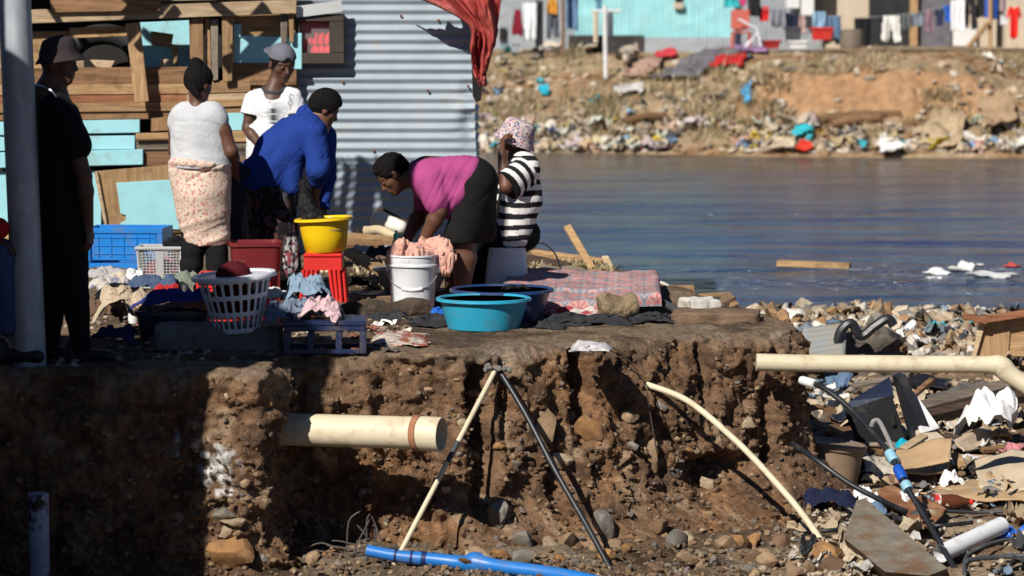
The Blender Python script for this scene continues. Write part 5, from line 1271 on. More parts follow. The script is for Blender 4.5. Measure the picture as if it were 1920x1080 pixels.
def bucket_hat(parent, c, u, mt, s=1.0, f=(1, 0, 0), prof2=None):
    u = Vector(u).normalized(); x = Vector(f); x = (x - u * x.dot(u)).normalized(); y = u.cross(x); M_ = Matrix((x, y, u)).transposed()
    prof = [(.0, .090), (.05, .089), (.080, .083), (.092, .068), (.100, .02), (.104, -.005), (.116, -.028), (.130, -.052), (.128, -.056), (.112, -.032), (.100, -.008), (.095, .03), (.086, .064), (0, .074)]
    prof = prof2 or prof
    m_ = MB(); m_.lathe([(a * s, b * s) for a, b in prof], c, 30, M_); o = m_.build('hat', mt, parent, True, 60)
    me = o.data
    for v in me.vertices:
        q_ = np.array([v.co[:]]) * 12; v.co += Vector((float(vnoise(q_, 3)[0]), float(vnoise(q_, 4)[0]), float(vnoise(q_, 5)[0]))) * .006
    return o
bucket_hat(w5, J(969, 252, d) + up * 0, (.36, -.08, .93), HATF, 1.12)
S = SDF(); hair_cap(S, hc, hf, hu, .004, -.01, -.05); S.half(hc + A3(Vector((.36, -.08, .93))) * .03, (.36, -.08, .93)); emit(S, 'hair', HAIR, w5, .007)

# ---- man in black in the shade at the left
d = 14.66
w6 = person('man in black T-shirt and brown bucket hat standing in shade behind the steel pole', tuple(G(125, 674)))
S = SDF(); hc = J(108, 116, d); hf = (.95, -.22, -.10); hu = (.0, 0, 1)
add_head(S, hc, hf, hu, 1.0); S.rc(hc - up * .06 - np.array([.02, 0, 0]), J(90, 172, d), .055, .065, .03)
sN, sF = J(122, 214, d - .16), J(98, 210, d + .17); eN, wN = J(158, 330, d - .18), J(166, 425, d - .14)
S.rc(J(95, 190, d), J(110, 420, d), .10, .11, .05); add_arm(S, sN, eN, wN); add_hand(S, wN, (.05, 0, -1), (-1, .3, 0), .45, 1)
eF, wF = J(100, 330, d + .2), J(125, 430, d + .18); add_arm(S, sF, eF, wF); add_hand(S, wF, (.1, 0, -1), (-1, 0, 0), .4, -1)
emit(S, 'body', SKIN2, w6, .006); add_eyes(w6, hc, hf, hu)
S = SDF()
for o_ in (-.10, .11):
    S.rc(J(104, 205, d + o_), J(116, 430, d + o_), .092, .112, .05)
S.rc(J(92, 180, d), J(96, 196, d), .068, .10, .04); S.rc(sN, sN + (eN - sN) * .5, .072, .084, .02); S.rc(sF, sF + (eF - sF) * .5, .07, .08, .02)
S.half(J(110, 446, d), (0, 0, -1)); emit(S, 'tshirt', BLACKC, w6, .007, foldf(.008, (7, 7, 4), 95))
S = SDF()
for hp, kn, an in ((J(128, 440, d - .1), J(140, 555, d - .1), J(152, 655, d - .1)), (J(108, 440, d + .1), J(100, 555, d + .05), J(90, 660, d + .02))):
    S.rc(hp, kn, .105, .072, .04); S.rc(kn, an, .072, .052, .02)
emit(S, 'trousers', BLACKC, w6, .008, foldf(.006, (5, 5, 10), 96))
for an in (J(152, 658, d - .1), J(90, 664, d + .02)): shoe(w6, an, (.95, -.3, 0))
bucket_hat(w6, hc + up * .052 + np.array([0.008, 0, 0]), (-.10, 0, 1), cloth('brown_hat', (.040, .030, .032)), 1.0, (1, 0, 0), [(0, .084), (.045, .082), (.078, .066), (.092, .040), (.098, .010), (.101, -.010), (.118, -.034), (.130, -.050), (.128, -.054), (.112, -.036), (.098, -.012), (.09, .03), (.07, .06), (0, .072)])
ncl = MB(); ncl.tube(spline([J(62, 158, d - .02), J(80, 162, d - .13), J(96, 170, d - .16), J(106, 182, d - .16)], 8), .006, 6); ncl.build('necklace', mat('silver', (.5, .5, .5), .3, .1, metal=.8), w6, True)

# ---- somebody sitting at the very left edge, mostly outside the picture
d = 14.5
w7 = person('seated person in blue jeans and red top at the extreme left edge', tuple(G(-20, 660)))
S = SDF(); hc = J(-110, 250, d); add_head(S, hc, (1, -.1, -.1), (0, 0, 1)); S.rc(hc - up * .06, J(-118, 300, d), .055, .065, .03); S.rc(J(-115, 320, d), J(-110, 470, d), .11, .12, .05)
sN = J(-108, 340, d - .16); eN = J(-72, 425, d - .2); wN = J(-15, 452, d - .15); add_arm(S, sN, eN, wN); add_hand(S, wN, (.9, 0, -.2), (0, 0, -1), .4, 1); emit(S, 'body', SKIN2, w7, .007)
S = SDF()
for o_ in (-.1, .1): S.rc(J(-112, 335, d + o_), J(-110, 470, d + o_), .11, .13, .05)
S.rc(sN, eN, .08, .07, .03); S.rc(eN, J(-4, 428, d - .15), .07, .055, .03); S.half(J(-100, 318, d), (0, 0, 1)); emit(S, 'top', cloth('red_top', (.42, .02, .02)), w7, .008, foldf(.008, (6, 6, 5), 12))
S = SDF()
for o_ in (-.12, .1): S.chain([J(-110, 480, d + o_), J(2, 478, d + o_), J(12, 610, d + o_)], [.115, .075, .055], .04)
emit(S, 'jeans', cloth('blue_jeans', (.045, .07, .16)), w7, .007, foldf(.008, (8, 8, 6), 14))
for o_ in (-.12, .1): shoe(w7, J(14, 640, d + o_), (1, -.2, 0))
S = SDF(); hair_cap(S, hc, (1, 0, 0), (0, 0, 1), .012); emit(S, 'hair', HAIR, w7, .008)
cr = MB(); cr.box(P(-110, 590, 14.5) , (.4, .35, .32), None, .01); o = cr.build('stool', W_brown, None); tag(o, 'wooden box under the person at the extreme left edge', 'seat')
# ================================================================ buckets, basins, crates
def S_(d): return FPX / d
def basin(name, label, c, r_top, r_bot, h, mt, lip=.02, cat='basin', tilt=None, n=48, foot=True):
    t = thing(name, label, cat, tuple(c)); M_ = tilt
    th = .004
    m_ = MB(); m_.lathe([(0, .0), (r_bot * .9, .0), (r_bot, .008), (r_bot + (r_top - r_bot) * .55, h * .5), (r_top, h - .012), (r_top - th, h - .012), (r_bot + (r_top - r_bot) * .55 - th, h * .5), (r_bot - th, .012), (0, .008)], c, n, M_); m_.build('bowl', mt, t, True, 50)
    m_ = MB(); m_.lathe([(r_top - th - .001, h - .012), (r_top - .001, h - .002), (r_top + lip * .5, h), (r_top + lip, h - .004), (r_top + lip + .002, h - .018), (r_top + lip - .004, h - .018), (r_top + lip - .005, h - .008), (r_top + .002, h - .012)], c, n, M_); m_.build('rim', mt, t, True, 60)
    return t
b1 = basin('basin', 'turquoise plastic basin in front of the navy one near the edge', G(907, 617), .252, .205, .185, plastic('turquoise', (.025, .33, .50)))
b2 = basin('basin', 'dark navy plastic basin behind the turquoise one', G(941, 600), .288, .235, .19, plastic('navy', (.012, .04, .13)))
b3 = basin('basin', 'grey plastic basin standing behind the white bucket', G(772, 550), .235, .17, .17, plastic('grey', (.25, .25, .26)))
def bucket(name, label, c, r_, h, mt, inverted=False, handle=True):
    t = thing(name, label, 'bucket', tuple(c)); th = .004; rb = r_ * .87
    if not inverted:
        pr = [(0, 0), (rb - .004, 0), (rb, .005), (r_ * .97, h - .055), (r_ * .985, h - .05), (r_ * .985, h - .012), (r_ * .95, h - .012), (rb - th, .02), (0, .02)]
        MB().lathe(pr, c, 44).build('body', mt, t, True, 35)
        m_ = MB(); m_.lathe([(r_ * .955, h - .012), (r_ * .96, h), (r_ * 1.03, h), (r_ * 1.035, h - .01), (r_ * 1.0, h - .014)], c, 44); m_.build('rim', mt, t, True, 40)
        m_ = MB(); m_.lathe([(r_ * .985, h - .055), (r_ * 1.035, h - .058), (r_ * 1.04, h - .07), (r_ * .965, h - .072)], c, 44); m_.build('collar', mt, t, True, 40)
    else:
        MB().lathe([(0, h), (rb - .005, h), (rb, h - .006), (r_, .07), (r_ * 1.03, .068), (r_ * 1.03, .05), (r_, .048), (r_ * 1.02, .0), (r_ * .98, 0), (0, .01)], c, 44).build('body', mt, t, True, 35)
    if handle:
        pts = []
        for k in range(17):
            a = math.pi * k / 16
            pts.append(Vector(c) + Vector((-(r_ * 1.05) * math.cos(a), -(r_ * .92) * math.sin(a) - .0, h - .085 - .125 * math.sin(a))))
        hd = MB().tube(pts, .0035, 6).build('handle', mat('wire_grey', (.3, .32, .35), .4, .1, metal=.3), t, True)
        MB().tube(pts[6:11], .009, 8).build('grip', mt, hd, True)
        for sx in (-1, 1):
            MB().box(Vector(c) + Vector((sx * r_ * 1.0, -.004, h - .085)), (.03, .05, .03), None, .006).build('lug', mt, t)
    return t
WB = plastic('bucket_white', (.70, .71, .72))
bk1 = bucket('bucket', 'white plastic bucket full of pink washing in front of the bent woman', G(774, 582), .150, .345, WB)
bk2 = bucket('bucket', 'white bucket turned upside down as a seat for the woman in stripes', G(950, 549), .143, .30, WB, True, False)
# red stool and yellow basin
RED = plastic('stool_red', (.62, .03, .025), .35, False)
sc_ = G(608, 566); st = thing('stool', 'red plastic stool carrying the yellow basin', 'stool', tuple(sc_)); hh = .315
MB().box(sc_ + Vector((0, 0, hh - .012)), (.245, .245, .024), None, .008).build('seat', RED, st)
ap = MB()
for sx, sy, lx, ly in ((0, -1, .235, .012), (0, 1, .235, .012), (-1, 0, .012, .21), (1, 0, .012, .21)): ap.box(sc_ + Vector((sx * .114, sy * .114, hh - .065)), (lx, ly, .078))
ap.build('apron', RED, st)
for sx in (-1, 1):
    for sy in (-1, 1):
        l = MB(); x = sc_ + Vector((sx * .098, sy * .098, 0)); o_ = Vector((sx * .018, sy * .018, 0))
        for k in range(3):
            l.bar(x + Vector((-sx * .028 * k, sy * .016, hh - .105)) , x + o_ + Vector((-sx * .024 * k, sy * .016, 0)), .017, .020)
        l.bar(x + Vector((sx * .016, -sy * .02, hh - .105)), x + o_ + Vector((sx * .016, -sy * .018, 0)), .018, .05); l.build('leg', RED, st)
yb = basin('basin', 'yellow plastic basin standing on the red stool', sc_ + Vector((.012, 0, hh)), .162, .128, .222, plastic('yellow', (.80, .52, .008), .3, False), .024, tilt=Matrix.Rotation(R(-3.5), 3, 'Y'))
yt = yb.children[0]; o = MB().lathe([(0, .15), (.15, .15), (.15, .146), (0, .146)], sc_ + Vector((.012, 0, hh)), 30).build('wash_water', mat('grey_water', (.22, .22, .22), .1, .1), yb, True)
def soft(name, label, cat, prims, mt, fold=(.015, (9, 9, 9), 3), res=.007, k=.04, group=None, parent=None, cuts=(), colf=None):
    S = SDF()
    for q_ in prims:
        if q_[0] == 'e': S.ell(q_[1], q_[2], None, k)
        else: S.rc(q_[1], q_[2], q_[3], q_[4], k)
    for c, n in cuts: S.half(c, n, .006)
    V, F = S.mesh(res, foldf(*fold)); o = mesh_obj(name, V, F, mt, parent, True, colf(V) if colf else None)
    return tag(o, label, cat, group)
soft('wet_cloth', 'dark wet garment being wrung out over the yellow basin', 'cloth', [('r', J(570, 342, 18.42), J(574, 372, 18.2), .028, .036), ('r', J(574, 372, 18.2), J(588, 404, 18.0), .034, .026), ('r', J(584, 380, 18.2), J(604, 412, 17.98), .022, .018), ('r', J(568, 380, 18.2), J(574, 414, 17.98), .026, .032)], cloth('wet_black', (.02, .019, .019), rough=.5) if False else mat('wet_black', (.010, .009, .009), .6, .3, 12, bump=.5, bscale=50, spec=.2), (.014, (22, 22, 3), 9), .006, .02)
soft('wet_cloth', 'wet dark jeans held between the grey top woman and the blue jacket', 'jeans', [('r', J(440, 312, 18.25), J(445, 360, 18.25), .05, .058), ('r', J(445, 360, 18.25), J(442, 452, 18.25), .055, .045), ('r', J(430, 318, 18.2), J(458, 322, 18.3), .045, .045)], cloth('wet_jeans', (.018, .022, .036)), (.016, (16, 16, 5), 12), .007, .03)
PINK = mat('cloth_salmon', (.60, .33, .26), .85, .2, 10, bump=.5, bscale=40, spec=.2, dirt=(.32, .12, .09), dscale=9, dlo=.55, dhi=.7)
soft('pink_cloth', 'pink cloth being scrubbed in the white bucket', 'cloth', [('r', J(745, 480, 17.28), J(752, 462, 17.3), .040, .034), ('r', J(770, 474, 17.3), J(790, 472, 17.35), .036, .034), ('r', J(745, 484, 17.32), J(800, 482, 17.4), .06, .06), ('e', J(772, 478, 17.38), [.12, .11, .05])], PINK, (.030, (24, 24, 9), 21), .005, .025)
soft('pink_cloth', 'salmon pink garment hanging over the right side of the white bucket', 'cloth', [('r', J(796, 466, 17.45), J(828, 458, 17.42), .055, .045), ('r', J(828, 458, 17.42), J(842, 482, 17.36), .045, .042), ('r', J(842, 482, 17.36), J(838, 508, 17.34), .045, .03), ('r', J(815, 470, 17.4), J(822, 492, 17.36), .05, .03)], PINK, (.028, (26, 26, 7), 23), .005, .02)
tl = MB().lathe([(0, 0), (.016, 0), (.017, .05), (.008, .06), (.008, .075), (0, .075)], P(743, 455, 17.35), 12).build('bottle', plastic('teal', (.01, .16, .14)), None, True); tag(tl, 'small teal bottle held at the hands of the washing woman', 'bottle')
# crates
def slat_crate(name, label, cat, c, w_, dp, h, mt, rz=0, style=0):
    t = thing(name, label, cat, tuple(c)); t.rotation_euler.z = 0; c = Vector(c); Rz = Matrix.Rotation(rz, 3, 'Z')
    def bx(p_, sz, name_, m_=None):
        m2 = m_ or MB(); m2.box(c + Rz @ Vector(p_), sz, Rz, .004); return m2
    if style == 0:                                         # folding crate: closed front panel in a frame
        for sy in (-1, 1):
            m_ = MB(); bx((0, sy * dp / 2, h - .02), (w_, .02, .04), '', m_); bx((0, sy * dp / 2, .02), (w_, .02, .04), '', m_)
            for sx in (-1, 1): bx((sx * (w_ / 2 - .02), sy * dp / 2, h / 2), (.04, .019, h - .08), '', m_)
            m_.build('frame', mt, t)
            m_ = MB(); bx((0, sy * (dp / 2 - .008), h * .54), (w_ - .10, .016, h * .68), '', m_)
            for k in range(3): bx((0, sy * (dp / 2 + .001), h * (.36 + .2 * k)), (w_ - .13, .012, .008), '', m_)
            for k in range(5): bx((-(w_ - .2) / 2 + (w_ - .2) / 4 * k, sy * (dp / 2 + .0015), h * .55), (.010, .012, h * .55), '', m_)
            m_.build('panel', mt, t)
        for sx in (-1, 1):
            m_ = MB(); bx((sx * (w_ / 2 - .01), 0, h * .5), (.018, dp - .03, h), '', m_); m_.build('side', mt, t)
        m_ = MB(); bx((0, 0, .012), (w_ - .05, dp - .04, .02), '', m_); m_.build('bottom', mt, t)
    else:                                                  # upturned crate with window openings
        m_ = MB(); bx((0, 0, h - .0125), (w_, dp, .025), '', m_); bx((0, 0, h - .04), (w_ - .01, dp - .01, .03), '', m_); m_.build('top', mt, t)
        for sx in (-1, 1):
            for sy in (-1, 1):
                m_ = MB(); bx((sx * (w_ / 2 - .018), sy * (dp / 2 - .018), (h - .055) / 2), (.036, .036, h - .055), '', m_); m_.build('post', mt, t)
        for sy in (-1, 1):
            for k in (-1, 1):
                m_ = MB(); bx((k * w_ * .17, sy * (dp / 2 - .012), h * .38), (.034, .018, h * .56), '', m_); m_.build('bar', mt, t)
            m_ = MB(); bx((0, sy * (dp / 2 - .012), .012), (w_ - .072, .019, .024), '', m_); m_.build('rail', mt, t)
        for sx in (-1, 1):
            m_ = MB(); bx((sx * (w_ / 2 - .012), 0, .012), (.019, dp - .072, .024), '', m_); bx((sx * (w_ / 2 - .012), 0, h * .38), (.017, .036, h * .56), '', m_); m_.build('rail', mt, t)
    return t
slat_crate('crate', 'bright blue plastic folding crate before the wooden shack', 'crate', G(243, 500), .57, .38, .295, plastic('bright_blue', (.012, .19, .58)), R(-4))
slat_crate('crate', 'dark blue upturned plastic crate carrying the pink and blue washing', 'crate', G(606, 664) + Vector((0, .16, 0)), .44, .33, .175, plastic('dark_blue', (.012, .022, .07)), R(3), 1)
slat_crate('crate', 'low red plastic crate behind the round white basket', 'crate', G(448, 608), .47, .3, .30, RED, R(2))
# brown-red tub with water
def tub(name, label, c, w_, dp, h, mt, rz=0, taper=.86, water=None, cat='tub'):
    t = thing(name, label, cat, tuple(c)); c = Vector(c); Rz = Matrix.Rotation(rz, 3, 'Z')
    def ring(sx, z, r_=.05, n=5):
        a, b = w_ / 2 * sx, dp / 2 * sx; o = []
        for qx, qy, a0 in ((1, 1, 0), (-1, 1, 90), (-1, -1, 180), (1, -1, 270)):
            for k in range(n):
                an = R(a0 + 90 * k / (n - 1)); o.append(c + Rz @ Vector((qx * (a - r_) + r_ * math.cos(an), qy * (b - r_) + r_ * math.sin(an), z)))
        return o
    def loft(rings, cap0=False, cap1=False):
        V = [v for r_ in rings for v in r_]; n = len(rings[0]); F = []
        for i in range(len(rings) - 1):
            for k in range(n): F.append((i * n + k, i * n + (k + 1) % n, (i + 1) * n + (k + 1) % n, (i + 1) * n + k))
        if cap0: F.append(tuple(range(n)))
        if cap1: F.append(tuple((len(rings) - 1) * n + k for k in range(n)))
        return MB().add(V, F)
    loft([ring(taper, 0), ring(.99, h - .02), ring(.97, h - .02), ring(taper - .02, .01)], True, True).build('body', mt, t, True, 50)
    loft([ring(.965, h - .021), ring(.985, h), ring(1.05, h), ring(1.055, h - .025), ring(1.035, h - .025), ring(1.0, h - .01)]).build('rim', mt, t, True, 40)
    if water: loft([ring(.95, h * .82), ring(.949, h * .8)], True, True).build('water', water, t)
    return t
tub('tub', 'dark red square tub of water between the women', G(480, 566), .32, .30, .385, plastic('maroon', (.16, .018, .02), .35, False), R(8), .84, mat('grey_water', (.22, .22, .22), .1, .1))
tub('tub', 'dark navy tub heaped with blue and rust coloured clothes', G(328, 636), .40, .32, .17, plastic('ink', (.010, .016, .04)), R(1), .9)
# grey laundry basket with square holes
gb = thing('laundry_basket', 'grey rectangular laundry basket with square holes by the blue crate', 'laundry basket', tuple(G(304, 538))); c = G(304, 538); GP = plastic('pale_grey', (.42, .43, .44), .4, False)
wv, dv, hv = .30, .24, .28
m_ = MB(); 
for sy in (-1, 1): m_.box(c + Vector((0, sy * dv / 2, hv - .012)), (wv + .03, .03, .024), None, .006)
for sx in (-1, 1): m_.box(c + Vector((sx * wv / 2, 0, hv - .0125)), (.029, dv - .03, .022), None, .006)
m_.build('rim', GP, gb)
for sx in (-1, 1):
    for sy in (-1, 1): MB().bar(c + Vector((sx * .128, sy * .10, 0)), c + Vector((sx * .145, sy * .115, hv - .02)), .02, .02).build('post', GP, gb)
MB().box(c + Vector((0, 0, .006)), (.27, .21, .012)).build('bottom', GP, gb)
for sy in (-1, 1):
    m_ = MB()
    for k in range(13):
        x = -.125 + .25 * k / 12
        m_.bar(c + Vector((x, sy * .10, .01)), c + Vector((x * 1.12, sy * .116, hv - .02)), .005, .004, bev=0)
    for k in range(13): m_.bar(c + Vector((-.13, sy * (.1015 + .0145 * k / 12), .02 + .235 * k / 12)), c + Vector((.13, sy * (.1015 + .0145 * k / 12), .02 + .235 * k / 12)), .004, .005, bev=0)
    m_.build('lattice', GP, gb)
    MB().bar(c + Vector((.0, sy * .104, .01)), c + Vector((.0, sy * .121, hv - .02)), .055, .004, up=(0, 1, 0)).build('band', GP, gb)
for sx in (-1, 1):
    m_ = MB()
    for k in range(9): m_.bar(c + Vector((sx * .130, -.09 + .18 * k / 8, .01)), c + Vector((sx * .146, -.1 + .2 * k / 8, hv - .02)), .005, .004, bev=0)
    for k in range(12): m_.bar(c + Vector((sx * (.131 + .015 * k / 12), -.1, .02 + .235 * k / 12)), c + Vector((sx * (.131 + .015 * k / 12), .1, .02 + .235 * k / 12)), .004, .005, bev=0)
    m_.build('lattice', GP, gb)
soft('clothes', 'pink clothes inside the grey laundry basket', 'clothes', [('e', np.array(c) + [0, 0, .10], [.115, .085, .09])], cloth('rose', (.5, .14, .18)), (.02, (18, 18, 18), 4), .008)
soft('black_cloth', 'black cloth thrown over the grey laundry basket', 'cloth', [('e', np.array(c) + [.09, 0, .285], [.07, .08, .03]), ('r', np.array(c) + [.04, 0, .28], np.array(c) + [.1, 0, .31], .02, .03)], BLACKC, (.014, (18, 18, 18), 6), .007)
# round white basket with slots
wbk = thing('laundry_basket', 'round white slotted laundry basket holding a maroon bundle', 'laundry basket', tuple(G(446, 640) + Vector((0, .0, .12)))); PW = plastic('basket_white', (.68, .70, .74), .38, False)
bc0 = Vector(P(447, 621, 15.12)); tl_ = Matrix.Rotation(R(-4), 3, 'Y') @ Matrix.Rotation(R(2), 3, 'X'); hB = .305; rB, rT = .118, .200
nth, nz = 288, 64
TH = np.arange(nth) * 2 * np.pi / nth; ZZb = np.linspace(0, hB, nz)
rr_ = rB + (rT - rB) * (ZZb / hB) ** .9
Vb = np.array([[(rr_[i] * math.cos(a), rr_[i] * math.sin(a), ZZb[i]) for a in TH] for i in range(nz)]).reshape(-1, 3)
Fb = []
for i in range(nz - 1):
    zc = (ZZb[i] + ZZb[i + 1]) / 2 / hB
    for k in range(nth):
        a = (k + .5) / nth * 24; fa = abs((a % 1) - .5) * 2
        hole = False
        for z0_, z1_ in ((.08, .31), (.38, .61), (.68, .90)):
            zm, zh = (z0_ + z1_) / 2, (z1_ - z0_) / 2
            e = abs(zc - zm) / zh
            if e < 1 and fa < .66 * (1 if e < .72 else math.sqrt(max(0, 1 - ((e - .72) / .28) ** 2))): hole = True
        if not hole: Fb.append((i * nth + k, i * nth + (k + 1) % nth, (i + 1) * nth + (k + 1) % nth, (i + 1) * nth + k))
Mb = np.array(tl_)
o = mesh_obj('wall', Vb @ Mb.T + np.array(bc0), Fb, PW, wbk, True); o.modifiers.new('thick', 'SOLIDIFY').thickness = .005
MB().lathe([(0, .0), (rB, .0), (rB + .004, .012), (rB - .004, .012), (0, .008)], bc0, 48, tl_).build('bottom', PW, wbk, True, 40)
MB().lathe([(rT - .004, hB - .012), (rT - .002, hB + .004), (rT + .022, hB + .006), (rT + .028, hB - .004), (rT + .026, hB - .016), (rT + .018, hB - .012), (rT + .002, hB - .004)], bc0, 64, tl_).build('rim', PW, wbk, True, 50)
bm_ = np.array(bc0 + tl_ @ Vector((-.005, .02, .26)))
soft('bundle', 'maroon cloth bundle lying in the round white basket', 'cloth', [('e', bm_ + [0, 0, .04], [.092, .09, .075]), ('e', bm_ - [0, 0, .09], [.12, .12, .1])], cloth('maroon', (.075, .008, .012)), (.006, (14, 14, 14), 4), .007)

# ================================================================ heaps of washing
def heap(name, label, rect, d, mt, depth=.12, seed=1, amp=.034, fr=13, cat='clothes', group='washing heaped on the ground', n=76, res=None, lumps=6, fq=1.0):
    """a crumpled sheet thrown down over its own folds"""
    x0, y0, x1, y1 = rect; bot = J((x0 + x1) / 2, y1, d); w_ = (x1 - x0) / 2 / S_(d); H = (y1 - y0) / S_(d); rs_ = random.Random(seed)
    u = np.linspace(-1, 1, n); A, B = np.meshgrid(u, u)
    q_ = np.stack([A * 1.1 + seed * 2.7, B * 1.1 + seed, A * 0], 2)
    wa, wb = fbm(q_ * 1.3, 2, seed + 1), fbm(q_ * 1.3 + 31, 2, seed + 2)
    X = A * (1 - .10 * B * B) + .34 * wa; Y = B * (1 - .12 * A * A) + .42 * wb
    r_ = np.sqrt(X ** 2 + (Y * .9) ** 2); M_ = np.cos(np.clip(r_, 0, 1.4) / 1.4 * math.pi / 2) ** .75 * .62
    for k in range(lumps):
        cx_, cy_ = rs_.uniform(-.75, .75), rs_.uniform(-.35, .5); M_ = np.maximum(M_, rs_.uniform(.75, 1.0) * np.exp(-(((X - cx_) / .5) ** 2 + ((Y - cy_) / .5) ** 2)))
    an = rs_.uniform(0, 3.14); ca_, sa_ = math.cos(an), math.sin(an)
    q2 = np.stack([(X * ca_ + Y * sa_) * 3.4 * fq + seed, (-X * sa_ + Y * ca_) * 1.2 * fq, A * 0], 2)
    q3 = np.stack([X * 3.2 * fq + seed * 5, Y * 3.2 * fq, A * 0], 2)
    wv = .5 * fbm(q3 * .8, 2, seed + 7)[..., None]
    f1_ = 1 - np.abs(vnoise(q2 + wv, seed + 3)) * 2; f2_ = 1 - np.abs(vnoise(q3 * 1.2 + wv, seed + 4)) * 2; f3_ = fbm(q3 * 3, 2, seed + 5)
    M_ = 1.05 * np.tanh(M_ / .8)
    amp_ = H * .12 * (.5 + M_)
    Z = H * (.04 + .95 * M_) + amp_ * (.62 * f1_ + .45 * f2_ + .20 * f3_) - H * .10
    Z = np.maximum(Z, .006 + .012 * f3_)
    P3 = np.stack([bot[0] + w_ * X * 1.14, d + depth * (Y + 1) * .8 - .25 * depth + .3 * amp_ * f2_, bot[2] + Z], 2)
    P3[..., 0] += .22 * amp_ * f1_
    o = mesh_obj(name, P3.reshape(-1, 3), grid_faces(n, n), mt, None, True); o.modifiers.new('thick', 'SOLIDIFY').thickness = .005
    return tag(o, label, cat, group)
heap('jeans', 'pale blue jeans on top of the heap on the dark blue crate', (540, 506, 606, 566), 15.15, cloth('pale_denim', (.20, .28, .36)), .12, 3)
heap('jeans', 'dark blue garment under the pale jeans beside the red stool', (572, 535, 616, 585), 15.2, cloth('deep_blue', (.03, .06, .17)), .12, 4)
heap('shirt', 'grey blue sweatshirt with dark patch lying on the dark blue crate', (504, 556, 574, 610), 14.98, cloth('slate', (.16, .20, .27), dirt=(.02, .025, .05), dscale=7, dlo=.52, dhi=.56), .14, 5)
heap('shirt', 'light pink garment at the front of the dark blue crate', (562, 548, 636, 608), 14.95, cloth('light_pink', (.58, .40, .42)), .13, 6, .026)
heap('cloth', 'white lace cloth behind the slotted basket', (498, 536, 548, 566), 15.4, cloth('lace', (.6, .58, .56)), .1, 7)
CLG = 'clothes in and around the navy tub'
heap('shirt', 'royal blue garment with red trim heaped in the navy tub', (262, 534, 386, 588), 15.62, cloth('indigo', (.03, .045, .20), dirt=(.4, .03, .03), dscale=6, dlo=.6, dhi=.64), .14, 8, .03, group=CLG)
heap('shirt', 'rust brown cloth at the front of the navy tub', (300, 560, 398, 588), 15.48, cloth('rust', (.16, .07, .06), dirt=(.30, .10, .02), dscale=6, dlo=.55, dhi=.6), .1, 9, group=CLG)
heap('jeans', 'denim blue garment at the back of the navy tub', (236, 512, 322, 556), 16.2, cloth('denim', (.06, .09, .16)), .14, 10, group=CLG)
heap('tan_garment', 'cream brown patterned garment spilling to the ground left of the navy tub', (184, 528, 282, 606), 15.75, cloth('cream_tan', (.44, .35, .25), dirt=(.12, .05, .035), dscale=5, dlo=.55, dhi=.6), .12, 11, .03, 9, group=CLG)
heap('sweater', 'black garment left of the denim behind the cream one', (186, 528, 262, 562), 16.4, BLACKC, .14, 12, group=CLG)
heap('shirt', 'grey and cream crumpled clothes on the ground before the blue crate', (160, 496, 262, 536), 17.6, cloth('grey_cream', (.36, .35, .36), dirt=(.5, .42, .32), dscale=6, dlo=.5, dhi=.58), .2, 13, .03, group=CLG)
heap('cloth', 'white cloth next to the grey laundry basket', (236, 500, 268, 532), 17.3, cloth('white', (.62, .62, .62)), .1, 14, group=CLG)
heap('shirt', 'dark blue rag on shaded ground left of the navy tub', (176, 606, 248, 646), 15.0, cloth('dark_rag', (.02, .025, .07), dirt=(.12, .02, .03), dscale=8, dlo=.6, dhi=.64), .12, 15, group=CLG)
cn = G(250, 606); o = MB().lathe([(0, 0), (.03, 0), (.032, .1), (.018, .115), (.018, .125), (0, .125)], cn, 14).build('bottle', plastic('white', (.72, .72, .72)), None, True); tag(o, 'white bottle standing at the left corner of the navy tub', 'bottle')

# ================================================================ mattress
Wm, Lm, hm = 1.0, 1.86, .10
A_ = np.linspace(-(Wm / 2 + hm), Wm / 2 + hm, 300); B_ = np.linspace(-(Lm / 2 + hm), Lm / 2 + hm, 360); AA, BB = np.meshgrid(A_, B_)
ovA = np.maximum(np.abs(AA) - Wm / 2, 0); ovB = np.maximum(np.abs(BB) - Lm / 2, 0)
rd = .035
def wrap(o):        # arc over the edge
    t = np.clip(o / (rd * 1.57), 0, 1) * math.pi / 2
    return rd * np.sin(t), rd * (1 - np.cos(t)) + np.maximum(o - rd * 1.57, 0)
oa, za = wrap(ovA); ob, zb_ = wrap(ovB)
mx = np.clip(AA, -Wm / 2, Wm / 2) * (1 - 2 * rd / Wm) + np.sign(AA) * oa; my = np.clip(BB, -Lm / 2, Lm / 2) * (1 - 2 * rd / Lm) + np.sign(BB) * ob
mz = hm - np.maximum(za, zb_)
q_ = np.stack([mx, my, mx * 0], 2)
mz = mz * (1 - .25 * np.exp(-((mx + .1) / .3) ** 2) * (my < -.5)) + .028 * fbm(q_ * 2.0, 3, 8) + .014 * ridge(q_ * np.array([5, 3, 1]), 2, 9) * (mz > .03)
my = my - .02 * fbm(np.stack([mx * 5, mx * 0, mz * 8], 2), 2, 6) * (np.abs(BB) > Lm / 2)
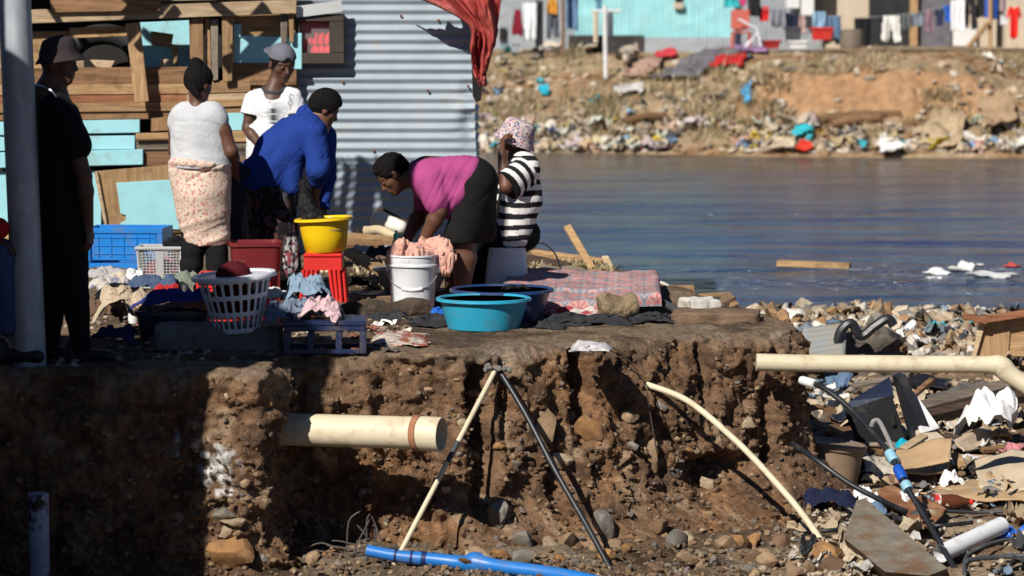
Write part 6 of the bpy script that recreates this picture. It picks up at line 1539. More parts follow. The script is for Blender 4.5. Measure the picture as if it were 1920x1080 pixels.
def fan(a, b):
    cw, chh, rad = .170, .085, .098
    col = np.zeros(a.shape + (3,)); col[:] = (.20, .24, .29); done = np.zeros(a.shape, bool)
    j0 = np.floor(b / chh).astype(int)
    for dj in (0, -1):           # the nearer row lies over the one behind
        j = j0 + dj; off = np.where(j % 2 == 0, 0, cw / 2); i = np.round((a - off) / cw); cx_ = i * cw + off; cy_ = j * chh
        dx, dy = a - cx_, b - cy_; r_ = np.hypot(dx, dy) ; m = (r_ < rad) & (dy >= 0) & ~done
        if dj == 0: m = m
        an = np.arctan2(dy, dx); seg = np.floor(an / math.pi * 9).astype(int) % 2
        c = np.where((seg == 0)[..., None], np.array([.55, .19, .18]), np.array([.62, .36, .32]))
        c = np.where((r_ > rad * .74)[..., None], np.array([.17, .22, .29]), c); c = np.where(((r_ > rad * .74) & (r_ < rad * .80))[..., None], np.array([.5, .42, .40]), c)
        c = np.where(((r_ > rad * .90))[..., None], np.array([.45, .38, .38]), c)
        c = np.where((r_ < rad * .2)[..., None], np.array([.4, .1, .13]), c)
        col[m] = c[m]; done |= m
    return col
mcol = fan(AA, BB) * (1 + .15 * fbm(q_ * 4, 3, 5))[..., None]
mcol = (mcol * .9 + np.array([.40, .34, .33]) * .10) * .82
rz = R(-2.5); mc = (G(1088, 505, .11) + G(1085, 556, .11)) / 2; mc = Vector((P(1090, 520, 18.0).x, 17.98, .02))
ca, sa = math.cos(rz), math.sin(rz)
MV = np.stack([mc.x + mx * ca - my * sa, mc.y + mx * sa + my * ca, mc.z + mz], 2).reshape(-1, 3)
mt_ = mesh_obj('mattress', MV, grid_faces(360, 300), mat('mattress_ticking', (1, 1, 1), .85, .1, 5, bump=.3, bscale=30, attr=True, spec=.15), None, True, mcol.reshape(-1, 3)); tag(mt_, 'thin mattress with pink and grey fan pattern lying on the ground', 'mattress')


# ================================================================ wood, stones and rubbish on the ledge
BARK = mat('bark', (.07, .05, .035), .9, .5, 5, bump=1, bscale=16, stretch=(1, 1, 1), dirt=(.2, .15, .1), dscale=6, dlo=.5, dhi=.7, bdist=.03)
def log_(name, label, a_, b_, r0, r1, mt, cat='log', seed=1, n=18, amp=.2):
    a_, b_ = Vector(a_), Vector(b_); m_ = MB(); pts = [a_ + (b_ - a_) * t + Vector((0, 0, .012 * math.sin(t * 7 + seed))) for t in np.linspace(0, 1, 14)]
    rr2 = [(r0 + (r1 - r0) * t) * (1 if 0 < i < 13 else .86) for i, t in enumerate(np.linspace(0, 1, 14))]; m_.tube(pts, rr2, n)
    V = np.array([v[:] for v in m_.V]); ax_ = np.array((b_ - a_).normalized()); cen = np.array(a_) + ((V - np.array(a_)) @ ax_)[:, None] * ax_; rad = V - cen
    al = ((V - np.array(a_)) @ ax_)
    q_ = np.stack([rad[:, 0] * 22 + seed, rad[:, 2] * 22, al * 5], 1); V = cen + rad * (1 + amp * ridge(q_, 3, seed) )[:, None]
    m_.V = [tuple(v) for v in V]; return tag(m_.build(name, mt, None, True, 50), label, cat)
log_('log', 'charred log lying in front of the white bucket', P(688, 582, 16.85), P(802, 580, 16.95), .062, .058, BARK, seed=2)
log_('log', 'short charred root stub left of the log by the bucket', P(640, 580, 17.0), P(690, 584, 17.0), .04, .05, BARK, seed=5)
log_('wood_block', 'pale chopped wood block at the near edge of the mattress', P(1124, 577, 16.75), P(1193, 574, 16.8), .072, .070, mat('chopped_wood', (.30, .22, .13), .9, .45, 10, bump=1, bscale=25, dirt=(.12, .08, .05), dscale=12, dlo=.5, dhi=.62, bdist=.03), 'wood block', 7, 20, .12)
CON = mat('concrete', (.16, .15, .135), .92, .35, 7, bump=.7, bscale=40, dirt=(.07, .06, .05), dscale=4, dlo=.5, dhi=.7, bdist=.012)
def rough_box(name, label, cat, c, size, mt, rz=0, seed=1, amp=.012, n=14, rot=None):
    bm = bmesh.new(); bmesh.ops.create_cube(bm, size=1); bmesh.ops.subdivide_edges(bm, edges=bm.edges[:], cuts=n, use_grid_fill=True)
    M_ = rot if rot is not None else Matrix.Rotation(rz, 3, 'Z')
    V = np.array([v.co[:] for v in bm.verts]); F = [[v.index for v in f.verts] for f in bm.faces]; bm.free()
    nn_ = V / np.maximum(np.linalg.norm(np.abs(V) ** 6, axis=1, keepdims=True) ** (1 / 6), 1e-6)
    L8 = (np.abs(V * 2) ** 14).sum(1) ** (1 / 14); V = V / L8[:, None] * np.minimum(L8, 1)[:, None] if False else V / np.maximum(L8, 1)[:, None]
    V = V * np.array(size); V = V + (V / (np.linalg.norm(V, axis=1, keepdims=True) + 1e-6)) * (amp * (fbm(V * 9 + seed, 3, seed) + .8 * ridge(V * 4 + seed, 2, seed)))[:, None]
    V = V @ np.array(M_).T + np.array(c)
    return tag(mesh_obj(name, V, F, mt, None, True, sharp=38), label, cat)
rough_box('concrete_block', 'long rough concrete slab under the round white basket', 'concrete block', G(402, 660) + Vector((0, .22, .06)), (.66, .42, .125), CON, R(4), 3, .02, 18)
rough_box('clod', 'flat hard lump of earth at the right end of the ledge', 'clod', G(1345, 600) + Vector((0, .1, .0)), (.50, .3, .085), mat('clod_earth', (.17, .11, .07), .95, .35, 9, bump=.9, bscale=45), R(-6), 5, .035, 18)
rough_box('stone', 'white block beyond the right end of the mattress', 'stone', P(1314, 578, 17.6), (.19, .17, .11), mat('white_stone', (.55, .52, .47), .9, .2, 5, bump=.5, bscale=20), R(20), 7, .05, 16)
rough_box('stone', 'brown rounded stone behind the white block', 'stone', P(1278, 547, 19), (.15, .14, .08), mat('brown_stone', (.28, .17, .09), .9, .3, 6, bump=.6, bscale=25), R(10), 8, .02, 10)
def stick(name, label, pts, r_, mt, cat='plank', n=8):
    return tag(MB().tube(pts, r_, n).build(name, mt, None, True), label, cat)
def plank(name, label, a_, b_, w_, th, mt, up=(0, -.3, 1), cat='plank', group=None):
    return tag(MB().bar(a_, b_, w_, th, up).build(name, mt, None), label, cat, group)
plank('plank', 'wooden plank standing slanted at the water behind the mattress', P(1063, 424, 20.6), P(1122, 524, 20.3), .055, .03, W_tan, (.3, -1, 0))
plank('plank', 'short pale plank with a red tip right of the slanted one', P(1134, 482, 20.8), P(1152, 520, 20.6), .05, .03, W_pale, (.3, -1, 0))
plank('plank', 'long grey brown plank lying at the waters edge behind the bucket seat', P(1000, 474, 21.5), P(1140, 492, 21), .06, .04, W_tan)
plank('plank', 'dark rotten beam lying below the long plank', P(985, 486, 21), P(1062, 502, 20.4), .10, .06, W_dark)
log_('log', 'thin log behind the mattress near the bucket seat', P(1012, 500, 20), P(1100, 512, 20), .03, .025, W_grey, 'log', 9)
CREAMP = mat('cream_pvc', (.62, .54, .38), .5, .1, 3, bump=.12, bscale=20, spec=.4, dirt=(.30, .21, .12), dscale=6, dlo=.53, dhi=.8)
stick('cable', 'thin white cable arching up behind the bucket seat', spline([P(994, 470, 19.2), P(1000, 458, 19.2), P(1022, 458, 19.2), P(1042, 478, 19.2), P(1054, 512, 19.2)], 8), .006, CREAMP, 'cable')
stick('rod', 'dark grey bar lying at the right corner of the mattress', [P(1228, 558, 17.2), P(1262, 578, 17.05), P(1292, 598, 16.9)], .022, mat('dark_metal', (.05, .055, .06), .6, .3, 6), 'bar')
# rubbish between the steel shack and the women
soft('foam_roll', 'white foam roll lying before the corrugated shack', 'foam', [('r', J(712, 414, 21.0), J(752, 426, 20.8), .07, .05)], mat('foam_white', (.66, .62, .55), .8, .12, 6, bump=.3, bscale=14), (.008, (8, 8, 8), 3), .01)
log_('log', 'peeled cream branch below the white foam roll', P(676, 428, 20.6), P(742, 440, 20.3), .035, .03, mat('peeled', (.5, .40, .26), .8, .2, 6), 'log', 4, amp=.05)
plank('plank', 'dark board leaning before the shack above the foam roll', P(706, 396, 21.3), P(772, 432, 21.0), .09, .03, W_dark, (.2, -1, .3), group='planks before the shack')
plank('plank', 'long tan plank lying under the peeled branch', P(650, 444, 20.2), P(742, 452, 20.0), .09, .04, W_tan, group='planks before the shack')
plank('plank', 'tan plank sloping to the ground left of the white bucket', P(652, 470, 19.4), P(722, 512, 18.7), .10, .035, W_tan, group='planks before the shack')
plank('plank', 'brown plank near the foot of the red stool', P(650, 458, 20), P(720, 462, 20), .08, .04, W_brown, group='planks before the shack')
heap('black_plastic', 'crumpled black plastic between stool and white bucket', (684, 456, 738, 494), 19.3, mat('black_bag', (.014, .014, .016), .35, .2, 6, bump=.6, bscale=16), .12, 41, .03, 14, 'plastic', None)
heap('plastic_bag', 'clear white plastic bag by the crumpled black plastic', (664, 456, 692, 482), 19.5, mat('clear_bag', (.5, .48, .48), .3, .2, 6, bump=.5, bscale=20), .08, 42, .025, 18, 'bag', None)
heap('black_cloth', 'black cloth lump on the ground right of the red stool', (648, 518, 690, 542), 18.5, BLACKC, .08, 43, .015, 14, 'cloth', None)
o = MB().lathe([(0, .0), (.135, .0), (.14, .012), (.12, .016), (0, .012)], G(694, 552), 30).build('plastic_disc', plastic('lid_grey', (.22, .25, .29)), None, True); tag(o, 'grey round plastic disc lying flat left of the white bucket', 'disc')
o = MB().bar(G(640, 560), G(738, 558), .07, .02).build('plank', W_brown, None); tag(o, 'dark brown strip of wood beside the grey plastic disc', 'plank')
heap('blue_bag', 'bright blue plastic bag by the left side of the turquoise basin', (808, 574, 836, 596), 16.7, mat('blue_film', (.02, .12, .5), .3, .2, 8, bump=.5, bscale=20), .08, 44, .02, 18, 'bag', None)
heap('black_rag', 'black rag lying on the rim of the navy basin', (946, 532, 992, 545), 16.55, BLACKC, .05, 45, .012, 18, 'rag', None)
RSTR = cloth('red_stripe', (.42, .05, .06), dirt=(.6, .55, .5), dscale=9, dlo=.48, dhi=.54)
CHARC = mat('charcoal_rag', (.03, .03, .034), .8, .4, 9, bump=.8, bscale=30, bdist=.02)
def ledge_patch(name, label, cat, rc4, mt, group=None, seed=1, h=.035, n=34):
    x0, y0, x1, y1 = rc4; u = np.linspace(0, 1, n); A, B = np.meshgrid(u, u); p4 = [np.array(G(x, y)[:]) for x, y in ((x0, y1), (x1, y1), (x1, y0), (x0, y0))]
    V = p4[0] * ((1 - A) * (1 - B))[..., None] + p4[1] * (A * (1 - B))[..., None] + p4[2] * (A * B)[..., None] + p4[3] * ((1 - A) * B)[..., None]
    q_ = V * 7 + seed * 3.3; V[..., 0] += .05 * fbm(q_ * 1.2, 3, seed); V[..., 1] += .12 * fbm(q_ * 1.2 + 7, 3, seed + 1)
    e_ = np.minimum(np.minimum(A, 1 - A), np.minimum(B, 1 - B)) * 4; V[..., 2] = .010 + h * np.clip(e_, 0, 1) * (.45 + .9 * ridge(q_ * 1.3, 3, seed))
    o = mesh_obj(name, V.reshape(-1, 3), grid_faces(n, n), mt, None, True); o.modifiers.new('thick', 'SOLIDIFY').thickness = .006; return tag(o, label, cat, group)
for i, (rc4, lb) in enumerate([((1010, 596, 1110, 614), 'burnt black cloth on the ground below the mattress'), ((1095, 598, 1185, 612), 'burnt dark strip right of the burnt cloth below the mattress'), ((770, 598, 850, 614), 'black burnt rag left of the turquoise basin'), ((690, 594, 770, 604), 'dark charred strip under the log'), ((1000, 612, 1060, 620), 'small burnt rag at the edge before the navy basin'), ((1190, 594, 1256, 606), 'dark rag below the right corner of the mattress')]):
    ledge_patch('burnt_rag', lb, 'rag', rc4, CHARC, 'burnt rags on the ledge', 50 + i)
ledge_patch('cloth', 'red and white striped cloth under the near edge of the mattress', 'cloth', (1005, 580, 1135, 598), RSTR, None, 70, .04)
ledge_patch('paper', 'torn white and brown paper scattered on the ledge by the dark blue crate', 'paper', (700, 628, 800, 650), cloth('torn_paper', (.5, .42, .36), dirt=(.25, .08, .05), dscale=9, dlo=.5, dhi=.55), None, 71, .03)
ledge_patch('plastic_film', 'clear plastic film at the lip of the ledge', 'film', (1076, 650, 1140, 662), mat('clear_bag', (.5, .48, .48), .3), None, 72, .03)
WLIT = [(.58, .50, .42), (.5, .3, .22), (.62, .6, .56), (.35, .3, .26), (.3, .12, .08)]
# trodden scraps and small stones on the ledge
lv = []; lf = []; lcx = []; base = 0; rs2 = random.Random(5)
def sm(V, F, c):
    global base
    V = np.asarray(V); lv.append(V); lf.extend([tuple(i + base for i in f) for f in np.asarray(F).tolist()]); lcx.append(np.repeat(np.array(c)[None], len(V), 0)); base += len(V)
def top_z(px, py): 
    g = G(px, py); return g
for k in range(900):
    px = rs2.uniform(60, 1480); py = rs2.uniform(600, 690) if k % 3 else rs2.uniform(500, 610)
    g = G(px, py)
    ey = np.interp(g.x, EX[:imid + 380], EY[:imid + 380])
    if g.y < ey + .05 or (g.x > .9 and g.y > 17.4) or (g.x > 1.5): continue
    s_ = rs2.uniform(.008, .028); V, F = rock(k, [s_, s_, s_ * .7], 1, 8)
    c = rs2.choice([(.28, .2, .13), (.36, .28, .2), (.2, .16, .12), (.14, .1, .07), (.42, .36, .28)]); sm(V + np.array(g) + np.array([0, 0, s_ * .3]), F, c)
gravel = mesh_obj('gravel', np.concatenate(lv), lf, mat('gravel_mix', (1, 1, 1), .92, .3, 12, bump=.4, bscale=60, attr=True), None, False, np.concatenate(lcx), loc=(0, 16, 0)); tag(gravel, 'small stones trodden into the ledge', 'gravel', None, 'stuff')
lv = []; lf = []; lcx = []; base = 0
for k in range(420):
    px = rs2.uniform(660, 1250) if k % 2 else rs2.uniform(150, 1400); py = rs2.uniform(608, 668) if k % 4 else rs2.uniform(500, 600)
    g = G(px, py); ey = np.interp(g.x, EX[:imid + 380], EY[:imid + 380])
    if g.y < ey + .04 or (g.x > .9 and g.y > 17.4) or g.x > 1.5: continue
    V, F = scrap(k + 3000, g, rs2.uniform(.03, .11)); V[:, 2] = (V[:, 2] - g.z) * .5 + g.z
    sm(V, F, np.array(rs2.choice(WLIT + [(.05, .05, .05), (.08, .07, .06), (.2, .14, .09)])) * rs2.uniform(.6, 1.1))
lt2 = mesh_obj('litter', np.concatenate(lv), lf, mat('litter_mix', (1, 1, 1), .7, .2, 4, attr=True), None, True, np.concatenate(lcx), loc=(0, 16, 0)); tag(lt2, 'trodden scraps of paper and plastic on the ledge', 'litter', None, 'stuff')
# straw on the ledge
gV.clear(); gF.clear(); gC.clear(); base = 0
for k in range(70):
    px, py = (rs2.uniform(640, 740), rs2.uniform(490, 545)) if k % 2 else (rs2.uniform(1000, 1140), rs2.uniform(496, 512)); blades(G(px, py), 14, .09, .08, STRAW)
o = mesh_obj('straw', np.concatenate(gV), [f for a in gF for f in a], MATS['straw'], None, False, np.concatenate(gC), loc=(0, 19, 0)); tag(o, 'loose straw on the ledge', 'straw', None, 'stuff')

CLG2 = 'more washing spread on the ground'
heap('shirt', 'faded green shirt crumpled behind the navy tub', (300, 506, 366, 548), 16.6, cloth('sage', (.18, .22, .17)), .16, 101, group=CLG2)
heap('towel', 'pale striped towel in the heap left of the blue crate foot', (164, 514, 236, 552), 16.9, cloth('stripe_towel', (.5, .46, .42), dirt=(.2, .2, .3), dscale=8, dlo=.5, dhi=.54), .16, 102, group=CLG2)
heap('trousers', 'brown trousers on the ground between cream garment and pole', (168, 556, 226, 606), 15.9, cloth('brown_trs', (.13, .08, .055)), .14, 103, group=CLG2)
heap('shirt', 'red shirt showing between the denim and the navy tub', (284, 528, 330, 566), 15.95, cloth('red_shirt', (.42, .03, .03)), .1, 104, group=CLG2)
heap('cloth', 'white underlying sheet in the heap on the dark blue crate', (508, 548, 600, 606), 15.1, cloth('off_white', (.56, .55, .54)), .14, 105, group=CLG2)
rim_i = [i for i in range(nc) if EY[i] > 16.75 and EY[i] < 22 and EX[i] > .5]
for k in range(30):
    i = rnd.choice(rim_i) if k % 3 else rnd.choice([q for q in rim_i if EY[q] < 18.6]); o_ = rnd.uniform(-.05, .55); r_ = rnd.choice([.04, .055, .07, .095]); z = min(0, ZF[i] * max(0, o_) / EB[i])
    V, F = rock(1200 + k, [r_ * rnd.uniform(.9, 1.4), r_, r_ * rnd.uniform(.6, .9)], 3, 9); cn, mt = rnd.choice([('pale', 'white_stone'), ('brown', 'brown_stone'), ('tan', 'clod_earth')])
    tag(mesh_obj('stone', V @ rotm(k).T + np.array([EX[i] + NX[i] * o_, EY[i] + NY[i] * o_, z + r_ * .4]), F, MATS[mt], None, True, sharp=25), '%s stone on the right rim of the ledge beyond the mattress' % cn, 'stone', 'stones on the right rim of the ledge')
for k in range(14):
    i = rnd.choice(rim_i); o_ = rnd.uniform(0, .6); z = ZF[i] * o_ / EB[i] + .03; a_ = Vector((EX[i] + NX[i] * o_, EY[i] + NY[i] * o_, z)); an = rnd.uniform(0, 3.1); L = rnd.uniform(.2, .5)
    plank('wood_scrap', 'broken strip of wood on the right rim of the ledge', a_, a_ + Vector((math.cos(an) * L, math.sin(an) * L, rnd.uniform(-.05, .12))), rnd.uniform(.03, .07), .02, rnd.choice([W_tan, W_grey, W_pale, W_brown]), (0, -.3, 1), 'wood scrap', 'wood strips on the right rim')
# ================================================================ pipes, hoses and stones of the cut
pv = thing('sewer_pipe', 'broken cream sewer pipe sticking out of the cut earth on the left', 'pipe', tuple(P(660, 808, 14.45)))
pa, pe = P(466, 803, 14.70), P(828, 815, 14.36); ax_ = (pe - pa).normalized()
def hollow(a_, b_, r_, th, n=36):
    a_, b_ = Vector(a_), Vector(b_); m_ = MB(); x, y, z = basis(b_ - a_); V = []; L = (b_ - a_).length
    for s_, q_ in ((0, r_), (.5, r_), (1, r_), (1, r_ - th), (.6, r_ - th)):
        for k in range(n):
            an = 2 * math.pi * k / n; V.append(a_ + x * L * s_ + (y * math.cos(an) + z * math.sin(an)) * q_)
    F = []
    for i in range(4):
        for k in range(n): F.append((i * n + k, i * n + (k + 1) % n, (i + 1) * n + (k + 1) % n, (i + 1) * n + k))
    F.append(tuple(4 * n + k for k in range(n))); return m_.add(V, F)
hollow(pa, P(790, 812, 14.396), .0835, .006).build('barrel', CREAMP, pv, True, 40)
hollow(P(784, 812, 14.402), pe, .0885, .007).build('socket', CREAMP, pv, True, 40)
hollow(P(779, 812, 14.408), P(790, 812.4, 14.395), .0945, .01).build('seal_band', mat('rusty_band', (.30, .13, .07), .8, .3, 12), pv, True, 40)
r2 = thing('drain_pipe', 'long cream pipe with a crushed bend sticking out at the right of the ledge', 'pipe', tuple(P(1640, 682, 15.9)))
pts = spline([P(1418, 679, 15.86), P(1500, 681, 15.86), P(1620, 682, 15.86), P(1740, 683, 15.86), P(1850, 684, 15.86), P(1876, 687, 15.86), P(1896, 704, 15.85), P(1960, 745, 15.8), P(2060, 800, 15.7)], 8)
m_ = MB(); m_.tube(pts, [.049 + (.012 * math.exp(-((p_.x - pts[41].x) / .05) ** 2)) for p_ in pts], 22)
m_.build('tube', CREAMP, r2, True, 50)
V = []
stick('drain_pipe_tip', 'x', [P(1418, 679, 15.86), P(1424, 679, 15.86)], .03, CREAMP).data.name
bpy.data.objects.remove(bpy.data.objects['drain_pipe_tip'])
# sticks and hoses leaning on the cut
apx, _, _ = on_face(931, .05); apx = P(931, 690, float(apx[1]) - .05)
cs = thing('pole', 'thin cream rod leaning on the cut earth left of the black hose', 'rod', tuple(FL(742, 1052)))
b_ = P(738, 1060, 14.28); MB().tube([apx, apx + (b_ - apx) * .34, apx + (b_ - apx) * .67, b_], .0135, 10).build('rod', CREAMP, cs, True)
MB().tube([apx + (b_ - apx) * .385, apx + (b_ - apx) * .49], .0145, 10).build('sleeve', mat('grey_sleeve', (.06, .065, .07), .6, .2), cs, True)
BLK = mat('black_pipe', (.014, .016, .020), .42, .2, 6, spec=.5, dirt=(.06, .055, .05), dscale=10, dlo=.55, dhi=.75)
stick('hose', 'straight black hose leaning on the cut right of the cream rod', spline([P(936, 694, apx.y), P(985, 775, apx.y - .14), P(1040, 880, apx.y - .32), P(1100, 985, apx.y - .52), P(1158, 1092, apx.y - .74)], 8), .0155, BLK, 'hose', 12)
f0, _, _ = on_face(1214, .22)
stick('cable', 'cream curved cable hanging from the cut down to the rubble', spline([P(1213, 721, float(f0[1]) - .02), P(1290, 752, float(f0[1]) - .18), P(1375, 822, float(f0[1]) - .42), P(1445, 894, float(f0[1]) - .6), P(1515, 978, 14.75), P(1590, 1095, 14.3)], 9), .0175, CREAMP, 'cable', 12)
WIRE = mat('root', (.05, .035, .025), .9, .3)
stick('wire', 'thin dark wire hanging over the lip of the cut', spline([P(1120, 640, 15.5), P(1165, 662, 15.45), P(1206, 715, 15.45), P(1218, 770, 15.4), P(1232, 850, 15.38)], 6), .004, WIRE, 'wire', 6)
for i in range(7):
    a = random.Random(i); x0, y0 = 905 + 50 * a.random(), 684 + 10 * a.random(); p0 = P(x0, y0, apx.y - .03)
    V, F = rock(300 + i, [.022, .02, .018], 2); tag(mesh_obj('stone', V + np.array(p0), F, CON, None, False), 'small grey stone piled where the rod and the hose meet', 'stone', 'stones at the top of the rod')
bp_ = thing('water_pipe', 'bright blue plastic pipe with a kink lying at the foot of the cut', 'pipe', tuple(FL(880, 1062)))
BLU = plastic('pipe_blue', (.015, .16, .50), .4)
pts = spline([P(688, 1032, 14.3), P(750, 1043, 14.27), P(820, 1050, 14.24), P(872, 1056, 14.2), P(893, 1055, 14.18), P(950, 1064, 14.1), P(1040, 1076, 13.98), P(1140, 1096, 13.8)], 7)
m_ = MB(); rb = [.030 + .020 * math.exp(-((p_.x - P(890, 0, 14.18).x) / .05) ** 2) + .005 * sstep(0, .3, p_.x - P(700, 0, 14.36).x) for p_ in pts]; m_.tube(pts, rb, 14); m_.build('tube', BLU, bp_, True)
for x in (740, 770, 790):
    j = min(range(len(pts)), key=lambda i: abs(960 + FPX * pts[i].x / pts[i].y - x)); MB().tube([pts[j], pts[j] + (pts[j + 1] - pts[j]).normalized() * (.012 if x < 780 else .025)], rb[j] + .003, 14).build('band', mat('navy_tape', (.01, .02, .10), .5, .1), bp_, True)
rt = random.Random(2); m_ = MB()
for k in range(26):
    x, y = rt.uniform(640, 750), rt.uniform(1020, 1055); p0 = P(x, y, 14.5); ang = rt.uniform(2.2, 4.2) if k < 18 else rt.uniform(1.0, 2.0); L = rt.uniform(.15, .34)
    d1 = Vector((math.cos(ang), -.1, math.sin(ang) * .35 if k < 18 else .8)); p1 = p0 + d1 * L * .5 + Vector((0, 0, rt.uniform(-.03, .05))); p2 = p0 + d1 * L + Vector((rt.uniform(-.05, .05), 0, rt.uniform(-.05, .03)))
    m_.tube(spline([p0, p1, p2], 4), [.004] * 8 + [.002], 5)
o = m_.build('dead_brush', mat('dead_twigs', (.10, .085, .075), .9, .3), None, True); tag(o, 'tangle of dead grey twigs by the end of the blue pipe', 'brush')
stick('post', 'weathered post with peeling blue white paint in the shaded pit', [P(72, 925, 13.75), P(73, 1000, 13.75), P(76, 1120, 13.75)], .050, mat('peeling_paint', (.30, .36, .48), .7, .2, 6, dirt=(.04, .03, .025), dscale=5, dlo=.5, dhi=.56), 'post', 14)

# stones
def stone_mat(nm, c): return mat('stone_' + nm, c, .88, .28, 9, bump=.5, bscale=45, rand=.18, dirt=(.15, .085, .047), dscale=7, dlo=.46, dhi=.62, bdist=.01)
SG, ST, SO, SB, SW = stone_mat('grey', (.17, .155, .135)), stone_mat('tan', (.27, .185, .11)), stone_mat('orange', (.27, .14, .055)), stone_mat('brown', (.14, .085, .05)), stone_mat('pale', (.36, .28, .19))
def face_stone(px, py, wpx, hpx, mt, seed, label, sub=3, group=None, sink=.35):
    # find the point of the cut that is seen at this pixel
    best = None
    for v in np.linspace(0, 1, 60):
        p_, n_, j = on_face(px, v); q_ = Vector(p_) - Vector((0, 0, CAMZ)); 
        yy = 540 - FPX * (q_.z * math.cos(PITCH) + q_.y * math.sin(PITCH)) / (q_.y * math.cos(PITCH) - q_.z * math.sin(PITCH))
        if best is None or abs(yy - py) < best[0]: best = (abs(yy - py), p_, n_)
    p_ = best[1] if best[0] < 25 else None
    c = Vector(p_) if p_ is not None else FL(px, py); s_ = FPX / c.y; rx, rz_ = wpx / 2 / s_, hpx / 2 / s_; ry = (rx + rz_) / 2 * .8
    c = P(px, py, c.y - ry * (1 - 2 * sink)) if p_ is not None else c + Vector((0, 0, rz_ * .5))
    V, F = rock(seed, [rx * 1.12, ry, rz_ * 1.12], sub, 10)
    o = mesh_obj('stone', V + np.array(c), F, mt, None, True, sharp=25); return tag(o, label, 'stone', group)
for a in [(935, 965, 66, 66, SG, 11, 'large grey angular stone low in the cut left of the black hose'), (1106, 812, 58, 56, SO, 12, 'orange brown block of stone in the middle of the cut'), (1056, 862, 44, 44, SW, 13, 'pale rounded stone right beside the black hose'), (1222, 846, 30, 64, ST, 14, 'upright flat tan stone under the wire'),
          (1268, 887, 42, 28, SG, 15, 'flat grey green stone right of the upright tan one'), (1166, 860, 44, 30, ST, 16, 'tan stone left of the upright flat one'), (1022, 798, 34, 62, ST, 17, 'leaf shaped tan stone above the pale rounded one'), (988, 1016, 44, 44, SG, 18, 'dark grey cube like stone at the foot of the cut'),
          (1036, 1034, 46, 48, SW, 19, 'pale block at the foot beside the dark grey stone'), (1130, 985, 58, 74, SG, 20, 'tall grey stone behind the lower part of the black hose'), (1146, 1040, 48, 60, ST, 21, 'tan slab crossed by the lower end of the black hose'), (1240, 762, 26, 22, SG, 22, 'small grey stone just below the start of the cream cable'),
          (1402, 796, 34, 24, SW, 23, 'pale stone in the cut right of the cream cable top'), (890, 860, 30, 30, ST, 24, 'tan stone in the crack right of the sewer pipe mouth'), (1180, 778, 30, 22, ST, 25, 'small tan stone above the orange block'), (1030, 780, 26, 20, SW, 26, 'pale chip near the leaf shaped stone'),
          (436, 1040, 96, 72, SO, 27, 'big orange tan block at the foot of the sunlit pillar'), (424, 1000, 44, 26, SW, 28, 'white dusted stone on top of the big orange tan block'), (440, 978, 60, 20, SW, 29, 'flat white dusted stone under the limewashed patch'), (418, 962, 40, 18, SG, 30, 'thin grey stone above the flat white dusted one'), (1232, 990, 34, 40, SB, 36, 'brown stone above the rubble at the foot of the cut'), (1085, 930, 36, 30, SB, 37, 'brown lump left of the tall grey stone'), (1330, 905, 40, 32, SW, 38, 'pale stone under the hollow at the right of the cut')]:
    face_stone(*a)
rs3 = random.Random(12)
for k in range(70):
    if k < 54: px, py = rs3.uniform(500, 1500), rs3.uniform(690, 985)
    else: px, py = rs3.uniform(300, 500), rs3.uniform(720, 1060)
    s_ = rs3.choice([8, 10, 12, 14, 18, 24]); mt, cn = rs3.choice([(SG, 'grey'), (ST, 'tan'), (ST, 'tan'), (SW, 'pale'), (SB, 'brown'), (SO, 'orange brown')])
    face_stone(px, py, s_ * rs3.uniform(.8, 1.5), s_ * rs3.uniform(.7, 1.2), mt, 400 + k, 'small %s stone embedded in the cut earth' % cn, 2, 'small stones in the cut')
# crumbs of the same in the face: far too many to count
lv = []; lf = []; lcx = []; base = 0
for k in range(5200):
    r_ = rs3.random(); j = rs3.randrange(0, nc)
    if EY[j] > 16.9 or EX[j] < -2.8: continue
    v = rs3.random() ** .7; p_ = GV[FACE0 + int(v * (nf_ - 1)), j]
    s_ = rs3.choice([.004, .006, .008, .011, .015]) * (1 + .8 * v); V, F = rock(k % 60 + 2000, [s_ * rs3.uniform(.8, 1.4), s_, s_ * rs3.uniform(.6, 1.1)], 1, 8)
    sm(V @ rotm(k % 50).T + p_ + np.array([NX[j], NY[j], 0]) * s_ * .2, F, np.array(rs3.choice([(.14, .08, .045), (.17, .10, .055), (.2, .125, .07), (.26, .18, .11), (.15, .12, .10), (.11, .065, .04), (.12, .07, .042)])) * rs3.uniform(.7, 1.1))
o = mesh_obj('gravel', np.concatenate(lv), lf, MATS['gravel_mix'], None, False, np.concatenate(lcx), loc=(0, 15, -.5)); tag(o, 'crumbs of stone in the cut earth', 'gravel', None, 'stuff')
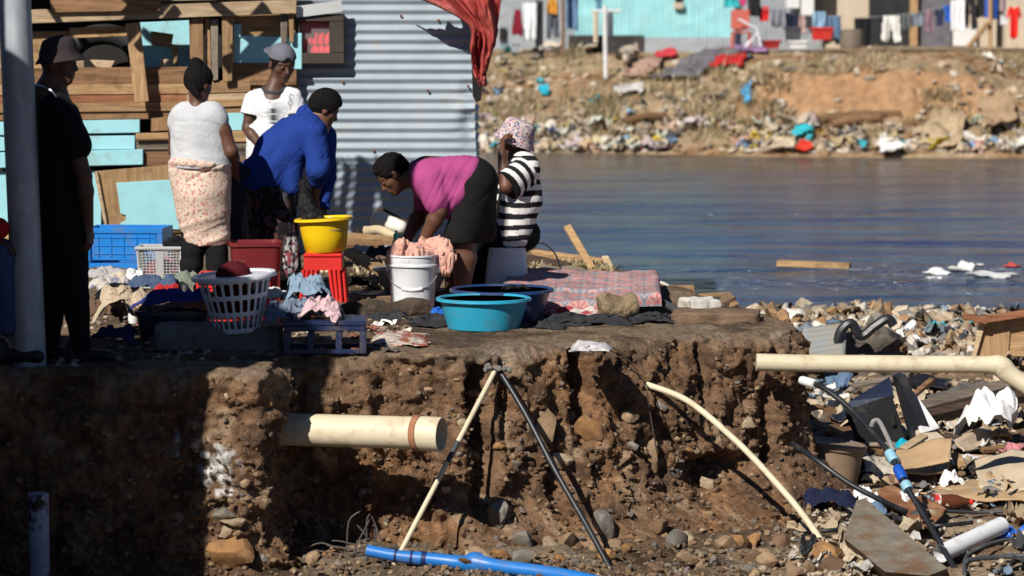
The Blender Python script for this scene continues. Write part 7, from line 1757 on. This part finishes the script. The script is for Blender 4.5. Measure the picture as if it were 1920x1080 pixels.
# rubble along the foot of the cut
def floor_stone(px, py, r_, mt, seed, label, group, sub=2, lift=.35, sq=(1, 1, .75)):
    c = FL(px, py); V, F = rock(seed, [r_ * sq[0], r_ * sq[1], r_ * sq[2]], sub, 9); V = V @ rotm(seed).T
    o = mesh_obj('stone', V + np.array(c) + np.array([0, 0, r_ * lift]), F, mt, None, True, sharp=25); return tag(o, label, 'stone', group)
for k in range(126):
    if k < 62: px, py = rs3.uniform(830, 1600), 1082 - 115 * rs3.random() ** 1.3
    elif k < 74: px, py = rs3.uniform(510, 640), rs3.uniform(1000, 1078)
    elif k < 94: px, py = rs3.uniform(120, 400), rs3.uniform(930, 1075)
    else: px, py = rs3.uniform(1480, 1915), rs3.uniform(760, 1078)
    if 1740 < px < 1900 and 965 < py < 1070: continue
    r_ = rs3.choice([.022, .03, .038, .048, .06]); mt, cn = rs3.choice([(SG, 'grey'), (ST, 'tan'), (ST, 'tan'), (SW, 'pale'), (SB, 'brown'), (SO, 'orange brown')])
    r_ *= 1.5 if 120 <= px <= 400 else (1.3 if 820 < px < 1600 else 1)
    floor_stone(px, py, r_, mt, 700 + k, '%s angular stone in the rubble at the foot of the cut' % cn if px < 1480 else '%s stone lying among the rubbish on the right' % cn, 'rubble stones at the foot of the cut' if px < 1480 else 'stones among the rubbish')
for k in range(42):
    px = rs3.uniform(1250, 1925); py = rs3.uniform(572, 660) if px > 1500 else rs3.uniform(552, 585)
    c = FL(px, py) ; r_ = rs3.choice([.05, .07, .09, .13]); mt, cn = rs3.choice([(SG, 'grey'), (ST, 'tan'), (SW, 'pale'), (SW, 'pale')])
    floor_stone(px, py, r_, mt, 950 + k, '%s stone on the shore behind the ledge' % cn, 'stones along the near shore')
lv = []; lf = []; lcx = []; base = 0
for k in range(4600):
    if k < 1500: px, py = rs3.uniform(820, 1620), 1085 - 130 * rs3.random() ** 1.5
    elif k < 1900: px, py = rs3.uniform(500, 900), rs3.uniform(1010, 1085)
    elif k < 2900: px, py = rs3.uniform(1470, 2300 if k % 3 == 0 else 1925), rs3.uniform(700, 1085)
    else: px, py = rs3.uniform(1240, 2250 if k % 3 == 0 else 1925), rs3.uniform(560, 680)
    c = FL(px, py); s_ = rs3.choice([.008, .012, .016, .022]) * (c.y / 15) ** (2 if k < 2900 else 2.9); V, F = rock(k % 80 + 3000, [s_ * rs3.uniform(.8, 1.4), s_, s_ * rs3.uniform(.6, 1.1)], 1, 8)
    cc_ = rs3.choice([(.17, .11, .06), (.22, .145, .085), (.28, .21, .14), (.16, .14, .12), (.12, .075, .045)] if px < 1480 and py > 900 else [(.4, .32, .22), (.46, .38, .28), (.55, .5, .44), (.3, .22, .14), (.2, .18, .16)])
    sm(V @ rotm(k % 50).T + np.array(c) + np.array([0, 0, s_ * .3]), F, np.array(cc_) * rs3.uniform(.7, 1.1))
for k in range(900):
    X, Y = rs3.uniform(1.7, 4.6), rs3.uniform(20.6, 23.5); s_ = rs3.choice([.02, .03, .045, .06, .08]); V, F = rock(k % 80 + 3000, [s_ * rs3.uniform(.8, 1.4), s_, s_ * rs3.uniform(.6, 1.1)], 1, 8)
    sm(V @ rotm(k % 50).T + np.array([X, Y, on_floor(X, Y) + s_ * .3]), F, np.array(rs3.choice([(.4, .32, .22), (.46, .38, .28), (.55, .5, .44), (.3, .22, .14), (.2, .18, .16), (.34, .2, .1)])) * rs3.uniform(.7, 1.1))
o = mesh_obj('gravel', np.concatenate(lv), lf, MATS['gravel_mix'], None, False, np.concatenate(lcx), loc=(2, 15, -1)); tag(o, 'loose gravel on the floor of the pit and the shore', 'gravel', None, 'stuff')

# ================================================================ rubbish on the right
def near_patch(name, label, cat, poly, mt, lift=.02, fold=.03, thick=.012, n=40, fr=6, group=None, seed=None, z=None, parent=None, hump=0.0):
    pts = [FL(x, y) for x, y in poly]; seed = int(poly[0][0] + poly[0][1]) if seed is None else seed
    if z:
        pts = [P(x, y, FL(x, y).y - dz * 1.0) if False else FL(x, y) for (x, y), dz in zip(poly, z)]
        # a raised corner sits nearer to the camera along its line of sight
        pts = [G(x, y, p_.z + dz) for (x, y), p_, dz in zip(poly, pts, z)]
    u = np.linspace(0, 1, n); A, B = np.meshgrid(u, u)
    p4 = [np.array(p_[:]) for p_ in pts]
    V = p4[0] * ((1 - A) * (1 - B))[..., None] + p4[1] * (A * (1 - B))[..., None] + p4[2] * (A * B)[..., None] + p4[3] * ((1 - A) * B)[..., None]
    q_ = np.stack([A * fr * .5 + seed, B * fr * .5, A * 0], 2)
    f_ = fold * (fbm(q_, 3, seed % 50) + .7 * ridge(q_ * .8, 2, seed % 50 + 3)) + hump * np.sin(A * math.pi) * np.sin(B * math.pi)
    V[..., 2] += lift + np.maximum(f_, -lift * .6); V[..., 1] += .5 * fold * fbm(q_ * 1.3 + 9, 2, 7); V[..., 0] += fold * .8 * fbm(q_ * 1.3 + 4, 2, 8) 
    o = mesh_obj(name, V.reshape(-1, 3), grid_faces(n, n), mt, parent, True); o.modifiers.new('thick', 'SOLIDIFY').thickness = thick
    return tag(o, label, cat, group) if parent is None else o
def gheap(name, label, cat, rect, mt, depth=.12, seed=1, amp=.02, fr=12, res=.008, k=.03, d=None):
    x0, y0, x1, y1 = rect; f0_ = FL((x0 + x1) / 2, y1); dd = f0_.y if d is None else d
    return heap(name, label, rect, dd, mt, depth, seed, cat=cat, group=None, fq=.55 if rect[2] - rect[0] > 95 else 1.0)
WBAG = mat('white_film', (.74, .73, .72), .45, .06, 5, bump=.5, bscale=16, spec=.4, dirt=(.5, .05, .08), dscale=3.3, dlo=.62, dhi=.65); WCL = cloth('white_rag', (.70, .69, .68)); CARD = mat('cardboard', (.40, .27, .15), .85, .15, 3, bump=.2, bscale=20); CARD2 = mat('pale_cardboard', (.5, .40, .28), .85, .15, 3, bump=.2, bscale=20)
BPL = mat('black_plastic', (.016, .017, .019), .35, .25, 6, bump=.15, bscale=20, spec=.5, dirt=(.09, .08, .07), dscale=5, dlo=.55, dhi=.75)
# black casing
c = FL(1655, 862); bxm = thing('plastic_casing', 'broken black plastic appliance casing standing among the rubbish', 'casing', tuple(c))
def slab(pl, th, name, mt, par):
    f = [Vector(p_) for p_ in pl]; nrm = (f[1] - f[0]).cross(f[2] - f[0]).normalized()
    if nrm.y < 0: nrm = -nrm
    return MB().prism(f, [p_ + nrm * th for p_ in f]).build(name, mt, par)
dC = c.y
slab([P(1582, 770, dC), P(1670, 742, dC - .1), P(1702, 838, dC - .12), P(1620, 862, dC)], .03, 'front_panel', BPL, bxm)
slab([P(1592, 752, dC + .02), P(1668, 706, dC + .18), P(1676, 742, dC - .08), P(1584, 768, dC + .0)], .02, 'top_panel', mat('blue_black', (.02, .026, .05), .3, .3, 6, dirt=(.2, .18, .16), dscale=9, dlo=.6, dhi=.68), bxm)
slab([P(1672, 704, dC + .1), P(1684, 708, dC - .02), P(1746, 842, dC - .05), P(1712, 846, dC - .12)], .05, 'side_frame', BPL, bxm)
slab([P(1668, 778, dC - .115), P(1676, 776, dC - .118), P(1680, 796, dC - .13), P(1672, 798, dC - .128)], .01, 'socket', DARK, bxm)
def stand(name, label, cat, pl, th, mt, loc=None):
    f = [Vector(p_) for p_ in pl]; nrm = (f[1] - f[0]).cross(f[2] - f[0]).normalized()
    if nrm.y < 0: nrm = -nrm
    return tag(MB().prism(f, [p_ + nrm * th for p_ in f]).build(name, mt), label, cat)
stand('plastic_sheet', 'white plastic panel leaning on the black casing', 'panel', [P(1686, 740, dC + .1), P(1714, 735, dC + .14), P(1762, 802, dC - .02), P(1728, 812, dC - .08)], .008, WB)
stand('board', 'cream board below the white panel', 'board', [P(1716, 803, dC - .05), P(1752, 806, dC), P(1782, 830, dC - .08), P(1724, 838, dC - .2)], .012, CREAM)
# white bags
gheap('plastic_bag', 'big white plastic bag with red print at the right edge', 'bag', (1806, 706, 1906, 842), WBAG, .2, 61, .05, 9, .008)
gheap('cloth', 'white crumpled rag on cardboard in the rubbish', 'cloth', (1744, 850, 1834, 884), WCL, .14, 62, .034, 13); gheap('cloth', 'lower torn end of a white rag on the rubbish', 'cloth', (1766, 878, 1806, 922), WCL, .08, 63, .03, 15)
gheap('cyan_cloth', 'cyan crumpled cloth left of the cardboard', 'cloth', (1678, 820, 1738, 856), cloth('cyan', (.01, .34, .46)), .09, 64, .035, 12)
near_patch('cardboard', 'brown flattened cardboard box below the cyan cloth', 'cardboard', [(1680, 862), (1786, 842), (1776, 900), (1690, 906)], CARD, .05, .03, .012, 30, 3, z=(.02, .1, .04, .0))
near_patch('cardboard', 'pale flattened cardboard under the big white bag', 'cardboard', [(1790, 846), (1852, 808), (1872, 852), (1800, 862)], CARD2, .04, .03, .012, 30, 3)
near_patch('cardboard', 'large tan torn cardboard with a paper strip at the right edge', 'cardboard', [(1828, 890), (1935, 868), (1940, 945), (1842, 936)], CARD2, .06, .04, .014, 30, 3, z=(.05, .08, .0, .0))
near_patch('cardboard', 'brown curled cardboard under the large tan one', 'cardboard', [(1715, 930), (1830, 914), (1934, 940), (1930, 962)], CARD, .03, .04, .012, 30, 4)
near_patch('rusty_sheet', 'rusty brown metal sheet behind the wedge shaped slab', 'sheet', [(1640, 940), (1690, 922), (1776, 976), (1740, 1004)], mat('rust_sheet', (.22, .09, .04), .8, .35, 5, bump=.4, bscale=20, dirt=(.36, .22, .12), dscale=4, dlo=.5, dhi=.65), .05, .02, .01, 24, 3)
near_patch('plank', 'dusty brown board slanting behind the white tub rim', 'board', [(1500, 792), (1560, 782), (1690, 872), (1600, 880)], W_brown, .05, .012, .03, 20, 2)
near_patch('plank', 'grey weathered board left of the black casing', 'board', [(1494, 792), (1530, 786), (1592, 822), (1500, 830)], W_grey, .06, .012, .03, 20, 2)
near_patch('foam_sheet', 'white torn foam sheet left of the black casing', 'foam', [(1520, 752), (1570, 740), (1592, 766), (1512, 776)], mat('foam_white', (.66, .62, .55), .8, .12, 6), .05, .03, .02, 26, 4)
# buried drum
dc = FL(1555, 925); dm = thing('drum', 'dirty tan plastic drum half buried beside the cut', 'drum', tuple(dc))
DRM = mat('dirty_drum', (.26, .18, .115), .7, .3, 4, bump=.3, bscale=12, dirt=(.10, .12, .15), dscale=2.5, dlo=.5, dhi=.7)
tlm = Matrix.Rotation(R(7), 3, 'Y')
MB().lathe([(.165, -.2), (.172, .05), (.18, .20), (.19, .262), (.180, .262), (.17, .2), (.16, 0), (0, -.1)], dc + Vector((0, .1, .02)), 36, tlm).build('body', DRM, dm, True, 40)
MB().lathe([(.186, .235), (.198, .24), (.20, .268), (.188, .275), (.178, .268)], dc + Vector((0, .1, .02)), 36, tlm).build('rim', DRM, dm, True, 40)
gheap('fabric', 'dark blue fabric in shade below the dirty drum', 'fabric', (1512, 908, 1606, 966), cloth('night', (.012, .016, .04)), .12, 66, .025, 8)
gheap('black_rag', 'small black cloth right of the dirty drum', 'rag', (1616, 884, 1652, 908), BLACKC, .07, 67, .02, 14); gheap('paper', 'white paper scrap at the top of the wedge slab', 'paper', (1604, 908, 1634, 938), WCL, .05, 68, .02, 16)
# wedge slab
wp_ = [(1606, 938), (1622, 934), (1776, 1066), (1740, 1080), (1660, 1072), (1582, 1010)]
wd = [14.75, 14.78, 13.95, 13.85, 13.92, 14.32]
f = [P(x, y, d_) for (x, y), d_ in zip(wp_, wd)]
sl = MB().prism(f, [p_ + Vector((.05, .20, -.10)) for p_ in f]); o = sl.build('stone_slab', stone_mat('slab', (.17, .15, .12)), None)
bm = bmesh.new(); bm.from_mesh(o.data); bmesh.ops.triangulate(bm, faces=bm.faces[:]); bmesh.ops.subdivide_edges(bm, edges=bm.edges[:], cuts=9, use_grid_fill=True)
for v in bm.verts:
    q_ = np.array([v.co[:]]); v.co += Vector((0, -1, .3)) * float(.012 * fbm(q_ * 5, 4, 3)[0] + .010 * ridge(q_ * 3, 2, 4)[0])
for f_ in bm.faces: f_.smooth = True
bm.to_mesh(o.data); bm.free(); o.data.set_sharp_from_angle(angle=R(35)); tag(o, 'big wedge shaped grey slab leaning in the rubble on the right', 'stone slab')
rough_box('stone', 'brown broken block under the lower tip of the wedge slab', 'stone', P(1700, 1062, 14.6), (.24, .14, .1), SB, R(15), 9, .02, 12)
# white pipe, blue bottle, black pipes
wpp = thing('pvc_pipe', 'short white plastic pipe lying at the lower right', 'pipe', tuple(FL(1825, 1030))); a_, b_ = P(1764, 1038, 14.6), P(1878, 985, 15.0)
hollow(a_, b_, .047, .004, 28).build('tube', WB, wpp, True, 40); MB().lathe([(0, 0), (.046, .0)], b_ + (b_ - a_).normalized() * .001, 24, (b_ - a_).to_track_quat('Z', 'Y').to_matrix()).build('end_cap', WB, wpp)
gheap('blue_bag', 'bright blue plastic bundle at the right edge by the white pipe', 'bag', (1872, 984, 1930, 1022), mat('blue_film', (.02, .12, .5), .3, .2, 8, bump=.5, bscale=20), .09, 71, .015, 12)
for i, (pts_, r_, lb) in enumerate([([(1690, 998), (1760, 1000), (1822, 994)], .012, 'black plastic tube lying above the white pipe'), ([(1772, 972), (1830, 974), (1880, 972)], .010, 'thin grey tube above the black one behind the white pipe'), ([(1812, 1066), (1870, 1060), (1935, 1056)], .013, 'grey tube below the white pipe at the right edge'), ([(1808, 1090), (1812, 1058), (1840, 1040), (1890, 1026), (1940, 1024)], .011, 'dark bent tube curving around the lower right corner'), ([(1540, 1010), (1570, 1008), (1592, 1004)], .012, 'black tube end sticking out left of the wedge slab')]):
    p3 = [FL(x, y) + Vector((0, 0, r_ + .03)) for x, y in pts_]; stick('tube', lb, spline(p3, 6), r_, BLK if i in (0, 4) else mat('grey_tube', (.07, .075, .08), .5, .3), 'tube', 10)
# water hose with couplings
hz = thing('hose', 'black water hose with blue couplings running down the rubbish', 'hose', tuple(FL(1690, 900)))
hp = spline([P(1500, 712, 15.75), P(1545, 728, 15.6), P(1600, 772, 15.45), P(1645, 822, 15.25), P(1672, 856, 15.12), P(1700, 912, 14.95), P(1740, 980, 14.75), P(1775, 1040, 14.55), P(1815, 1110, 14.3)], 10)
MB().tube(hp, .0155, 12).build('tube', BLK, hz, True)
def hseg(y0, y1, r_, mt, nm):
    q_ = [p_ for p_ in hp if y0 <= 540 - FPX * ((p_.z - CAMZ) * math.cos(PITCH) + p_.y * math.sin(PITCH)) / (p_.y * math.cos(PITCH) - (p_.z - CAMZ) * math.sin(PITCH)) <= y1]
    a_ = q_[0]; b_ = q_[-1]; MB().tube([a_, a_ + (b_ - a_) * .15, a_ + (b_ - a_) * .85, b_] if len(q_) > 1 else [a_, a_ + Vector((.01, 0, -.02))], [r_ * .9, r_, r_, r_ * .9], 12).build(nm, mt, hz, True)
LB = plastic('pale_blue', (.25, .45, .55), .4, False)
hseg(846, 868, .030, LB, 'coupling'); hseg(872, 900, .029, plastic('coupling_blue', (.01, .08, .42), .4, False), 'valve'); hseg(900, 920, .030, LB, 'coupling'); hseg(712, 722, .026, WB, 'fitting')
stick('grey_loop', 'short grey cloth covered loop behind the water hose', spline([P(1634, 800, 15.3), P(1638, 790, 15.3), P(1648, 790, 15.3), P(1660, 812, 15.25), P(1676, 846, 15.15)], 6), .013, mat('grey_webbing', (.22, .21, .2), .9, .3, 20), 'loop')
stick('cable', 'thick black cable crossing the dirty drum', spline([P(1486, 832, 15.3), P(1530, 862, 15.1), P(1590, 905, 15.0), P(1652, 938, 14.95), P(1700, 960, 15.0)], 8), .015, BLK, 'cable', 10)
# torn dark seat, black plastic, beams
soft('seat', 'torn dark car seat like lump behind the cream pipe', 'seat', [('e', J(1632, 662, 20.7), [.22, .2, .17]), ('r', J(1590, 640, 20.6), J(1600, 680, 20.6), .08, .12), ('r', J(1640, 632, 20.6), J(1676, 640, 20.6), .09, .08), ('e', J(1630, 690, 20.6), [.27, .22, .12])], mat('torn_seat', (.12, .10, .08), .9, .5, 5, bump=.7, bscale=14, dirt=(.02, .02, .022), dscale=3, dlo=.48, dhi=.56), (.04, (6, 6, 6), 5), .014, .05)
stick('seat_trim', 'black plastic edging curved over the torn dark seat', spline([P(1568, 660, 20.3), P(1576, 622, 20.3), P(1596, 606, 20.3), P(1614, 630, 20.3), P(1640, 612, 20.3), P(1664, 598, 20.3), P(1676, 610, 20.3)], 6), .035, BPL, 'trim')
gheap('plastic_bag', 'heap of shiny black plastic under the cream pipe', 'bag', (1676, 702, 1810, 742), mat('black_bag', (.014, .014, .016), .35, .2, 6, bump=.6, bscale=16), .25, 73, .04, 7, .012)
gheap('plastic_bag', 'small black plastic heap right of the torn seat', 'bag', (1700, 652, 1812, 672), mat('black_bag', (.014, .014, .016), .35), .2, 74, .03, 9, .012)
gheap('blanket', 'grey muddy blanket right of the shiny black plastic', 'blanket', (1756, 712, 1890, 772), mat('muddy', (.10, .09, .08), .9, .4, 6, bump=.6, bscale=20), .25, 75, .03, 8, .012)
plank('beam', 'grey weathered beam sloping towards the right edge', P(1722, 768, 18.2), P(1940, 712, 18.8), .10, .07, W_grey, (0, -.4, 1), 'beam'); plank('beam', 'dark charred beam under the grey weathered one', P(1726, 784, 17.9), P(1930, 740, 18.5), .08, .06, W_dark, (0, -.4, 1), 'beam')
plank('stick', 'brown stick with red end on the black plastic', P(1712, 742, 18.4), P(1748, 712, 18.8), .04, .03, W_brown)
# wooden cabinet corner
cbx = thing('wooden_box', 'pale wooden box with a red top rail at the right edge', 'box', tuple(P(1870, 668, 20.6)))
MB().prism([P(1850, 596, 20.6), P(1896, 590, 20.6), P(1890, 668, 20.6), P(1830, 668, 20.6)], [P(1850, 596, 20.65), P(1896, 590, 20.65), P(1890, 668, 20.65), P(1830, 668, 20.65)]).build('side_board', V_tan, cbx)
MB().prism([P(1896, 590, 20.62), P(1960, 584, 20.62), P(1960, 668, 20.62), P(1890, 668, 20.62)], [P(1896, 590, 20.66), P(1960, 584, 20.66), P(1960, 668, 20.66), P(1890, 668, 20.66)]).build('back_board', W_tan, cbx)
MB().prism([P(1836, 604, 20.56), P(1850, 597, 20.56), P(1830, 668, 20.56), P(1822, 668, 20.56)], [P(1836, 604, 20.95), P(1850, 597, 20.95), P(1830, 668, 20.95), P(1822, 668, 20.95)]).build('edge_board', W_pale, cbx)
MB().bar(P(1806, 592, 20.5), P(1850, 602, 20.52), .06, .05).build('rail', W_red, cbx); MB().bar(P(1846, 599, 20.52), P(1960, 582, 20.54), .06, .05).build('rail', W_red, cbx)
near_patch('turquoise_tarp', 'turquoise tarpaulin lying on the shore left of the wooden box', 'tarpaulin', [(1672, 602), (1832, 600), (1826, 624), (1740, 622)], mat('turq_tarp', (.03, .42, .52), .5, .1, 4, bump=.3, bscale=8), .05, .06, .01, 40, 6)
V, F = corr_wall(0, .34, 0, .55, 0, .076, .010, True, per=6, seed=8); th_ = R(38)
p0 = P(1500, 664, 20.0); Vr = np.stack([p0.x + V[:, 0] * math.cos(.3) + V[:, 2] * .12, p0.y + V[:, 0] * .2 + V[:, 2] * math.cos(th_) + V[:, 1] * .5, p0.z - .1 + V[:, 2] * math.sin(th_) * .7 + V[:, 1] + V[:, 0] * .1], 1)
o = mesh_obj('roof_sheet', Vr, F, steel_mat('muddy', (.38, .40, .40), (.42, .33, .2), .45), None, True); o.modifiers.new('t', 'SOLIDIFY').thickness = .003; tag(o, 'bent corrugated sheet lying on the shore behind the ledge end', 'metal sheet')
# bottle
bt = thing('bottle', 'brown plastic bottle with a red and white label among the cardboard', 'bottle', tuple(FL(1778, 960))); q0 = FL(1778, 956) + Vector((0, 0, .05)); Mq = Vector((1, .1, -.06)).to_track_quat('Z', 'Y').to_matrix()
MB().lathe([(0, -.11), (.034, -.108), (.04, -.09), (.037, -.03), (.041, .02), (.038, .05), (.02, .10), (.014, .12), (0, .12)], q0, 20, Mq).build('body', mat('brown_pet', (.11, .035, .015), .12, .15, 5, spec=.6), bt, True)
MB().lathe([(.0405, -.085), (.0385, -.05)], q0, 20, Mq).build('label', mat('label_red', (.55, .03, .03), .5, .1, 30, dirt=(.75, .72, .7), dscale=30, dlo=.52, dhi=.55), bt, True)
MB().lathe([(.015, .118), (.016, .138), (0, .138)], q0, 14, Mq).build('cap', RED, bt, True)
# small mixed litter over the rubbish and the near shore
lv = []; lf = []; lcx = []; base = 0
for k in range(420):
    px, py = (rs3.uniform(1500, 2250 if k % 5 == 0 else 1925), rs3.uniform(700, 1080)) if k % 3 else (rs3.uniform(1300, 2150), rs3.uniform(575, 690))
    if 1750 < px < 1900 and 965 < py < 1060: continue
    c = FL(px, py); V, F = scrap(k + 5000, c + Vector((0, 0, .01)), rs3.uniform(.04, .16)); sm(V, F, np.array(rs3.choice([(.6, .57, .53), (.5, .4, .28), (.42, .32, .2), (.3, .2, .12), (.05, .05, .055), (.2, .19, .18), (.35, .27, .18), (.45, .36, .25), (.3, .2, .12), (.12, .18, .25)])) * rs3.uniform(.6, 1.1))
for k in range(170):
    X, Y = rs3.uniform(1.7, 4.6), rs3.uniform(20.4, 23.4); V, F = scrap(k + 7000, (X, Y, on_floor(X, Y) + .01), rs3.uniform(.07, .19)); sm(V, F, np.array(rs3.choice([(.58, .55, .5), (.48, .4, .3), (.4, .3, .2), (.3, .2, .12), (.1, .09, .08), (.2, .25, .28), (.34, .26, .18), (.5, .45, .38)])) * rs3.uniform(.6, 1.1))
o = mesh_obj('litter', np.concatenate(lv), lf, MATS['litter_mix'], None, True, np.concatenate(lcx), loc=(2, 16, -1)); tag(o, 'small torn scraps of litter on the shore and pit floor', 'litter', None, 'stuff')
for k in range(26):
    px, py = rs3.uniform(1490, 1915), rs3.uniform(690, 930); a_ = FL(px, py) + Vector((0, 0, .05)); an = rs3.uniform(0, 3.14); L = rs3.uniform(.15, .45)
    b_ = a_ + Vector((math.cos(an) * L, math.sin(an) * L * .6, rs3.uniform(-.03, .08))); mt = rs3.choice([W_tan, W_brown, W_grey, W_pale, W_dark])
    plank('wood_scrap', 'broken strip of wood among the rubbish on the right', a_, b_, rs3.uniform(.02, .06), rs3.uniform(.012, .03), mt, (0, -.3, 1), 'wood scrap', 'wood strips in the rubbish')
for k in range(62):
    px, py = (rs3.uniform(1500, 1920), rs3.uniform(720, 1060)) if k % 2 else (rs3.uniform(1560, 1920), rs3.uniform(590, 680)); cn, mt = rs3.choice([('white plastic', WCL), ('tan cardboard', CARD), ('pale cardboard', CARD2), ('black plastic', BPL), ('cream paper', fabric((.5, .45, .36))), ('grey cloth', fabric((.25, .25, .25))), ('dusty blue cloth', fabric((.13, .2, .3))), ('pink plastic', fabric((.5, .2, .22)))])
    s_ = rs3.uniform(14, 40)
    if 1750 < px < 1900 and 960 < py < 1060: continue
    near_patch('litter_scrap', 'torn piece of %s in the rubbish on the right' % cn, 'litter', [(px - s_, py - s_ * .4), (px + s_ * .8, py - s_ * .5), (px + s_, py + s_ * .4), (px - s_ * .7, py + s_ * .5)], mt, .05, .06, .008, 18, 5, 'torn pieces in the rubbish', seed=k * 13 + 5)
